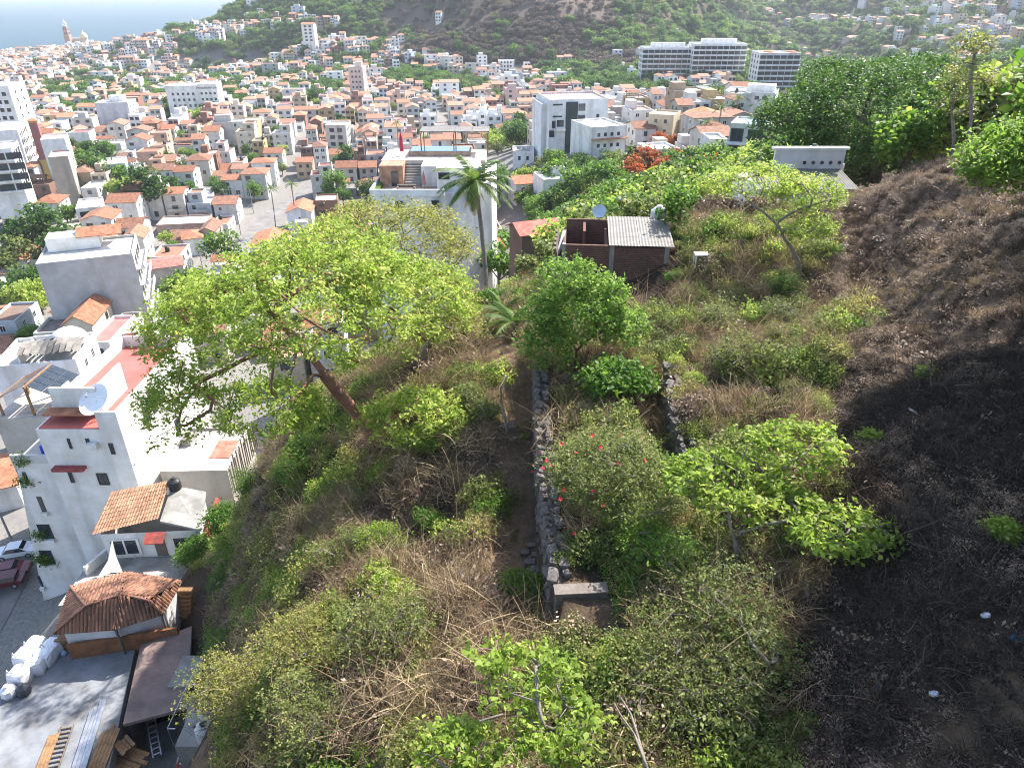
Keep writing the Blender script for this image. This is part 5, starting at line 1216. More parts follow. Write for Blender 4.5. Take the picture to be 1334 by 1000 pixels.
WALLC = [('white', WHITE)] * 13 + [('off-white', OFF)] * 6 + [('grey', (.5, .48, .45)), ('brick red', (.34, .2, .15)), ('tan', (.5, .38, .27)), ('tan', (.55, .44, .33))] + [('cream', (.68, .6, .48))] * 2 + [('pink', (.64, .46, .42)), ('ochre', (.58, .42, .22)), ('brick red', BRICK), ('grey', GREY), ('pale blue', (.5, .56, .62)), ('salmon', (.62, .4, .31))]
ROOFC = [('pale', OFF), ('white', WHITE), ('white', (.76, .74, .7)), ('grey', GREY), ('grey', (.3, .28, .26)), ('red', REDO), ('red', (.5, .17, .13)), ('terracotta', (.46, .22, .14)), ('salmon', (.56, .29, .22)), ('brown', (.3, .2, .15))]
NUM = {1: 'one', 2: 'two', 3: 'three', 4: 'four', 5: 'five'}
far_mb = {}; FAR_W, FAR_R, FAR_G = MB(), MB(), MB(); far_cols = ([], [])
NIND = 285
tank_n = 0
for i, (dep, x, y, w, d, z, px, py, e) in enumerate(houses):
    yaw = ang + R.uniform(-.05, .05) + (R.uniform(-.5, .5) if dep > 620 and e > .25 else 0)
    big_ = w > 11.5; w *= R.uniform(.86, 1.0); st_ = R.choice((1, 2, 3, 4)) if big_ else R.choice((1, 2, 2, 2, 3, 3)) if dep > 150 else R.choice((1, 2, 2, 3)); fh = R.uniform(2.8, 3.2)
    H = st_ * fh + .4; tile = R.random() < (.52 if dep < 480 else .58) * (.4 if big_ else 1); cn, wc = R.choice(WALLC); wv_ = R.uniform(.68, .98); wc = tuple(min(.82, c * wv_) for c in wc)
    rn, rc = R.choice(ROOFC); rf_ = R.uniform(.88, 1.08) * (.82 if rn in ('white', 'pale') else .74); rc = tuple(c * rf_ for c in rc); tb_ = R.uniform(.75, 1.15); tm_ = R.random() * .6; tc_ = tuple((c * (1 - tm_) + m_ * tm_) * tb_ for c, m_ in zip((.36, .148, .08), (.30, .2, .15)))
    kind = R.choice(('gx', 'gx', 'gy', 'hip')); zb = z - .5 - e * 4
    H += .5 + e * 4
    if i >= NIND:      # too many to tell apart: part of the mass of distant roofs
        cs, sn = math.cos(yaw), math.sin(yaw)
        def tr(mb, dst, store, colr, x=x, y=y, zb=zb, cs=cs, sn=sn):
            o = len(dst.v); dst.v += [(x + cs * a - sn * b, y + sn * a + cs * b, zb + c) for a, b, c in mb.v]; dst.f += [tuple(k + o for k in f) for f in mb.f]; dst.m += [0] * len(mb.f)
            if store is not None: store += [colr] * len(mb.f)
        if tile:
            wl, rf = hip_parts(w, d, H, 1.3) if kind == 'hip' else gable_parts(w, d, H, 1.3, kind[1]); tr(wl, FAR_W, far_cols[0], wc); tr(rf, FAR_R, far_cols[1], tc_)
        else: tr(box_walls(w, d, H), FAR_W, far_cols[0], wc); tr(flat_roof(w, d, H - .5), FAR_R, far_cols[1], rc)
        if R.random() < .5 and not tile: tr(MB().box(-w * .3, w * .1, -1, 3, H - .5, H + 2.2), FAR_W, far_cols[0], wc)
        for f in range(st_):
            for q in range(2): 
                u = (-.25 + .5 * q) * w; g_ = MB().add([(u - .9, -d / 2 - .04, H - 2.3 - f * fh), (u + .9, -d / 2 - .04, H - 2.3 - f * fh), (u + .9, -d / 2 - .04, H - .9 - f * fh), (u - .9, -d / 2 - .04, H - .9 - f * fh)], [(0, 1, 2, 3)]); tr(g_, FAR_G, None, None)
        continue
    sty = {1: 'single storey', 2: 'two storey', 3: 'three storey', 4: 'tall', 5: 'very tall'}[st_] if not big_ else {1: 'long low', 2: 'broad', 3: 'large', 4: 'large tall'}[st_]
    gr = 'houses of the old town'
    if tile:
        h = tile_house('', x, y, yaw, w, d, zb, zb + H, R.uniform(1.0, 1.7), kind, wc, tc_, group=gr); desc = {'gx': 'tiled gable roof', 'gy': 'tiled gable end', 'hip': 'tiled hip roof'}[kind]
    else:
        h = flat_house('', x, y, yaw, w, d, zb, zb + H, wc, rc, group=gr); desc = rn + ' flat roof'
        q = R.random()
        if q < .35:
            MB().box(-w * .45, w * R.uniform(-.1, .1), d * .02, d * .42, H - .5, H + 2.3).build('roof_room', MATS['wall'], h, color=wc); desc += ' and stair room'
        elif q < .55:
            o_ = box_walls(w * .6, d * .7, H + fh, base=H - .6).build('upper_storey', MATS['wall'], h, color=wc); o_.location = (w * .18 * R.choice((-1, 1)), d * .13, 0)
            o2 = flat_roof(w * .6, d * .7, H + fh - .5).build('upper_roof', MATS['tile' if R.random() < .4 else 'deck'], h, color=R.choice((rc, tc_))); o2.location = o_.location
            window(h, 'S', w, d * .4, o_.location.x, H + fh * .5, 1.6, 1.4, WIND).location.y = d * .13 - d * .35 - .01; desc += ' and set-back top floor'
        elif q < .7:
            wl, rf = gable_parts(w * .55, d * .4, 2.2, .8, 'x'); o_ = rf.build('porch_roof', MATS['tile'], h, color=tc_); o_.location = (-w * .15, 1.0, H - .6)
            for sx in (-.24, .24):
                for sy_ in (-.17, .17): MB().box(-.12, .12, -.12, .12, H - .5, H + 1.7).build('porch_post', MATS['wall'], h, color=wc).location = (-w * .15 + sx * w, 1.0 + sy_ * d, 0)
            desc += ' and tiled roof porch'
        elif q < .82 and dep < 330:
            water_tank('black water tank on the %s %s house near %s' % (sty, cn, near_land(x, y)), x + R.uniform(-2, 2), y + R.uniform(0, 3), zb + H - .5, .6, 1.5, group='rooftop water tanks'); desc += ' and black water tank'
    big = dep < 260
    nwin = max(1, int(w / 3.4)) if big else 2
    me = R.choice((WIN, WIND, WIND, OPEN))
    for f in range(min(st_, 5 if big_ else 3)):
        for q in range(nwin):
            if R.random() < .15: continue
            u = (-.5 + (q + .5) / nwin) * w * .9; window(h, 'S', w, d, u, H - 1.55 - f * fh, R.choice((1.1, 1.3, 1.8)), R.choice((1.2, 1.4, 1.8)), me)
        fc = 'E' if x < -30 else 'W'
        for q in range(2 if big else 1):
            if R.random() < .3: continue
            window(h, fc, w, d, (-.22 + .44 * q) * d, H - 1.55 - f * fh, 1.1, 1.3, me)
        if R.random() < .22 and big:
            MB().box(-w * .35, w * .35, -d / 2 - 1.2, -d / 2, H - 2.75 - f * fh, H - 2.6 - f * fh).box(-w * .35, w * .35, -d / 2 - 1.2, -d / 2 - 1.08, H - 2.6 - f * fh, H - 1.85 - f * fh).build('balcony', MATS['wall'], h, color=wc)
    lb = '%s %s house with %s near %s' % (sty, cn, desc, near_land(x, y))
    lb = lb if len(lb.split()) <= 16 else lb.replace(' storey', '').replace(' near the ', ' by ')
    h['label'] = lb if len(lb.split()) <= 16 else lb.split(' and ')[0] + ' near ' + near_land(x, y)
def far_obj(name, mb, cols, m):
    me = mb.mesh(name, m)
    if cols:
        a = me.color_attributes.new('zone', 'FLOAT_COLOR', 'CORNER'); n = [len(f) for f in mb.f]
        a.data.foreach_set('color', np.repeat(np.c_[np.array(cols), np.ones(len(cols))], n, 0).astype(np.float32).ravel())
    return link(name, me)
fm_, N, L, bs = _new('far_paint'); at = N.new('ShaderNodeAttribute'); at.attribute_name = 'zone'; L.new(at.outputs['Color'], bs.inputs['Base Color']); bs.inputs['Roughness'].default_value = .9
ft = thing('distant_houses', 'mass of distant white walls and terracotta roofs towards the church', 'houses', (0, 0, 0)); ft['kind'] = 'stuff'
for nm, mb, cl, m in (('wall', FAR_W, far_cols[0], fm_), ('roof', FAR_R, far_cols[1], fm_), ('window', FAR_G, None, MATS['glass'])):
    o = far_obj(nm, mb, cl, m); o.parent = ft; o['kind'] = 'stuff'
# trees between the houses
MORE = []; nt_ = 0
for x, y, dep, px, py in gardens:
    k = R.choice(('green', 'green', 'dark', 'dark', 'lime', 'scrub'))
    if 800 < px < 1000 and 160 < py < 230 and R.random() < .4: k = 'orange'
    kn = {'green': 'leafy green', 'dark': 'dark green', 'lime': 'light green', 'scrub': 'olive green', 'orange': 'orange flowering'}[k]
    wd = wooded(px, py)
    for _ in range(2 if wd else 1):
        if nt_ > 285:
            xx, yy = x + R.uniform(-4, 4), y + R.uniform(-4, 4); MORE.append((xx, yy, R.uniform(.7, 1.45))); continue
        xx, yy = x + R.uniform(-4, 4), y + R.uniform(-4, 4)
        if taken(xx, yy, 1.0): continue
        nt_ += 1
        s = R.uniform(.9, 1.6) if wd else R.uniform(.6, 1.15)
        nl_ = sorted(LANDS, key=lambda l: (l[0] - xx) ** 2 + (l[1] - yy) ** 2)
        lb = '%s%s tree %s near %s' % ('small ' if s < .85 else 'large ' if s > 1.3 else '', kn, 'in the grove' if wd else 'among houses', nl_[0][2]); l2 = lb + ' towards ' + nl_[1][2]
        small_tree(k, l2 if len(l2.split()) <= 16 else lb, xx, yy, s, R.uniform(.8, 1.15), 'trees of the old town')
# single trees that stand out
for px, py, dep, k, s, lab in ((38, 290, 190, 'dark', 2.4, 'broad dark tree by the gallery house'), (75, 285, 185, 'dark', 1.9, 'dark tree touching the gallery house roof'), (5, 300, 180, 'scrub', 2.2, 'olive tree at the edge of the dark grove'),
        (12, 345, 150, 'scrub', 1.5, 'olive tree above the grey walled block'), (45, 395, 135, 'lime', .9, 'light green tree beside the blank grey wall'), (25, 405, 130, 'green', .9, 'green tree left of the blank grey wall'),
        (285, 312, 200, 'green', 1.7, 'round green street tree by the hipped house'), (125, 205, 265, 'dark', 2.3, 'broad dark tree above the flat white roof'), (183, 245, 235, 'dark', 2.4, 'large dark tree below the flat white roof'),
        (240, 385, 160, 'green', 1.5, 'green tree behind the lime crown'), (255, 400, 150, 'green', 1.2, 'green tree hanging over the lime crown'), (452, 210, 300, 'dark', 1.7, 'round dark tree below the grey apartment house'),
        (468, 262, 225, 'green', 1.6, 'green tree left of the white villa block'), (425, 282, 222, 'green', 1.2, 'green tree beside the palapa'), (840, 182, 170, 'orange', 1.6, 'orange flame tree beside the white sloping wing'), (825, 195, 165, 'orange', 1.2, 'low orange flame tree in front of the sloping wing'),
        (800, 205, 160, 'green', 1.5, 'green tree below the orange flame tree'), (780, 200, 168, 'green', 1.5, 'green tree below the charcoal core'), (745, 205, 175, 'green', 1.6, 'green tree below the modern block corner'), (720, 200, 190, 'green', 1.4, 'green tree beside the solar panel house'),
        (650, 205, 200, 'green', 1.6, 'green tree behind the villa shade roof'), (655, 260, 130, 'green', 1.4, 'green tree right of the palm crown'), (690, 275, 118, 'lime', 1.3, 'light green tree above the red shed'), (690, 332, 84, 'green', .8, 'green tree in front of the red shed wall'), (722, 326, 80, 'scrub', .8, 'pale bush between the red shed and the shack'), (675, 318, 86, 'lime', .8, 'light tree at the left end of the red shed'), (725, 270, 112, 'scrub', 1.2, 'pale leafed tree beside the red shed'),
        (650, 300, 105, 'green', 1.2, 'green tree beside the palm trunk'), (700, 330, 82, 'orange', .6, 'orange flowering bush below the red shed'), (684, 345, 80, 'lime', .6, 'light bush below the red shed'), (925, 210, 120, 'orange', 1.1, 'orange flame tree right of the awnings'),
        (905, 222, 108, 'orange', .8, 'small orange flame tree in the light green thicket'), (950, 215, 105, 'lime', 1.1, 'light green tree below the roof pool house'), (880, 235, 95, 'lime', 1.2, 'light green tree behind the brick shack tank'), (850, 215, 118, 'lime', 1.2, 'light green tree behind the awning house'),
        (820, 225, 105, 'lime', 1.2, 'light green tree among the pale leafed trees'), (785, 235, 95, 'scrub', 1.2, 'pale leafed tree behind the brick shack'), (755, 245, 92, 'scrub', 1.2, 'pale leafed tree left of the brick shack'), (840, 245, 85, 'scrub', 1.0, 'pale leafed tree right behind the brick shack'),
        (285, 135, 400, 'lime', 1.3, 'yellow flowering tree beside the white hotel'), (60, 110, 420, 'orange', 1.6, 'russet tree among the far roofs'), (870, 240, 80, 'lime', .8, 'light green bush behind the water tank')):
    p = P(px, py, dep); g_ = gz(p.x, p.y); s = min(s, max(.4, (p.z - g_ + 4) / 3.6)) if p.z - g_ < 4 else s
    small_tree(k, lab, p.x, p.y, s, 1.0)
for px, py, dep, lab, hh in ((350, 245, 232, 'tall palm above the low white roofs', 9), (377, 240, 236, 'tall palm beside the gabled house', 10), (960, 128, 232, 'palm beside the long white hall', 9), (918, 160, 200, 'palm in front of the orange hip roof', 8), (937, 140, 205, 'palm behind the orange hip roof', 9), (515, 160, 300, 'palm behind the villa shade roof', 9)):
    p = P(px, py, dep); g_ = gz(p.x, p.y); palm(lab, (p.x, p.y, g_), (p.x + .6, p.y, max(g_ + 5, p.z)), 15, 3.4, np.random.default_rng(px), .2, dead=1)
# ---------------------------------------------------------------- wooded hills (one mass of trees)
def gn_scatter(name, label, protos, pts, rot, scl, idx_, weights=None):
    """one object of stuff: instances of the given meshes on points"""
    me = bpy.data.meshes.new(name); me.vertices.add(len(pts)); me.vertices.foreach_set('co', np.asarray(pts, np.float32).ravel())
    a = me.attributes.new('rot', 'FLOAT_VECTOR', 'POINT'); a.data.foreach_set('vector', np.asarray(rot, np.float32).ravel())
    a = me.attributes.new('scl', 'FLOAT_VECTOR', 'POINT'); a.data.foreach_set('vector', np.asarray(scl, np.float32).ravel())
    a = me.attributes.new('idx', 'INT', 'POINT'); a.data.foreach_set('value', np.asarray(idx_, np.int32))
    c = bpy.data.collections.new(name + '_kinds')
    for k, m in enumerate(protos):
        o = bpy.data.objects.new('%s_kind_%02d' % (name, k), m); c.objects.link(o)
    ng = bpy.data.node_groups.new(name, 'GeometryNodeTree')
    ng.interface.new_socket('Geometry', in_out='INPUT', socket_type='NodeSocketGeometry'); ng.interface.new_socket('Geometry', in_out='OUTPUT', socket_type='NodeSocketGeometry')
    N = ng.nodes; L = ng.links; gi = N.new('NodeGroupInput'); go = N.new('NodeGroupOutput')
    ci = N.new('GeometryNodeCollectionInfo'); ci.inputs['Collection'].default_value = c; ci.inputs['Separate Children'].default_value = True; ci.inputs['Reset Children'].default_value = True
    ip = N.new('GeometryNodeInstanceOnPoints'); ip.inputs['Pick Instance'].default_value = True
    def at(nm, ty):
        q = N.new('GeometryNodeInputNamedAttribute'); q.data_type = ty; q.inputs[0].default_value = nm; return q.outputs[0]
    mp = N.new('GeometryNodeMeshToPoints'); L.new(gi.outputs[0], mp.inputs[0])
    e2r = N.new('FunctionNodeEulerToRotation'); L.new(at('rot', 'FLOAT_VECTOR'), e2r.inputs[0])
    L.new(mp.outputs[0], ip.inputs['Points']); L.new(ci.outputs[0], ip.inputs['Instance']); L.new(at('idx', 'INT'), ip.inputs['Instance Index'])
    L.new(e2r.outputs[0], ip.inputs['Rotation']); L.new(at('scl', 'FLOAT_VECTOR'), ip.inputs['Scale']); L.new(ip.outputs[0], go.inputs[0])
    o = bpy.data.objects.new(name, me); COL.objects.link(o); md = o.modifiers.new('scatter', 'NODES'); md.node_group = ng
    o['kind'] = 'stuff'; o['label'] = label; return o
rng = np.random.default_rng(21)
n = 170000; fxp = np.r_[rng.uniform(-700, 2000, n - 30000), rng.uniform(-480, 320, 30000)]; fyp = np.r_[rng.uniform(420, 2600, n - 30000), rng.uniform(400, 800, 30000)]
keep = rng.uniform(0, 1, n) < np.clip(1.3 - fyp / 2600, .35, 1); fxp, fyp = fxp[keep], fyp[keep]
fzp = height(fxp, fyp); ppx, ppy, pd = PIX(fxp, fyp, fzp)
rr_ = np.hypot(fxp, fyp)
inw = np.array([wooded(a, b - 4) for a, b in zip(ppx, ppy)]) & (pd > 390)
ok = inw | (ppx > -30) & (ppx < 1364) & (ppy > -40) & (ppy < 125) & (rr_ > 560) & (fzp > SEA + 12) & ((fzp > 18) | (ppx > 700) | ((ppx < 500) & (rr_ > 700) & (rng.uniform(0, 1, len(fxp)) < .5)))
slope = np.abs(height(fxp + 8, fyp) - height(fxp - 8, fyp)) / 16 + np.abs(height(fxp, fyp + 8) - height(fxp, fyp - 8)) / 16
ok &= inw | (slope > .18) | (rng.uniform(0, 1, len(fxp)) < .45)
fxp, fyp, fzp, ppx, ppy = fxp[ok], fyp[ok], fzp[ok], ppx[ok], ppy[ok]
hx = np.array([h[1] for h in houses if h[0] > 400] + [o_[0] for o_ in OCC]); hy = np.array([h[2] for h in houses if h[0] > 400] + [o_[1] for o_ in OCC])
thin = ~((ppx > 500) & (ppx < 830) & (rng.uniform(0, 1, len(fxp)) < .35))
fxp, fyp, fzp, ppx, ppy = fxp[thin], fyp[thin], fzp[thin], ppx[thin], ppy[thin]
clear = np.array([((hx - a) ** 2 + (hy - b) ** 2).min() > 60 for a, b in zip(fxp, fyp)])
fxp, fyp, fzp, ppx, ppy = fxp[clear], fyp[clear], fzp[clear], ppx[clear], ppy[clear]
protos = [TREEP['green'][0][0], TREEP['green'][1][0], TREEP['dark'][0][0], TREEP['dark'][1][0], TREEP['scrub'][0][0], TREEP['scrub'][1][0], TREEP['brown'][0][0], TREEP['brown'][1][0], TREEP['lime'][0][0], TREEP['orange'][0][0]]
rocky = np.clip(1.9 - np.abs(ppx - 665) / 120, 0, 1) * (ppy < 92) + .55 * vnoise(fxp, fyp, 60, 31)
u = rng.uniform(0, 1, len(fxp)); gsel = rng.integers(0, 6, len(fxp)); gsel = np.where(inw[ok][thin][clear] & (rng.uniform(0, 1, len(fxp)) < .35), 8, gsel); gsel = np.where((rng.uniform(0, 1, len(fxp)) < .12) & (ppx > 820), 8, gsel)
idx_ = np.where(u < np.clip(rocky * 1.1, 0, .94), 6 + rng.integers(0, 2, len(fxp)), gsel)
inw = inw[ok][thin][clear]
s = rng.uniform(.9, 2.3, len(fxp)) * np.where(inw, .75, 1) * np.where(idx_ >= 6, .75, 1)
print('forest', len(fxp))
gn_scatter('forest', 'dry and green woodland covering the hills behind the town', protos, np.stack([fxp, fyp, fzp - 1.5 * s], 1), np.stack([0 * s, 0 * s, rng.uniform(0, 6.28, len(s))], 1), np.stack([s, s, s * rng.uniform(.7, 1.1, len(s))], 1), idx_)
if MORE:
    mo = np.array(MORE); mz = height(mo[:, 0], mo[:, 1], False); k_ = len(mo)
    gn_scatter('garden_trees', 'many small garden trees scattered among the farther houses', protos, np.c_[mo[:, :2], mz - .3], np.c_[np.zeros(k_), np.zeros(k_), rng.uniform(0, 6.28, k_)], np.repeat(mo[:, 2:3], 3, 1), rng.choice([0, 1, 2, 3, 4, 8], k_))
# woodland on the flank behind the slope
n = 5200; wx_ = rng.uniform(-4, 210, n); wy_ = rng.uniform(58, 330, n); wz_ = height(wx_, wy_); wpx, wpy, wd = PIX(wx_, wy_, wz_ + 2)
ok = ((wpx > 1000) & (wpx < 1420) & (wpy < 245) & (wd > 66) & (wpy > 120)) | ((wpx > np.where(wpy > 270, 690, 650)) & (wpx <= 1000) & (wpy > 205) & (wpy < 330) & (wd > 62) & (wd < 215))
ok &= np.array([all((a - o_[0]) ** 2 + (b - o_[1]) ** 2 > (o_[2] * .9 + 1.5) ** 2 for o_ in OCC) for a, b in zip(wx_, wy_)])
wx_, wy_, wz_ = wx_[ok][:1300], wy_[ok][:1300], wz_[ok][:1300]; k_ = len(wx_); s = rng.uniform(.6, 1.2, k_)
gn_scatter('flank_wood', 'green woodland on the flank of the hill behind the burnt slope', protos, np.stack([wx_, wy_, wz_ - .8], 1), np.stack([0 * s, 0 * s, rng.uniform(0, 6.28, k_)], 1), np.stack([s, s, s], 1), np.where((wpx[ok][:1300] > 790) & (wpx[ok][:1300] < 965) & (wpy[ok][:1300] < 240) & (rng.uniform(0, 1, k_) < .2), 9, rng.choice([0, 1, 4, 8, 4, 0, 2, 5], k_)))
# ---------------------------------------------------------------- stone walls on the slope
rs = np.random.default_rng(77)
def stone_mesh():
    u = [(-.5,-.5,-.5),(.5,-.5,-.5),(.5,.5,-.5),(-.5,.5,-.5),(-.5,-.5,.5),(.5,-.5,.5),(.5,.5,.5),(-.5,.5,.5),(0,-.62,0),(.62,0,0),(0,.62,0),(-.62,0,0),(0,0,.6),(0,0,-.6)]
    V = [tuple(np.array(v) * (1 + rs.uniform(-.2, .12)) * np.array([1, .9, .85])) for v in u]
    sides = ((0,1,5,4,8),(1,2,6,5,9),(2,3,7,6,10),(3,0,4,7,11),(4,5,6,7,12),(3,2,1,0,13))
    Fc = [(s[i], s[(i + 1) % 4], s[4]) for s in sides for i in range(4)]
    me = bpy.data.meshes.new('stone'); me.from_pydata(V, [], Fc); me.materials.append(MATS['stone']); return me
STONES = [stone_mesh() for _ in range(8)]
def stone_wall(label, line, H, step=.36, rows=5):
    b = line[0]; root = thing('stone_wall', label, 'stone wall', (b.x, b.y, gz(b.x, b.y)))
    core = MB(); pts = []
    for i in range(len(line) - 1):
        L_ = (line[i + 1] - line[i]).length; n = max(1, int(L_ / step))
        for k in range(n): pts.append(line[i].lerp(line[i + 1], k / n))
    for i, p in enumerate(pts):
        q = pts[min(i + 1, len(pts) - 1)]; o_ = pts[max(i - 1, 0)]; d = Vector((q.x - o_.x, q.y - o_.y, 0)).normalized(); nl = Vector((d.y, -d.x, 0))   # towards the low side
        zl = gz(p.x + nl.x * .6, p.y + nl.y * .6) - .1; zt = gz(p.x - nl.x * .35, p.y - nl.y * .35) + .12
        nr = max(1, int((zt - zl) / .3))
        for r_ in range(nr + 1):
            for off in ((.14,) if r_ < nr else (.14, -.2)):
                o = bpy.data.objects.new('stone', STONES[int(rs.integers(8))]); COL.objects.link(o); o.parent = root
                s = rs.uniform(.17, .36); o.scale = (s * rs.uniform(.9, 1.35), s * .9, s * rs.uniform(.65, .95)); o.rotation_euler = (rs.uniform(-.3, .3), rs.uniform(-.3, .3), math.atan2(d.y, d.x) + rs.uniform(-.4, .4))
                c = p + nl * (off + rs.uniform(-.06, .06)) + d * rs.uniform(-.1, .1); o.location = (c.x - b.x, c.y - b.y, zl + (zt - zl) * (r_ / nr) - root.location.z + rs.uniform(-.04, .04))
        core.box(p.x - b.x - .22, p.x - b.x + .22, p.y - b.y - .25, p.y - b.y + .25, zl - .5 - root.location.z, zt - .15 - root.location.z)
    core.build('mortar_core', MATS['mortar'], root)['kind'] = 'stuff'
stone_wall('long dry stone retaining wall beside the dirt path', WALL1, 1.5)
stone_wall('short curved stone retaining wall in the shade', WALL2, 1.1, .42)
# concrete block at the end of the stone wall
p = P(758, 752, 19.2); zc = gz(p.x, p.y - .3)
cb = thing('concrete_block', 'dark concrete footing at the end of the stone wall', 'concrete footing', (p.x, p.y, zc), .06)
MB().box(-.7, .7, -.16, .2, -1.4, .2).build('block', MATS['dark_concrete'], cb); MB().box(-.74, .74, -.17, .21, .202, .23).build('cap', MATS['mortar'], cb)
for k, (px, py, s, lab) in enumerate(((690, 735, .3, 'loose pale boulder nearest the path'), (699, 725, .26, 'loose grey boulder against the stone wall'), (684, 722, .24, 'small loose boulder on the path edge'), (700, 745, .34, 'largest loose boulder below the wall'), (693, 712, .22, 'small grey boulder behind the pale one'), (660, 560, .5, 'split grey rock by the dry trunk'))):
    zz = P(px, py, 21).z; q = P(px, py, 22)
    for _ in range(6): q = Q(px, py, gz(q.x, q.y))
    o = bpy.data.objects.new('boulder', STONES[k]); COL.objects.link(o); o.location = (q.x, q.y, q.z + s * .2); o.scale = (s * 1.2, s, s * .8); tag(o, lab, 'boulder')
def onground(px, py, z0=25):
    """point of the slope seen at a photo pixel (march along the ray)"""
    zs_ = np.linspace(6, 120, 900); u = (px - 667) / F; v_ = (py - 500) / F
    X_, Y_, Z_ = zs_ * u, zs_ * (CT - v_ * ST), CAMZ - zs_ * (ST + v_ * CT); hh = height(X_, Y_); k = np.argmax(Z_ < hh); z_ = zs_[k]
    return P(px, py, z_)
# ---------------------------------------------------------------- brick shack
bm, N, L, bs = _new('brickwork'); tc = N.new('ShaderNodeTexCoord'); mp = N.new('ShaderNodeMapping'); mp.inputs['Rotation'].default_value = (math.pi / 2, 0, 0); L.new(tc.outputs['Object'], mp.inputs[0])
bt = N.new('ShaderNodeTexBrick'); bt.inputs['Color1'].default_value = (.17, .075, .05, 1); bt.inputs['Color2'].default_value = (.10, .05, .04, 1); bt.inputs['Mortar'].default_value = (.2, .17, .15, 1); bt.inputs['Scale'].default_value = 2.2; bt.inputs['Mortar Size'].default_value = .012
L.new(mp.outputs[0], bt.inputs['Vector']); L.new(bt.outputs[0], bs.inputs['Base Color']); bp = N.new('ShaderNodeBump'); bp.inputs['Strength'].default_value = .6; bp.invert = True; L.new(bt.outputs['Fac'], bp.inputs['Height']); L.new(bp.outputs[0], bs.inputs['Normal']); bs.inputs['Roughness'].default_value = .95
zt = P(733, 318, 42).z; A = Q(733, 318, zt); B = Q(871, 322, zt); wS = B.x - A.x; dS = 4.9
sh = thing('brick_shack', 'unfinished brick shack with corrugated sheet roof and open room', 'shack', (A.x, A.y, zt - 2.6), math.atan2(B.y - A.y, B.x - A.x))
xm = Q(798, 320, zt).x - A.x
MB().box(.16, xm - .12, 0, .16, -2, 2.58).build('front_wall', bm, sh); MB().box(xm + .12, wS - .16, 0, .16, -2, 2.52).build('front_wall', bm, sh)
for x0 in (-.02, xm - .13, wS - .16): MB().box(x0, x0 + .26 if x0 > 0 else .18, -.03, .2, -2.2, 2.62).build('column', MATS['concrete'], sh)
MB().box(0, wS, -.04, -.005, -.35, -.1).build('plinth_beam', MATS['concrete'], sh)
MB().box(wS - .16, wS, .2, dS, -2, 2.5).build('side_wall', bm, sh); MB().box(0, .14, .2, dS, -2, 2.2).build('side_wall', bm, sh); MB().box(.14, wS - .16, dS - .16, dS, -2, 2.75).build('back_wall', bm, sh)
MB().box(1.2, 1.36, dS * .55, dS - .2, -.5, 2.6).build('partition', bm, sh); MB().box(.2, wS - .2, .2, dS - .2, -.6, -.02).build('floor', MATS['concrete'], sh); MB().box(xm - .35, xm - .2, .2, dS - .2, 0, 2.3).build('partition', bm, sh)
npan = 7
def corr(Lx, Ly):
    nx_ = int(Lx / .09); V = []; Fc = []
    for i in range(nx_ + 1):
        z_ = .022 * math.cos(i * math.pi); V += [(i / nx_ * Lx, 0, z_), (i / nx_ * Lx, Ly, z_)]
    Fc = [(2 * i, 2 * i + 2, 2 * i + 3, 2 * i + 1) for i in range(nx_)]
    me = bpy.data.meshes.new('roof_sheet'); me.from_pydata(V, [], Fc); me.materials.append(MATS['metal_sheet']); return me
cm = corr((wS - xm + .9) / npan * 1.05, 2.5)
cmr = [corr((wS - xm + .5) / 2 + .1, .75)]
for r_ in range(7):
    for c_ in range(2):
        o = link('roof_sheet', cmr[0], None, sh); o.scale = (1, 1, .45); o.location = (xm - .2 + c_ * (wS - xm + .4) / 2, -.15 + r_ * .70, 2.66 + r_ * .045 + .012 * c_); o.rotation_euler = (.066, rs.uniform(-.006, .006), rs.uniform(-.008, .008))
for y0 in (1.2, 2.6, 4.0): MB().box(xm, wS - .1, y0, y0 + .1, 2.52 + y0 * .06, 2.62 + y0 * .06).build('rafter', MATS['oldwood'], sh)
for k in range(7): MB().box(-.1, .02, .3 + k * .55, .8 + k * .55, 0, 2.25 + .1 * (k % 3)).build('board', MATS['oldwood'], sh).rotation_euler = (0, -.18, 0)
mb = MB(); mb.tube([(-.6, -.1, 0), (-.35, 1.3, 1.4), (0, 3.2, 2.4)], .12, 6); mb.build('rolled_tarp', MATS['paint'], sh, color=(.5, .5, .5))
p = sh.matrix_world
rz_ = sh.rotation_euler.z
def shw(x, y, z): return (A.x + x * math.cos(rz_) - y * math.sin(rz_), A.y + x * math.sin(rz_) + y * math.cos(rz_), zt - 2.6 + z)
water_tank('pale grey water tank on the back corner of the brick shack', *shw(wS - .1, dS + .5, 2.2), .55, 1.3, 'paint', (.62, .62, .62), lid='paint')
MB_ = MB().box(wS - .8, wS + .6, dS + .02, dS + 1.1, -2, 2.19).build('tank_stand', bm, sh)
d2 = thing('satellite_dish', 'small blue grey satellite dish above the shack open room', 'satellite dish', shw(2.2, dS - .1, 2.75))
mb = MB(); k = 14; V = [(.45 * r_ * math.cos(2 * math.pi * j / k), .45 * r_ * math.sin(2 * math.pi * j / k), .12 * r_ * r_) for r_ in (.5, 1) for j in range(k)] + [(0, 0, 0)]
o = mb.add(V, [(2 * k, j, (j + 1) % k) for j in range(k)] + [(j, k + j, k + (j + 1) % k, (j + 1) % k) for j in range(k)]).build('reflector', MATS['paint'], d2, color=(.5, .58, .66)); o.location = (0, 0, .5); o.rotation_euler = (.9, -.3, 0)
MB().tube([(0, 0, 0), (0, .05, .5)], .03, 6).build('stand', MATS['steel'], d2)
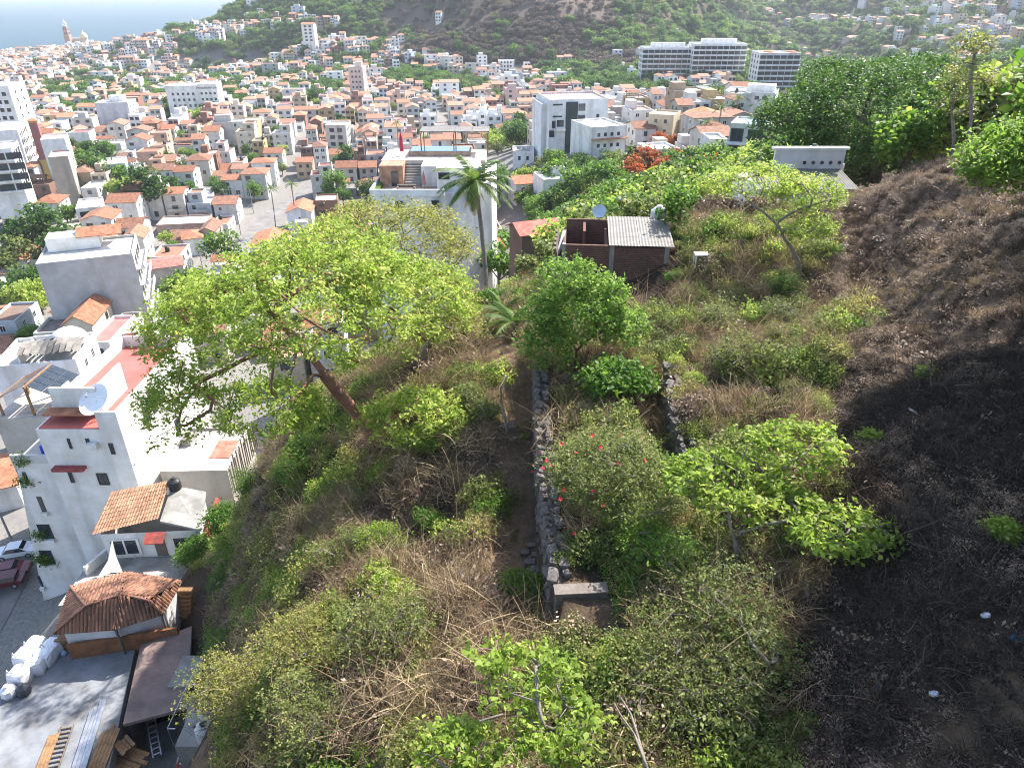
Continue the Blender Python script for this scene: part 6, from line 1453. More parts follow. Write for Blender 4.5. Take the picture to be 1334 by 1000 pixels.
for k, (x_, y_, s_, cl, lab, nm) in enumerate(((1.9, 1.2, 1.0, (.72, .66, .56), 'heap of pale sacks inside the open shack room', 'sack_heap'), (1.6, 3.3, .4, (.6, .16, .05), 'orange bucket inside the open shack room', 'bucket'))):
    t = thing(nm, lab, nm.split('_')[0], shw(x_, y_, 0))
    if nm == 'bucket': MB().lathe([(.16, 0), (.2, .4), (.22, .42)], 10).build('body', MATS['paint'], t, color=cl)
    else:
        for j in range(7): o = bpy.data.objects.new('sack', STONES[j]); COL.objects.link(o); o.parent = t; o.location = (rs.uniform(-.9, .9), rs.uniform(-.7, .7), .15 + .25 * (j % 3)); o.scale = (.9, .6, .35); o.data = STONES[j].copy(); o.data.materials.clear(); o.data.materials.append(MATS['paint']); o.color = (*cl, 1)
occ(A.x + 3, A.y + 3, 5)
# corrugated roof house beyond the slope
zt2 = P(1035, 235, 50).z; A2, B2 = Q(985, 245, zt2), Q(1104, 238, zt2)
ch2 = thing('corrugated_house', 'low white house with corrugated roof, round vent holes and tall parapet', 'house', (A2.x, A2.y, gz(A2.x, A2.y)), 0); H2 = zt2 - ch2.location.z; w2 = B2.x - A2.x
MB().box(0, w2, 0, 5, -2, H2 - .1).build('wall', MATS['wall'], ch2, color=WHITE)
cmh = corr(w2 / 6 * 1.04, 3.6)
for i in range(6): o = link('roof_sheet', cmh, None, ch2); o.location = (i * w2 / 6, -.4, H2 + .02 * (i % 2)); o.rotation_euler = (.16, 0, 0)
MB().box(w2 * .3, w2 + .2, 3.2, 3.45, H2 - .1, H2 + 1.9).build('parapet', MATS['wall'], ch2, color=(.6, .6, .6)); MB().box(w2 * .3 - .2, w2 + .4, 3.1, 3.6, H2 + 1.9, H2 + 2.05).build('coping', MATS['wall'], ch2, color=WHITE)
for i in range(5): o = MB().tube([(0, 0, 0), (0, -.05, 0)], .13, 10).build('vent_hole', MATS['glass'], ch2); o.location = (w2 * .62 + i * .62, 3.21, H2 + 1.0)
water_tank('grey water tank behind the corrugated roof', A2.x + w2 * .75, A2.y + 4.2, zt2 + .8, .5, 1.2, 'paint', (.3, .3, .3)); water_tank('small rust red tank behind the corrugated roof', A2.x + w2 * .95, A2.y + 4.2, zt2 + .9, .25, .8, 'paint', (.35, .12, .08))
MB().box(w2 * .5, w2 + .5, 3.6, 5.2, H2 - .3, H2 + .8).build('tank_base', MATS['wall'], ch2, color=OFF)

# ---------------------------------------------------------------- trees of the slope
g = np.random.default_rng
def T(*a): return tuple(P(*a))
# big lime tree with red trunk
base = onground(487, 592); zt_ = lambda px, py, z: T(px, py, z)
zb_ = base.y * CT + (CAMZ - base.z) * ST
tk = [tuple(base - Vector((0, 0, .5))), T(481, 560, zb_ - .5), T(462, 535, zb_ - 1.0), T(440, 510, zb_ - 1.5), T(424, 490, zb_ - 1.8)]
make_tree('lime_tree', 'spreading lime green tree with smooth red brown trunk', 'tree', tk, .27,
          [(T(400, 405, 29.5), (5.6, 4.6, 2.8), 5), (T(285, 430, 30.5), (3.2, 3.0, 2.4), 2.2), (T(238, 535, 30), (1.7, 1.8, 2.0), 1.0), (T(530, 395, 31), (3.2, 3.2, 2.0), 2.2), (T(545, 545, 29.5), (2.3, 1.4, 1.1), 1.5), (T(350, 535, 28.5), (2.2, 1.6, 1.3), 1.2), (T(430, 345, 32), (3.6, 3.0, 1.9), 1.6)],
          'leaf_lime', 'bark_red', g(1), 14, 130, 1300, .165, 9, .22, .55, .014)
base = onground(528, 492); zb_ = base.y * CT + (CAMZ - base.z) * ST
make_tree('sparse_tree', 'sparse yellowish tree behind the lime crown', 'tree', [tuple(base - Vector((0, 0, .4))), T(552, 462, zb_ - .8), T(566, 430, zb_ - 1.3), T(560, 400, zb_ - 1.6)], .2,
          [(T(505, 322, 39), (4.9, 3.8, 2.5), 3), (T(575, 385, 38), (1.8, 1.8, 1.1), .7), (T(595, 435, 37), (1.5, 1.5, .9), .4)], 'leaf_yellow', 'bark_grey', g(2), 9, 90, 900, .14, 7, .3, .55, .012)
# palm in front of the villa
pb = onground(634, 372); pb = Vector((P(634, 378, 55).x, P(634, 378, 55).y, gz(P(634, 378, 55).x, P(634, 378, 55).y)))
palm('tall coconut palm in front of the white villa block', tuple(pb), T(618, 236, 53), 26, 3.5, g(3), .2, dead=9, leaflet=.62, droopy=1.25)
# round bush tree below the shack
base = onground(750, 482)
make_tree('bushy_tree', 'round bright green tree below the brick shack', 'tree', [tuple(base - Vector((0, 0, .3))), tuple(base + Vector((0, .3, .5)))], .09,
          [(tuple(base + Vector((.1, .2, 2.3))), (1.9, 1.7, 1.6), 3), (tuple(base + Vector((-1.2, -.5, 1.3))), (1.2, 1.1, 1.0), 1), (tuple(base + Vector((1.6, .1, 1.9))), (1.2, 1.1, 1.0), 1), (tuple(base + Vector((-.4, .4, 3.9))), (1.2, 1.1, .9), .9), (tuple(base + Vector((1.0, .3, 3.3))), (1.0, .9, .8), .6), (tuple(base + Vector((-1.5, .2, 2.6))), (.9, .9, .7), .5)], 'leaf_lush', 'bark', g(4), 12, 80, 480, .16, 6, .19, .4, .012)
base = onground(800, 525)
make_tree('bushy_tree', 'low tree with drooping pinkish leaf tips below the round tree', 'tree', [tuple(base), tuple(base + Vector((0, .1, .8)))], .06, [(tuple(base + Vector((0, .1, 1.0))), (1.3, 1.0, .5), 1)], 'leaf_green', 'bark_grey', g(5), 6, 24, 90, .2, 6, .2, .3, .008)
# forked sparse tree on the right
base = onground(1046, 366); zb_ = base.y * CT + (CAMZ - base.z) * ST
make_tree('forked_tree', 'forked grey tree with thin lime foliage at the edge of the burnt slope', 'tree', [tuple(base - Vector((0, 0, .3))), T(1040, 340, zb_ - .4), T(1028, 318, zb_ - .7)], .11,
          [(T(985, 240, 37), (2.9, 2.2, .9), 2.5), (T(1050, 255, 36), (1.8, 1.6, 1.0), 1.3), (T(1055, 300, 35), (1.1, 1.0, .8), .8)], 'leaf_lime', 'bark_grey', g(6), 9, 60, 420, .13, 6, .25, .45, .012)
# big dark tree
base = Vector((P(1145, 225, 66).x, P(1145, 225, 66).y, 0)); base.z = gz(base.x, base.y)
cz = P(1140, 155, 64)
make_tree('broad_tree', 'huge dark green tree behind the burnt slope', 'tree', [tuple(base - Vector((0, 0, 1))), tuple(base + Vector((-.3, 0, 1.5))), tuple(base + Vector((-.6, 0, 3)))], .55,
          [(tuple(cz), (8.8, 6.5, 4.6), 4), (T(1038, 165, 64), (4.0, 4, 2.8), 1.5), (T(1240, 150, 65), (4.2, 4, 3.6), 1.5), (T(1105, 110, 67), (4.6, 4.5, 2.4), 1.3), (T(1190, 105, 67), (4.4, 4.5, 2.4), 1.2), (T(1130, 195, 62), (6.0, 3, 2.2), 1.8), (T(1200, 195, 62), (3.5, 3, 2), .8)], 'leaf_dark', 'bark', g(7), 18, 170, 1500, .27, 7, .48, .9, .03)
# trees at the right edge (their crowns reach out of the frame and shade the lower slope)
for i, (x, y, hgt, r_, lf, lab) in enumerate(((17.4, 23.0, 6.2, 2.5, 'leaf_lush', 'bright green tree overhanging the burnt slope by the rubble wall'), (16.0, 17.0, 10, 3.3, 'leaf_green', 'tall green tree at the top of the shaded slope'), (19.5, 19.8, 10, 3.6, 'leaf_green', 'light green tree behind the overhanging one'),
        (15.8, 11.5, 10, 3.6, 'leaf_green', 'tall green tree above the dead brush'), (14.2, 6.0, 10, 3.6, 'leaf_green', 'green tree on the upper slope above the blue lids'), (21.5, 14.0, 9.5, 3.8, 'leaf_dark', 'dark tree at the top of the slope'), (24, 21.5, 9.5, 3.8, 'leaf_dark', 'dark tall tree beyond the slope top'), (20, 8, 9, 3.6, 'leaf_dark', 'dark tree high above the dead brush'), (29, 33, 8, 3.2, 'leaf_green', 'green tree above the rubble wall'))):
    bz = gz(x, y); dx = 2.6 if i == 1 else 1.4
    make_tree('slope_tree', lab, 'tree', [(x + dx, y, gz(x + dx, y) - .4), (x + dx * .7, y, bz + hgt * .25), (x + dx * .3, y + .1, bz + hgt * .5)], .2, [((x - .2, y, bz + hgt * .8), (r_, r_, r_ * .6), 1)], lf, 'bark', g(40 + i), 10, 60, 900, .15 if i == 0 else .3, 7 if i == 0 else 6, .3 if i == 0 else .42, .6, .02)
# thin tall trees
for i, (px, py, z, tx, ty, lf, lab) in enumerate(((1262, 196, 44, 1270, 62, 'leaf_yellow', 'very thin tall trunk with sparse top by the rubble wall'), (1246, 192, 46, 1243, 115, 'leaf_scrub', 'thin trunk beside the dark crown'))):
    b = P(px, py, z); b.z = gz(b.x, b.y); t = P(tx, ty, z - 1)
    make_tree('thin_tree', lab, 'tree', [tuple(b), tuple(b.lerp(t, .35) + Vector((.1, 0, 0))), tuple(b.lerp(t, .7) + Vector((-.1, 0, 0))), tuple(b.lerp(t, .93))], .1, [(tuple(t), (1.1, 1.0, .9), 1), (tuple(b.lerp(t, .75)), (1.5, 1.3, 1.0), .7)], lf, 'bark_grey', g(60 + i), 6, 20, 70, .2, 4, .3, .5, .012)
for px, py, z, k, s, lab in ((1215, 170, 52, 'lime', 1.0, 'light tree between the thin trunk and the dark crown'), (1290, 160, 48, 'scrub', 1.1, 'olive tree behind the rubble wall'), (1325, 150, 50, 'lime', 1.2, 'light tree behind the overhanging crown'), (1180, 215, 52, 'green', .8, 'green bush at the foot of the dark crown'), (1240, 190, 50, 'green', .9, 'green bush behind the rubble wall'),
                         (900, 262, 58, 'lime', .8, 'lime bush left of the corrugated roof'), (945, 250, 56, 'lime', .9, 'lime tree half over the corrugated roof'), (975, 232, 62, 'lime', 1.0, 'lime tree behind the forked tree'), (1010, 215, 66, 'green', 1.0, 'green tree behind the corrugated roof'),
                         (880, 330, 46, 'green', .45, 'green creeper bush on the shack corner'), (775, 262, 60, 'scrub', .9, 'pale leafed tree close behind the shack'), (830, 255, 58, 'scrub', .9, 'pale leafed tree behind the shack roof'), (705, 300, 66, 'scrub', .8, 'pale leafed tree beside the shed wall')):
    p = P(px, py, z); small_tree(k, lab, p.x, p.y, s, 1)
bz = gz(-18, 50)
make_tree('sparse_tree', 'thinly leaved tree on the steep slope above the tan roofed house', 'tree', [(-18, 50, bz - .5), (-18.2, 50, bz + 3), (-18, 50.2, bz + 6)], .22, [((-17.5, 50, 60), (4.2, 4.0, 2.6), 1)], 'leaf_lime', 'bark_grey', g(90), 12, 60, 200, .2, 5, .3, .6, .015)
# lime fig-like trees in the foreground right
base = onground(965, 745); zb_ = base.y * CT + (CAMZ - base.z) * ST
make_tree('lime_sapling', 'low tree with flat layers of bright lime leaf rosettes', 'tree', [tuple(base - Vector((0, 0, .3))), T(958, 705, zb_ - .5), T(950, 680, zb_ - .8)], .07,
          [(T(945, 622, 19.5), (1.7, 1.3, .4), 2.2), (T(1035, 580, 20), (1.5, 1.2, .35), 1.6), (T(1095, 690, 18), (1.35, .9, .3), 1.4), (T(1010, 660, 18.8), (1.2, .8, .3), .9)], 'leaf_lime', 'bark_grey', g(8), 9, 50, 250, .16, 6, .13, .3, .007, flat=.3)
base = onground(775, 985); zb_ = base.y * CT + (CAMZ - base.z) * ST
make_tree('lime_sapling', 'tangled tree with yellow lime leaf tufts beside the bare grey branches', 'tree', [tuple(base - Vector((0, 0, .3))), T(765, 935, zb_ - .4), T(745, 905, zb_ - .7)], .07,
          [(T(690, 880, 13.6), (1.0, .7, .35), 2), (T(735, 945, 13), (.9, .6, .4), 1.8), (T(640, 850, 14), (.5, .4, .25), .5), (T(700, 990, 12.6), (.8, .5, .35), 1)], 'leaf_lime', 'bark_grey', g(9), 10, 34, 90, .13, 6, .09, .22, .006, twig=160)
base = onground(640, 1010); zb_ = base.y * CT + (CAMZ - base.z) * ST
make_tree('lime_sapling', 'small lime tufted shrub on the dry slope below the tangled tree', 'tree', [tuple(base - Vector((0, 0, .3))), T(625, 985, zb_ - .5)], .05, [(T(598, 975, 13.2), (.8, .5, .3), 2)], 'leaf_lime', 'bark_grey', g(10), 6, 18, 50, .12, 7, .10, .25, .006, twig=60)
# dry leaning trunk by the path
for k, (pts, r_, lab) in enumerate((([(661, 562, 27.5), (655, 530, 27), (652, 505, 26.6), (660, 490, 26.3)], .07, 'dead grey trunk leaning beside the dirt path'), ([(806, 905, 15.2), (812, 913, 15), (822, 930, 14.7), (829, 952, 14.4), (838, 985, 13.9), (842, 1010, 13.6)][::-1], .04, 'bare grey branch fallen across the gully'), ([(800, 915, 15), (808, 930, 14.7), (826, 955, 14.3), (834, 975, 14), (845, 1005, 13.6)][::-1], .032, 'second bare grey branch in the gully'), ([(600, 955, 14.5), (625, 940, 14.2), (655, 930, 14)], .05, 'short bare branch beside the lime tufts'))):
    pts = [P(*q) for q in pts]; o = MB().tube(pts, [r_ * (1 - .8 * i / len(pts)) for i in range(len(pts))], 7).build('bare_branch', MATS['bark_grey'], smooth=True); tag(o, lab, 'branch')
# flowering bush with red blossoms
base = onground(800, 690)
fb = make_tree('flowering_bush', 'pale green bush with scattered red blossoms over the stone wall', 'bush', [tuple(base - Vector((0, 0, .3))), tuple(base + Vector((0, .3, .7)))], .07,
          [(T(790, 610, 22), (1.9, 1.7, .9), 3), (T(756, 612, 22.5), (.8, 1.1, .7), 1.0), (T(840, 650, 21), (1.2, 1.2, .8), 1.2)], 'leaf_scrub', 'bark_grey', g(12), 9, 60, 620, .075, 10, .2, .35, .006, twig=500)
fl_ = MB()
for j in range(6):
    t0 = j * math.pi / 3; fl_.add([(0, 0, 0), (.07 * math.cos(t0 - .5), .07 * math.sin(t0 - .5), .05), (.13 * math.cos(t0), .13 * math.sin(t0), .04), (.07 * math.cos(t0 + .5), .07 * math.sin(t0 + .5), .05)], [(0, 1, 2, 3)])
flm = fl_.mesh('blossom', MATS['red_flower'])
for px, py in ((731, 578), (703, 590), (712, 600), (707, 610), (718, 607), (782, 583), (809, 568), (771, 567), (735, 638), (730, 650), (748, 695), (806, 604), (786, 659), (750, 590), (773, 640), (694, 615), (840, 600)):
    p = P(px, py, 20.6); o = bpy.data.objects.new('blossom', flm); COL.objects.link(o); o.parent = fb; o.location = p - fb.location; o.rotation_euler = (rs.uniform(.2, .9), rs.uniform(-.5, .5), rs.uniform(0, 6)); o.scale = (.58,) * 3
# named bushes on the slope
BUSH = [(640, 430, 47, 'leaf_green', 1.0, 'palm-leaved bush on the ridge behind the lime tree'), (870, 760, 0, 'leaf_green', 1.2, 'bright green bush beside the concrete footing'), (830, 715, 0, 'leaf_lime', 1.0, 'lime bush at the foot of the flowering bush'), (925, 840, 0, 'leaf_scrub', 1.5, 'broad grey green shrub below the bright bush'),
        (880, 900, 0, 'leaf_scrub', 1.3, 'grey green shrub beside the fallen branches'), (950, 930, 0, 'leaf_scrub', 1.2, 'grey green shrub at the edge of the dead brush'), (500, 860, 0, 'leaf_scrub', 1.3, 'yellow green shrub on the lower slope'), (400, 870, 0, 'leaf_yellow', 1.4, 'pale yellowish shrub above the cistern tanks'),
        (330, 920, 0, 'leaf_yellow', 1.5, 'pale shrub beside the cistern tanks'), (420, 960, 0, 'leaf_scrub', 1.3, 'olive shrub below the pale yellowish shrub'), (300, 850, 0, 'leaf_green', 1.1, 'green bush above the brown slab'), (500, 720, 0, 'leaf_lime', .9, 'lime bush in the shadow band'), (440, 740, 0, 'leaf_scrub', 1.0, 'olive bush on the mid slope'),
        (520, 790, 0, 'leaf_lime', .8, 'small lime bush on the mid slope'), (370, 720, 0, 'leaf_scrub', 1.3, 'olive thicket under the lime tree'), (390, 640, 0, 'leaf_green', 1.1, 'green thicket left of the red trunk'), (330, 640, 0, 'leaf_green', 1.2, 'green thicket at the slope edge'), (560, 580, 0, 'leaf_lime', 1.0, 'lime thicket right of the red trunk'),
        (255, 700, 60, 'leaf_green', 1.6, 'green bush beside the tan roofed house'), (285, 650, 58, 'leaf_green', 1.8, 'dark leafy bush beside the red side wall'), (300, 760, 0, 'leaf_green', 1.1, 'banana leaved clump above the brown roof'), (620, 540, 0, 'leaf_scrub', .9, 'dry olive bush by the path'), (690, 790, 0, 'leaf_green', .7, 'low green plant below the boulders'),
        (560, 690, 0, 'leaf_green', .6, 'small green plant in the shadow band'), (930, 430, 0, 'leaf_scrub', 1.0, 'olive bush on the terrace above the short wall'), (960, 480, 0, 'leaf_scrub', 1.1, 'dense olive bush right of the short wall'), (1010, 430, 0, 'leaf_scrub', 1.0, 'olive bush below the forked tree'), (870, 440, 0, 'leaf_scrub', .8, 'yellowish bush below the shack'),
        (1020, 390, 0, 'leaf_green', .9, 'green bush against the forked trunk'), (1205, 495, 0, 'leaf_lime', .28, 'tiny lime plant alone on the burnt slope'), (905, 505, 0, 'leaf_lime', .35, 'small lime plant on top of the short wall'), (1130, 580, 0, 'leaf_lime', .3, 'small lime sprig beyond the layered tree'), (850, 520, 0, 'leaf_green', .4, 'small fan leaved plant by the short wall'),
        (770, 525, 0, 'leaf_green', .45, 'small fan leaved plant above the flowering bush'), (1310, 700, 0, 'leaf_lime', .3, 'sunlit tuft at the top of the dead brush'), (940, 300, 50, 'leaf_brown', 1.3, 'bare brown thicket right of the shack'), (985, 330, 46, 'leaf_brown', 1.1, 'bare brown thicket below the lime tree'), (880, 370, 0, 'leaf_green', .6, 'green shrub at the shack corner')]
for i, (px, py, z, lf, s, lab) in enumerate(BUSH):
    p = onground(px, py) if not z else P(px, py, z); bz = gz(p.x, p.y)
    r_ = s; ls = .075 if z == 0 else .2; fine = lf in ('leaf_scrub', 'leaf_yellow', 'leaf_brown')
    if s < .5: ls = .1
    make_tree('bush', lab, 'bush', [(p.x, p.y, bz - .25), (p.x, p.y, bz + .35 * s)], .03 + .02 * s, [((p.x + rs.uniform(-.7, .7) * r_ * q_, p.y + rs.uniform(-.7, .7) * r_ * q_, bz + s * rs.uniform(.35, .8)), (r_ * rs.uniform(.35, .75), r_ * rs.uniform(.35, .75), r_ * rs.uniform(.3, .6)), 1) for q_ in (0, 1, 1, 1, 1)], lf, 'bark_grey', g(100 + i), max(4, int(6 * s)), max(8, int(22 * s)), max(20, int((190 if fine else 240) * s)), ls, 7 if z == 0 else 5, .2 * max(.5, s), .3, .006, twig=int(420 * s) if fine else int(90 * s))
for px, py, lab in ((655, 425, 'short fan palm on the ridge beside the lime tree'), (668, 440, 'short fan palm next to the concrete pad')):
    p = onground(px, py); palm(lab, tuple(p), tuple(p + Vector((0, 0, .9))), 14, 1.7, g(px), .1, dead=2, name='fan_palm', leaflet=.7)
p = onground(300, 735); palm('banana plant with long green leaves at the slope foot', tuple(p), tuple(p + Vector((0, 0, 1.0))), 8, 1.8, g(77), .1, dead=1, name='banana_plant', leaflet=.9)

# plants spilling from the balconies of the white apartment house
for k, (px, py) in enumerate(((52, 697), (56, 730), (54, 727), (30, 628), (26, 600))):
    A = onY(px, py, YF + .25); C = np.array(A - wb.location) + np.random.default_rng(k).normal(size=(90, 3)) * np.array([.45, .18, .35])
    link('balcony_plants', leafmesh('balcony_plants', [leaves(C, .22, np.random.default_rng(k), 3, .1)], 'leaf_green'), None, wb)['kind'] = 'stuff'
# ---------------------------------------------------------------- ground cover of the slope (one mass each)
q = np.random.default_rng(5)
def clump_leafy(seed, leaf, r_=.5, nl=260, ls=.075, nst=40):
    rg_ = np.random.default_rng(seed); C = ell_tips((0, 0, .12), (r_, r_, r_ * .7), nl, rg_, .35, -.1)
    C = C * (1 + .25 * np.sin(C[:, :1] * 9 + seed))
    me = leafmesh('clump', [leaves(C, ls, rg_, 2, .04)], leaf); return me
def clump_dry(seed, m, r_=.45, n=150, L_=.55, w=.009, droop=.8, lean=1.0):
    rg_ = np.random.default_rng(seed); C = np.c_[rg_.normal(size=(n, 2)) * r_ * .45, rg_.uniform(-.05, .15, n)]
    return leafmesh('clump', [strands(C, L_, w, rg_, droop, lean, 4)], m)
def clump_tangle(seed, m, r_=.6, n=90, L_=1.1, w=.012):
    rg_ = np.random.default_rng(seed); C = np.c_[rg_.normal(size=(n, 2)) * r_ * .5, rg_.uniform(0, .3, n)]
    return leafmesh('clump', [strands(C, L_, w, rg_, 1.1, 2.2, 6)], m)
def clump_litter(seed, m, r_=.6, n=120, ls=.1):
    rg_ = np.random.default_rng(seed); C = np.c_[rg_.normal(size=(n, 2)) * r_ * .5, rg_.uniform(0, .06, n)]
    return leafmesh('clump', [leaves(C, ls, rg_, 1, 0, .6, 2.5)], m)
KIND = [clump_leafy(1, 'leaf_scrub'), clump_leafy(2, 'leaf_scrub', .45, 220, .065), clump_leafy(3, 'leaf_lime', .4, 160, .075), clump_leafy(4, 'leaf_green', .45, 200, .085), clump_leafy(5, 'leaf_yellow', .45, 220, .06),
        clump_dry(6, 'dry', .45, 130, .6, .007, .9, 1.2), clump_dry(7, 'dry', .5, 170, .4, .008), clump_tangle(8, 'dry', .55, 90, .85, .008), clump_tangle(9, 'deadgrey', .5, 70, .7, .008), clump_tangle(10, 'deadgrey', .6, 80, 1.1, .009), clump_litter(11, 'leaf_brown'), clump_litter(12, 'deadgrey', .6, 140, .09), clump_dry(13, 'deadgrey', .5, 140, .5, .01), clump_leafy(14, 'leaf_brown', .45, 170, .06)]
n = 46000; X_ = q.uniform(-32, 30, n); Y_ = q.uniform(5, 62, n); Z_ = height(X_, Y_); px_, py_, dp = PIX(X_, Y_, Z_)
vis = (px_ > -60) & (px_ < 1650) & (py_ > 180) & (py_ < 1080) & (dp > 5)
# thin out with distance: clumps grow smaller in the picture anyway
vis &= q.uniform(0, 1, n) < np.clip(1.25 - dp / 75, .3, 1)
# keep buildings clear
for ox, oy, orr in OCC:
    if oy < 90: vis &= (X_ - ox) ** 2 + (Y_ - oy) ** 2 > (orr * .8) ** 2
FOOT = [(-80,580),(262,590),(276,645),(272,700),(250,735),(250,800),(254,870),(288,885),(300,1100),(-80,1100)]
vis &= np.array([not inpoly(a, b, FOOT) for a, b in zip(px_, py_)]) & (X_ > -32) & ~((X_ < -22) & (Y_ > 58))
X_, Y_, Z_, px_, py_, dp = (a[vis] for a in (X_, Y_, Z_, px_, py_, dp)); n = len(X_)
nz1 = vnoise(X_, Y_, 2.6, 41) * 2; nz2 = vnoise(X_, Y_, 1.2, 42) * 2; u = q.uniform(0, 1, n)
idx_ = np.full(n, 5)
left = px_ < 650
# left slope: scrub in patches between dry grass and twigs
green = nz1 + .6 * nz2 + .15 * q.normal(size=n)
idx_ = np.where(green > .36, q.choice([0, 1, 2, 2, 3, 3, 4], n), np.where(green > -.05, q.choice([0, 1, 4, 2, 4, 7, 6, 5], n), np.where(green > -.4, q.choice([5, 6, 7, 7, 13, 4, 10], n), q.choice([7, 12, 10, 5, 10], n))))
mid = (px_ >= 720) & (px_ < 1080) & (py_ > 330)
idx_ = np.where(mid & (green > .1) & (u < .5), q.choice([0, 1, 0, 13], n), idx_)
# burnt and dead slope on the right
edge = np.interp(py_, [230, 300, 420, 520, 640, 800, 1000], [1080, 1075, 1115, 1085, 1090, 1040, 1030])
burn_ = px_ > edge + 25 * nz2
upper = py_ < 470
idx_ = np.where(burn_ & upper, q.choice([10, 11, 10, 12, 10], n), idx_); idx_ = np.where(burn_ & ~upper, np.where(nz1 + .5 * nz2 > .25, q.choice([8, 9, 9, 8], n), q.choice([11, 11, 12, 10, 8], n)), idx_)
# bare earth of the path
pth = (np.abs(px_ - np.interp(py_, [430, 500, 620, 760], [640, 672, 680, 690])) < np.interp(py_, [430, 760], [20, 26])) & (py_ < 790) & (py_ > 430)
u2 = q.uniform(0, 1, n); hole = vnoise(X_, Y_, 1.5, 47) + .5 * vnoise(X_, Y_, .6, 48)
keep = np.where(burn_ & upper, u < .45, np.where(burn_, u < .6, (u2 < .96) & (hole > -.34))) & ~(pth & (u < .8))
keep &= ~((px_ > 715) & (px_ < 800) & (py_ > 735) & (py_ < 815)) & ~((px_ > 728) & (px_ < 885) & (py_ > 325) & (py_ < 408))
keep &= ~((px_ > 695) & (px_ < 735) & (py_ > 485) & (py_ < 775) & (u < .93))
s = q.uniform(.4, 1.1, n) ** 1.0 * np.where(q.uniform(0, 1, n) < .18, 1.7, 1) * np.where(burn_, .72, 1) * np.where(pth, .5, 1)
X_, Y_, Z_, idx_, s = X_[keep], Y_[keep], Z_[keep], idx_[keep], s[keep]; m = len(X_); print('ground cover', m)
def mass(name, label, sel):
    k = int(sel.sum()); 
    gn_scatter(name, label, KIND, np.stack([X_[sel], Y_[sel], Z_[sel] - .04], 1), np.stack([q.normal(size=k) * .15, q.normal(size=k) * .15 - .2, q.uniform(0, 6.28, k)], 1), np.stack([s[sel], s[sel], s[sel] * q.uniform(.6, 1.7, k)], 1), idx_[sel])
green_ = np.isin(idx_, [0, 1, 2, 3, 4])
dead_ = np.isin(idx_, [8, 9, 11, 12])
mass('scrub', 'low green and olive scrub covering the slope', green_); mass('dry_grass', 'dry tan grass, twigs and leaf litter between the scrub', ~green_ & ~dead_); mass('dead_brush', 'tangled grey dead brush and ash on the shaded slope', dead_)
# finer debris over the burnt bank
n = 24000; X_ = q.uniform(4, 30, n); Y_ = q.uniform(5, 46, n); Z_ = height(X_, Y_); px_, py_, dp = PIX(X_, Y_, Z_)
edge = np.interp(py_, [230, 300, 420, 520, 640, 800, 1000], [1080, 1080, 1120, 1100, 1095, 1050, 1040])
sel_ = (px_ > edge) & (px_ < 1700) & (py_ > 175) & (py_ < 1050) & (dp > 5); X_, Y_, Z_ = X_[sel_], Y_[sel_], Z_[sel_]; n = len(X_)
patch = vnoise(X_ + .5 * Y_, Y_ * .5, 1.6, 44) * 2 + vnoise(X_, Y_, .7, 45); idx_ = np.where(patch > .3, q.choice([10, 10, 10, 13], n), np.where(patch > -.1, q.choice([11, 12, 8, 10], n), q.choice([12, 8, 11], n))); up_ = (Y_ > 22); idx_ = np.where(up_ & (patch > -.1), q.choice([10, 10, 10, 13, 6], n), np.where(up_, q.choice([10, 12, 13, 11], n), idx_)); kp = (patch > -.45) | (q.uniform(0, 1, n) < .3); X_, Y_, Z_, idx_ = X_[kp], Y_[kp], Z_[kp], idx_[kp]; n = len(X_); s = q.uniform(.3, .75, n)
mass('dead_litter', 'brown leaf litter and broken twigs strewn over the burnt bank', np.ones(n, bool))
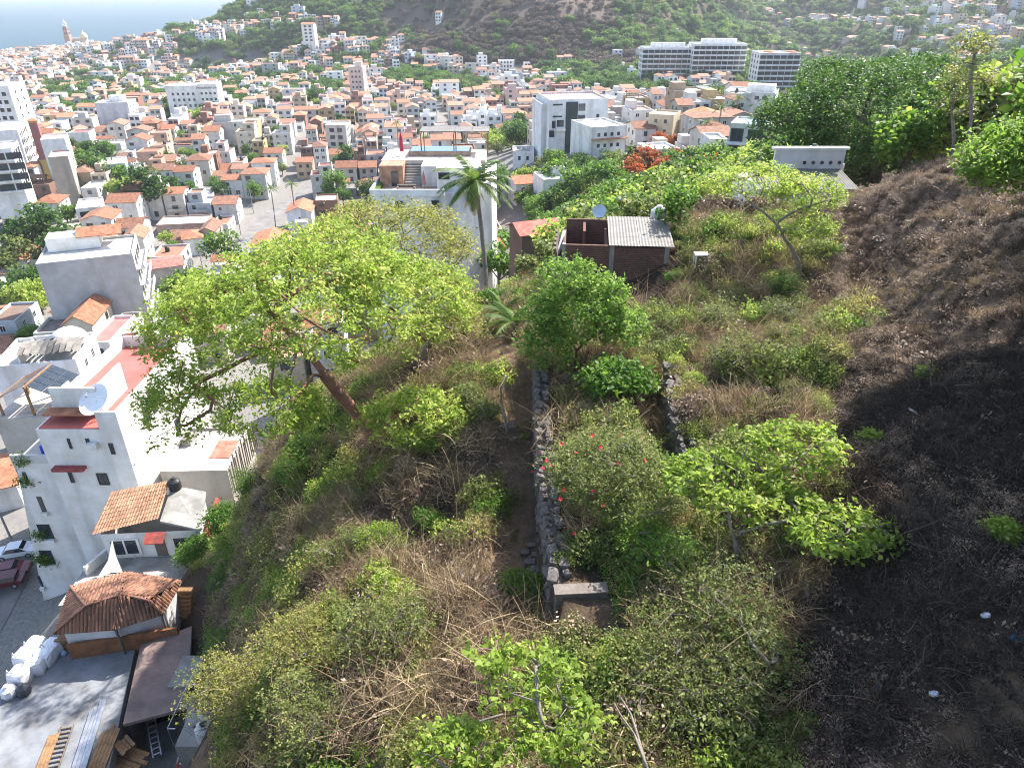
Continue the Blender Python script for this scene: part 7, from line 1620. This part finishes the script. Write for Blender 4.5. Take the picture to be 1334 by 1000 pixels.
# litter thrown on the slope
for k, (px, py, r_, cl, lab) in enumerate(((1213, 914, .085, (.75, .78, .85), 'round white lid on the shaded brush'), (1280, 812, .09, (.7, .74, .78), 'round white plastic lid near the teal sheet'), (1144, 905, .06, (.05, .16, .36), 'small blue can in the dead brush'))):
    p = onground(px, py); o = MB().lathe([(r_, 0), (r_ * 1.05, .02), (r_ * 1.05, .05), (r_ * .9, .06)], 14).build('plastic_disc', MATS['paint'], color=cl, loc=(p.x, p.y, p.z + .22)); o.rotation_euler = (-.5, -.3, 0); tag(o, lab, 'lid')
p = onground(1326, 838); o = MB().box(-.2, .2, -.13, .13, 0, .03).build('plastic_sheet', MATS['paint'], color=(.01, .14, .22), loc=(p.x, p.y, p.z + .2)); o.rotation_euler = (-.4, -.3, .4); tag(o, 'teal plastic panel on the dead brush', 'panel')
for px, py, ln, a, lab in ((1190, 541, .42, .9, 'short pale stick lying on the burnt slope'), (1294, 524, .25, 1.1, 'shorter pale stick up the burnt slope'), (1197, 384, .3, .4, 'pale splinter below the burnt hollow')):
    p = onground(px, py); o = MB().tube([(-ln / 2, 0, 0), (0, 0, .03), (ln / 2, 0, 0)], .03, 6).build('stick', MATS['paint'], color=(.6, .58, .54), loc=(p.x, p.y, p.z + .1)); o.rotation_euler = (0, .3, -a); tag(o, lab, 'stick')
p = onground(842, 905); o = MB().box(-.3, .3, -.25, .25, 0, .12).build('rubble_slab', MATS['stone'], loc=(p.x, p.y, p.z + .1)); o.rotation_euler = (.3, .2, .4); tag(o, 'pale broken slab beside the bare branches', 'slab')
p = onground(632, 920); o = bpy.data.objects.new('plastic_bag', STONES[2].copy()); COL.objects.link(o); o.data.materials.clear(); o.data.materials.append(MATS['paint']); o.color = (.1, .4, .55, 1); o.location = (p.x, p.y, p.z + .2); o.scale = (.15, .1, .08); tag(o, 'crumpled light blue bag in the dry grass', 'bag')
p = onground(912, 348); t = thing('plastic_table', 'small white table in the yard right of the shack', 'table', (p.x, p.y, gz(p.x, p.y)))
MB().box(-.4, .4, -.3, .3, .7, .74).build('table_top', MATS['paint'], t, color=WHITE)
for sx in (-.35, .35):
    for sy_ in (-.25, .25): MB().box(sx - .03, sx + .03, sy_ - .03, sy_ + .03, 0, .7).build('leg', MATS['paint'], t, color=WHITE)
# rubble wall at the crest
A, B = P(1268, 205, 41), P(1300, 178, 41)
stone_wall('low rubble wall on the crest of the burnt slope', [A, A.lerp(B, .5), B], .9, .5)
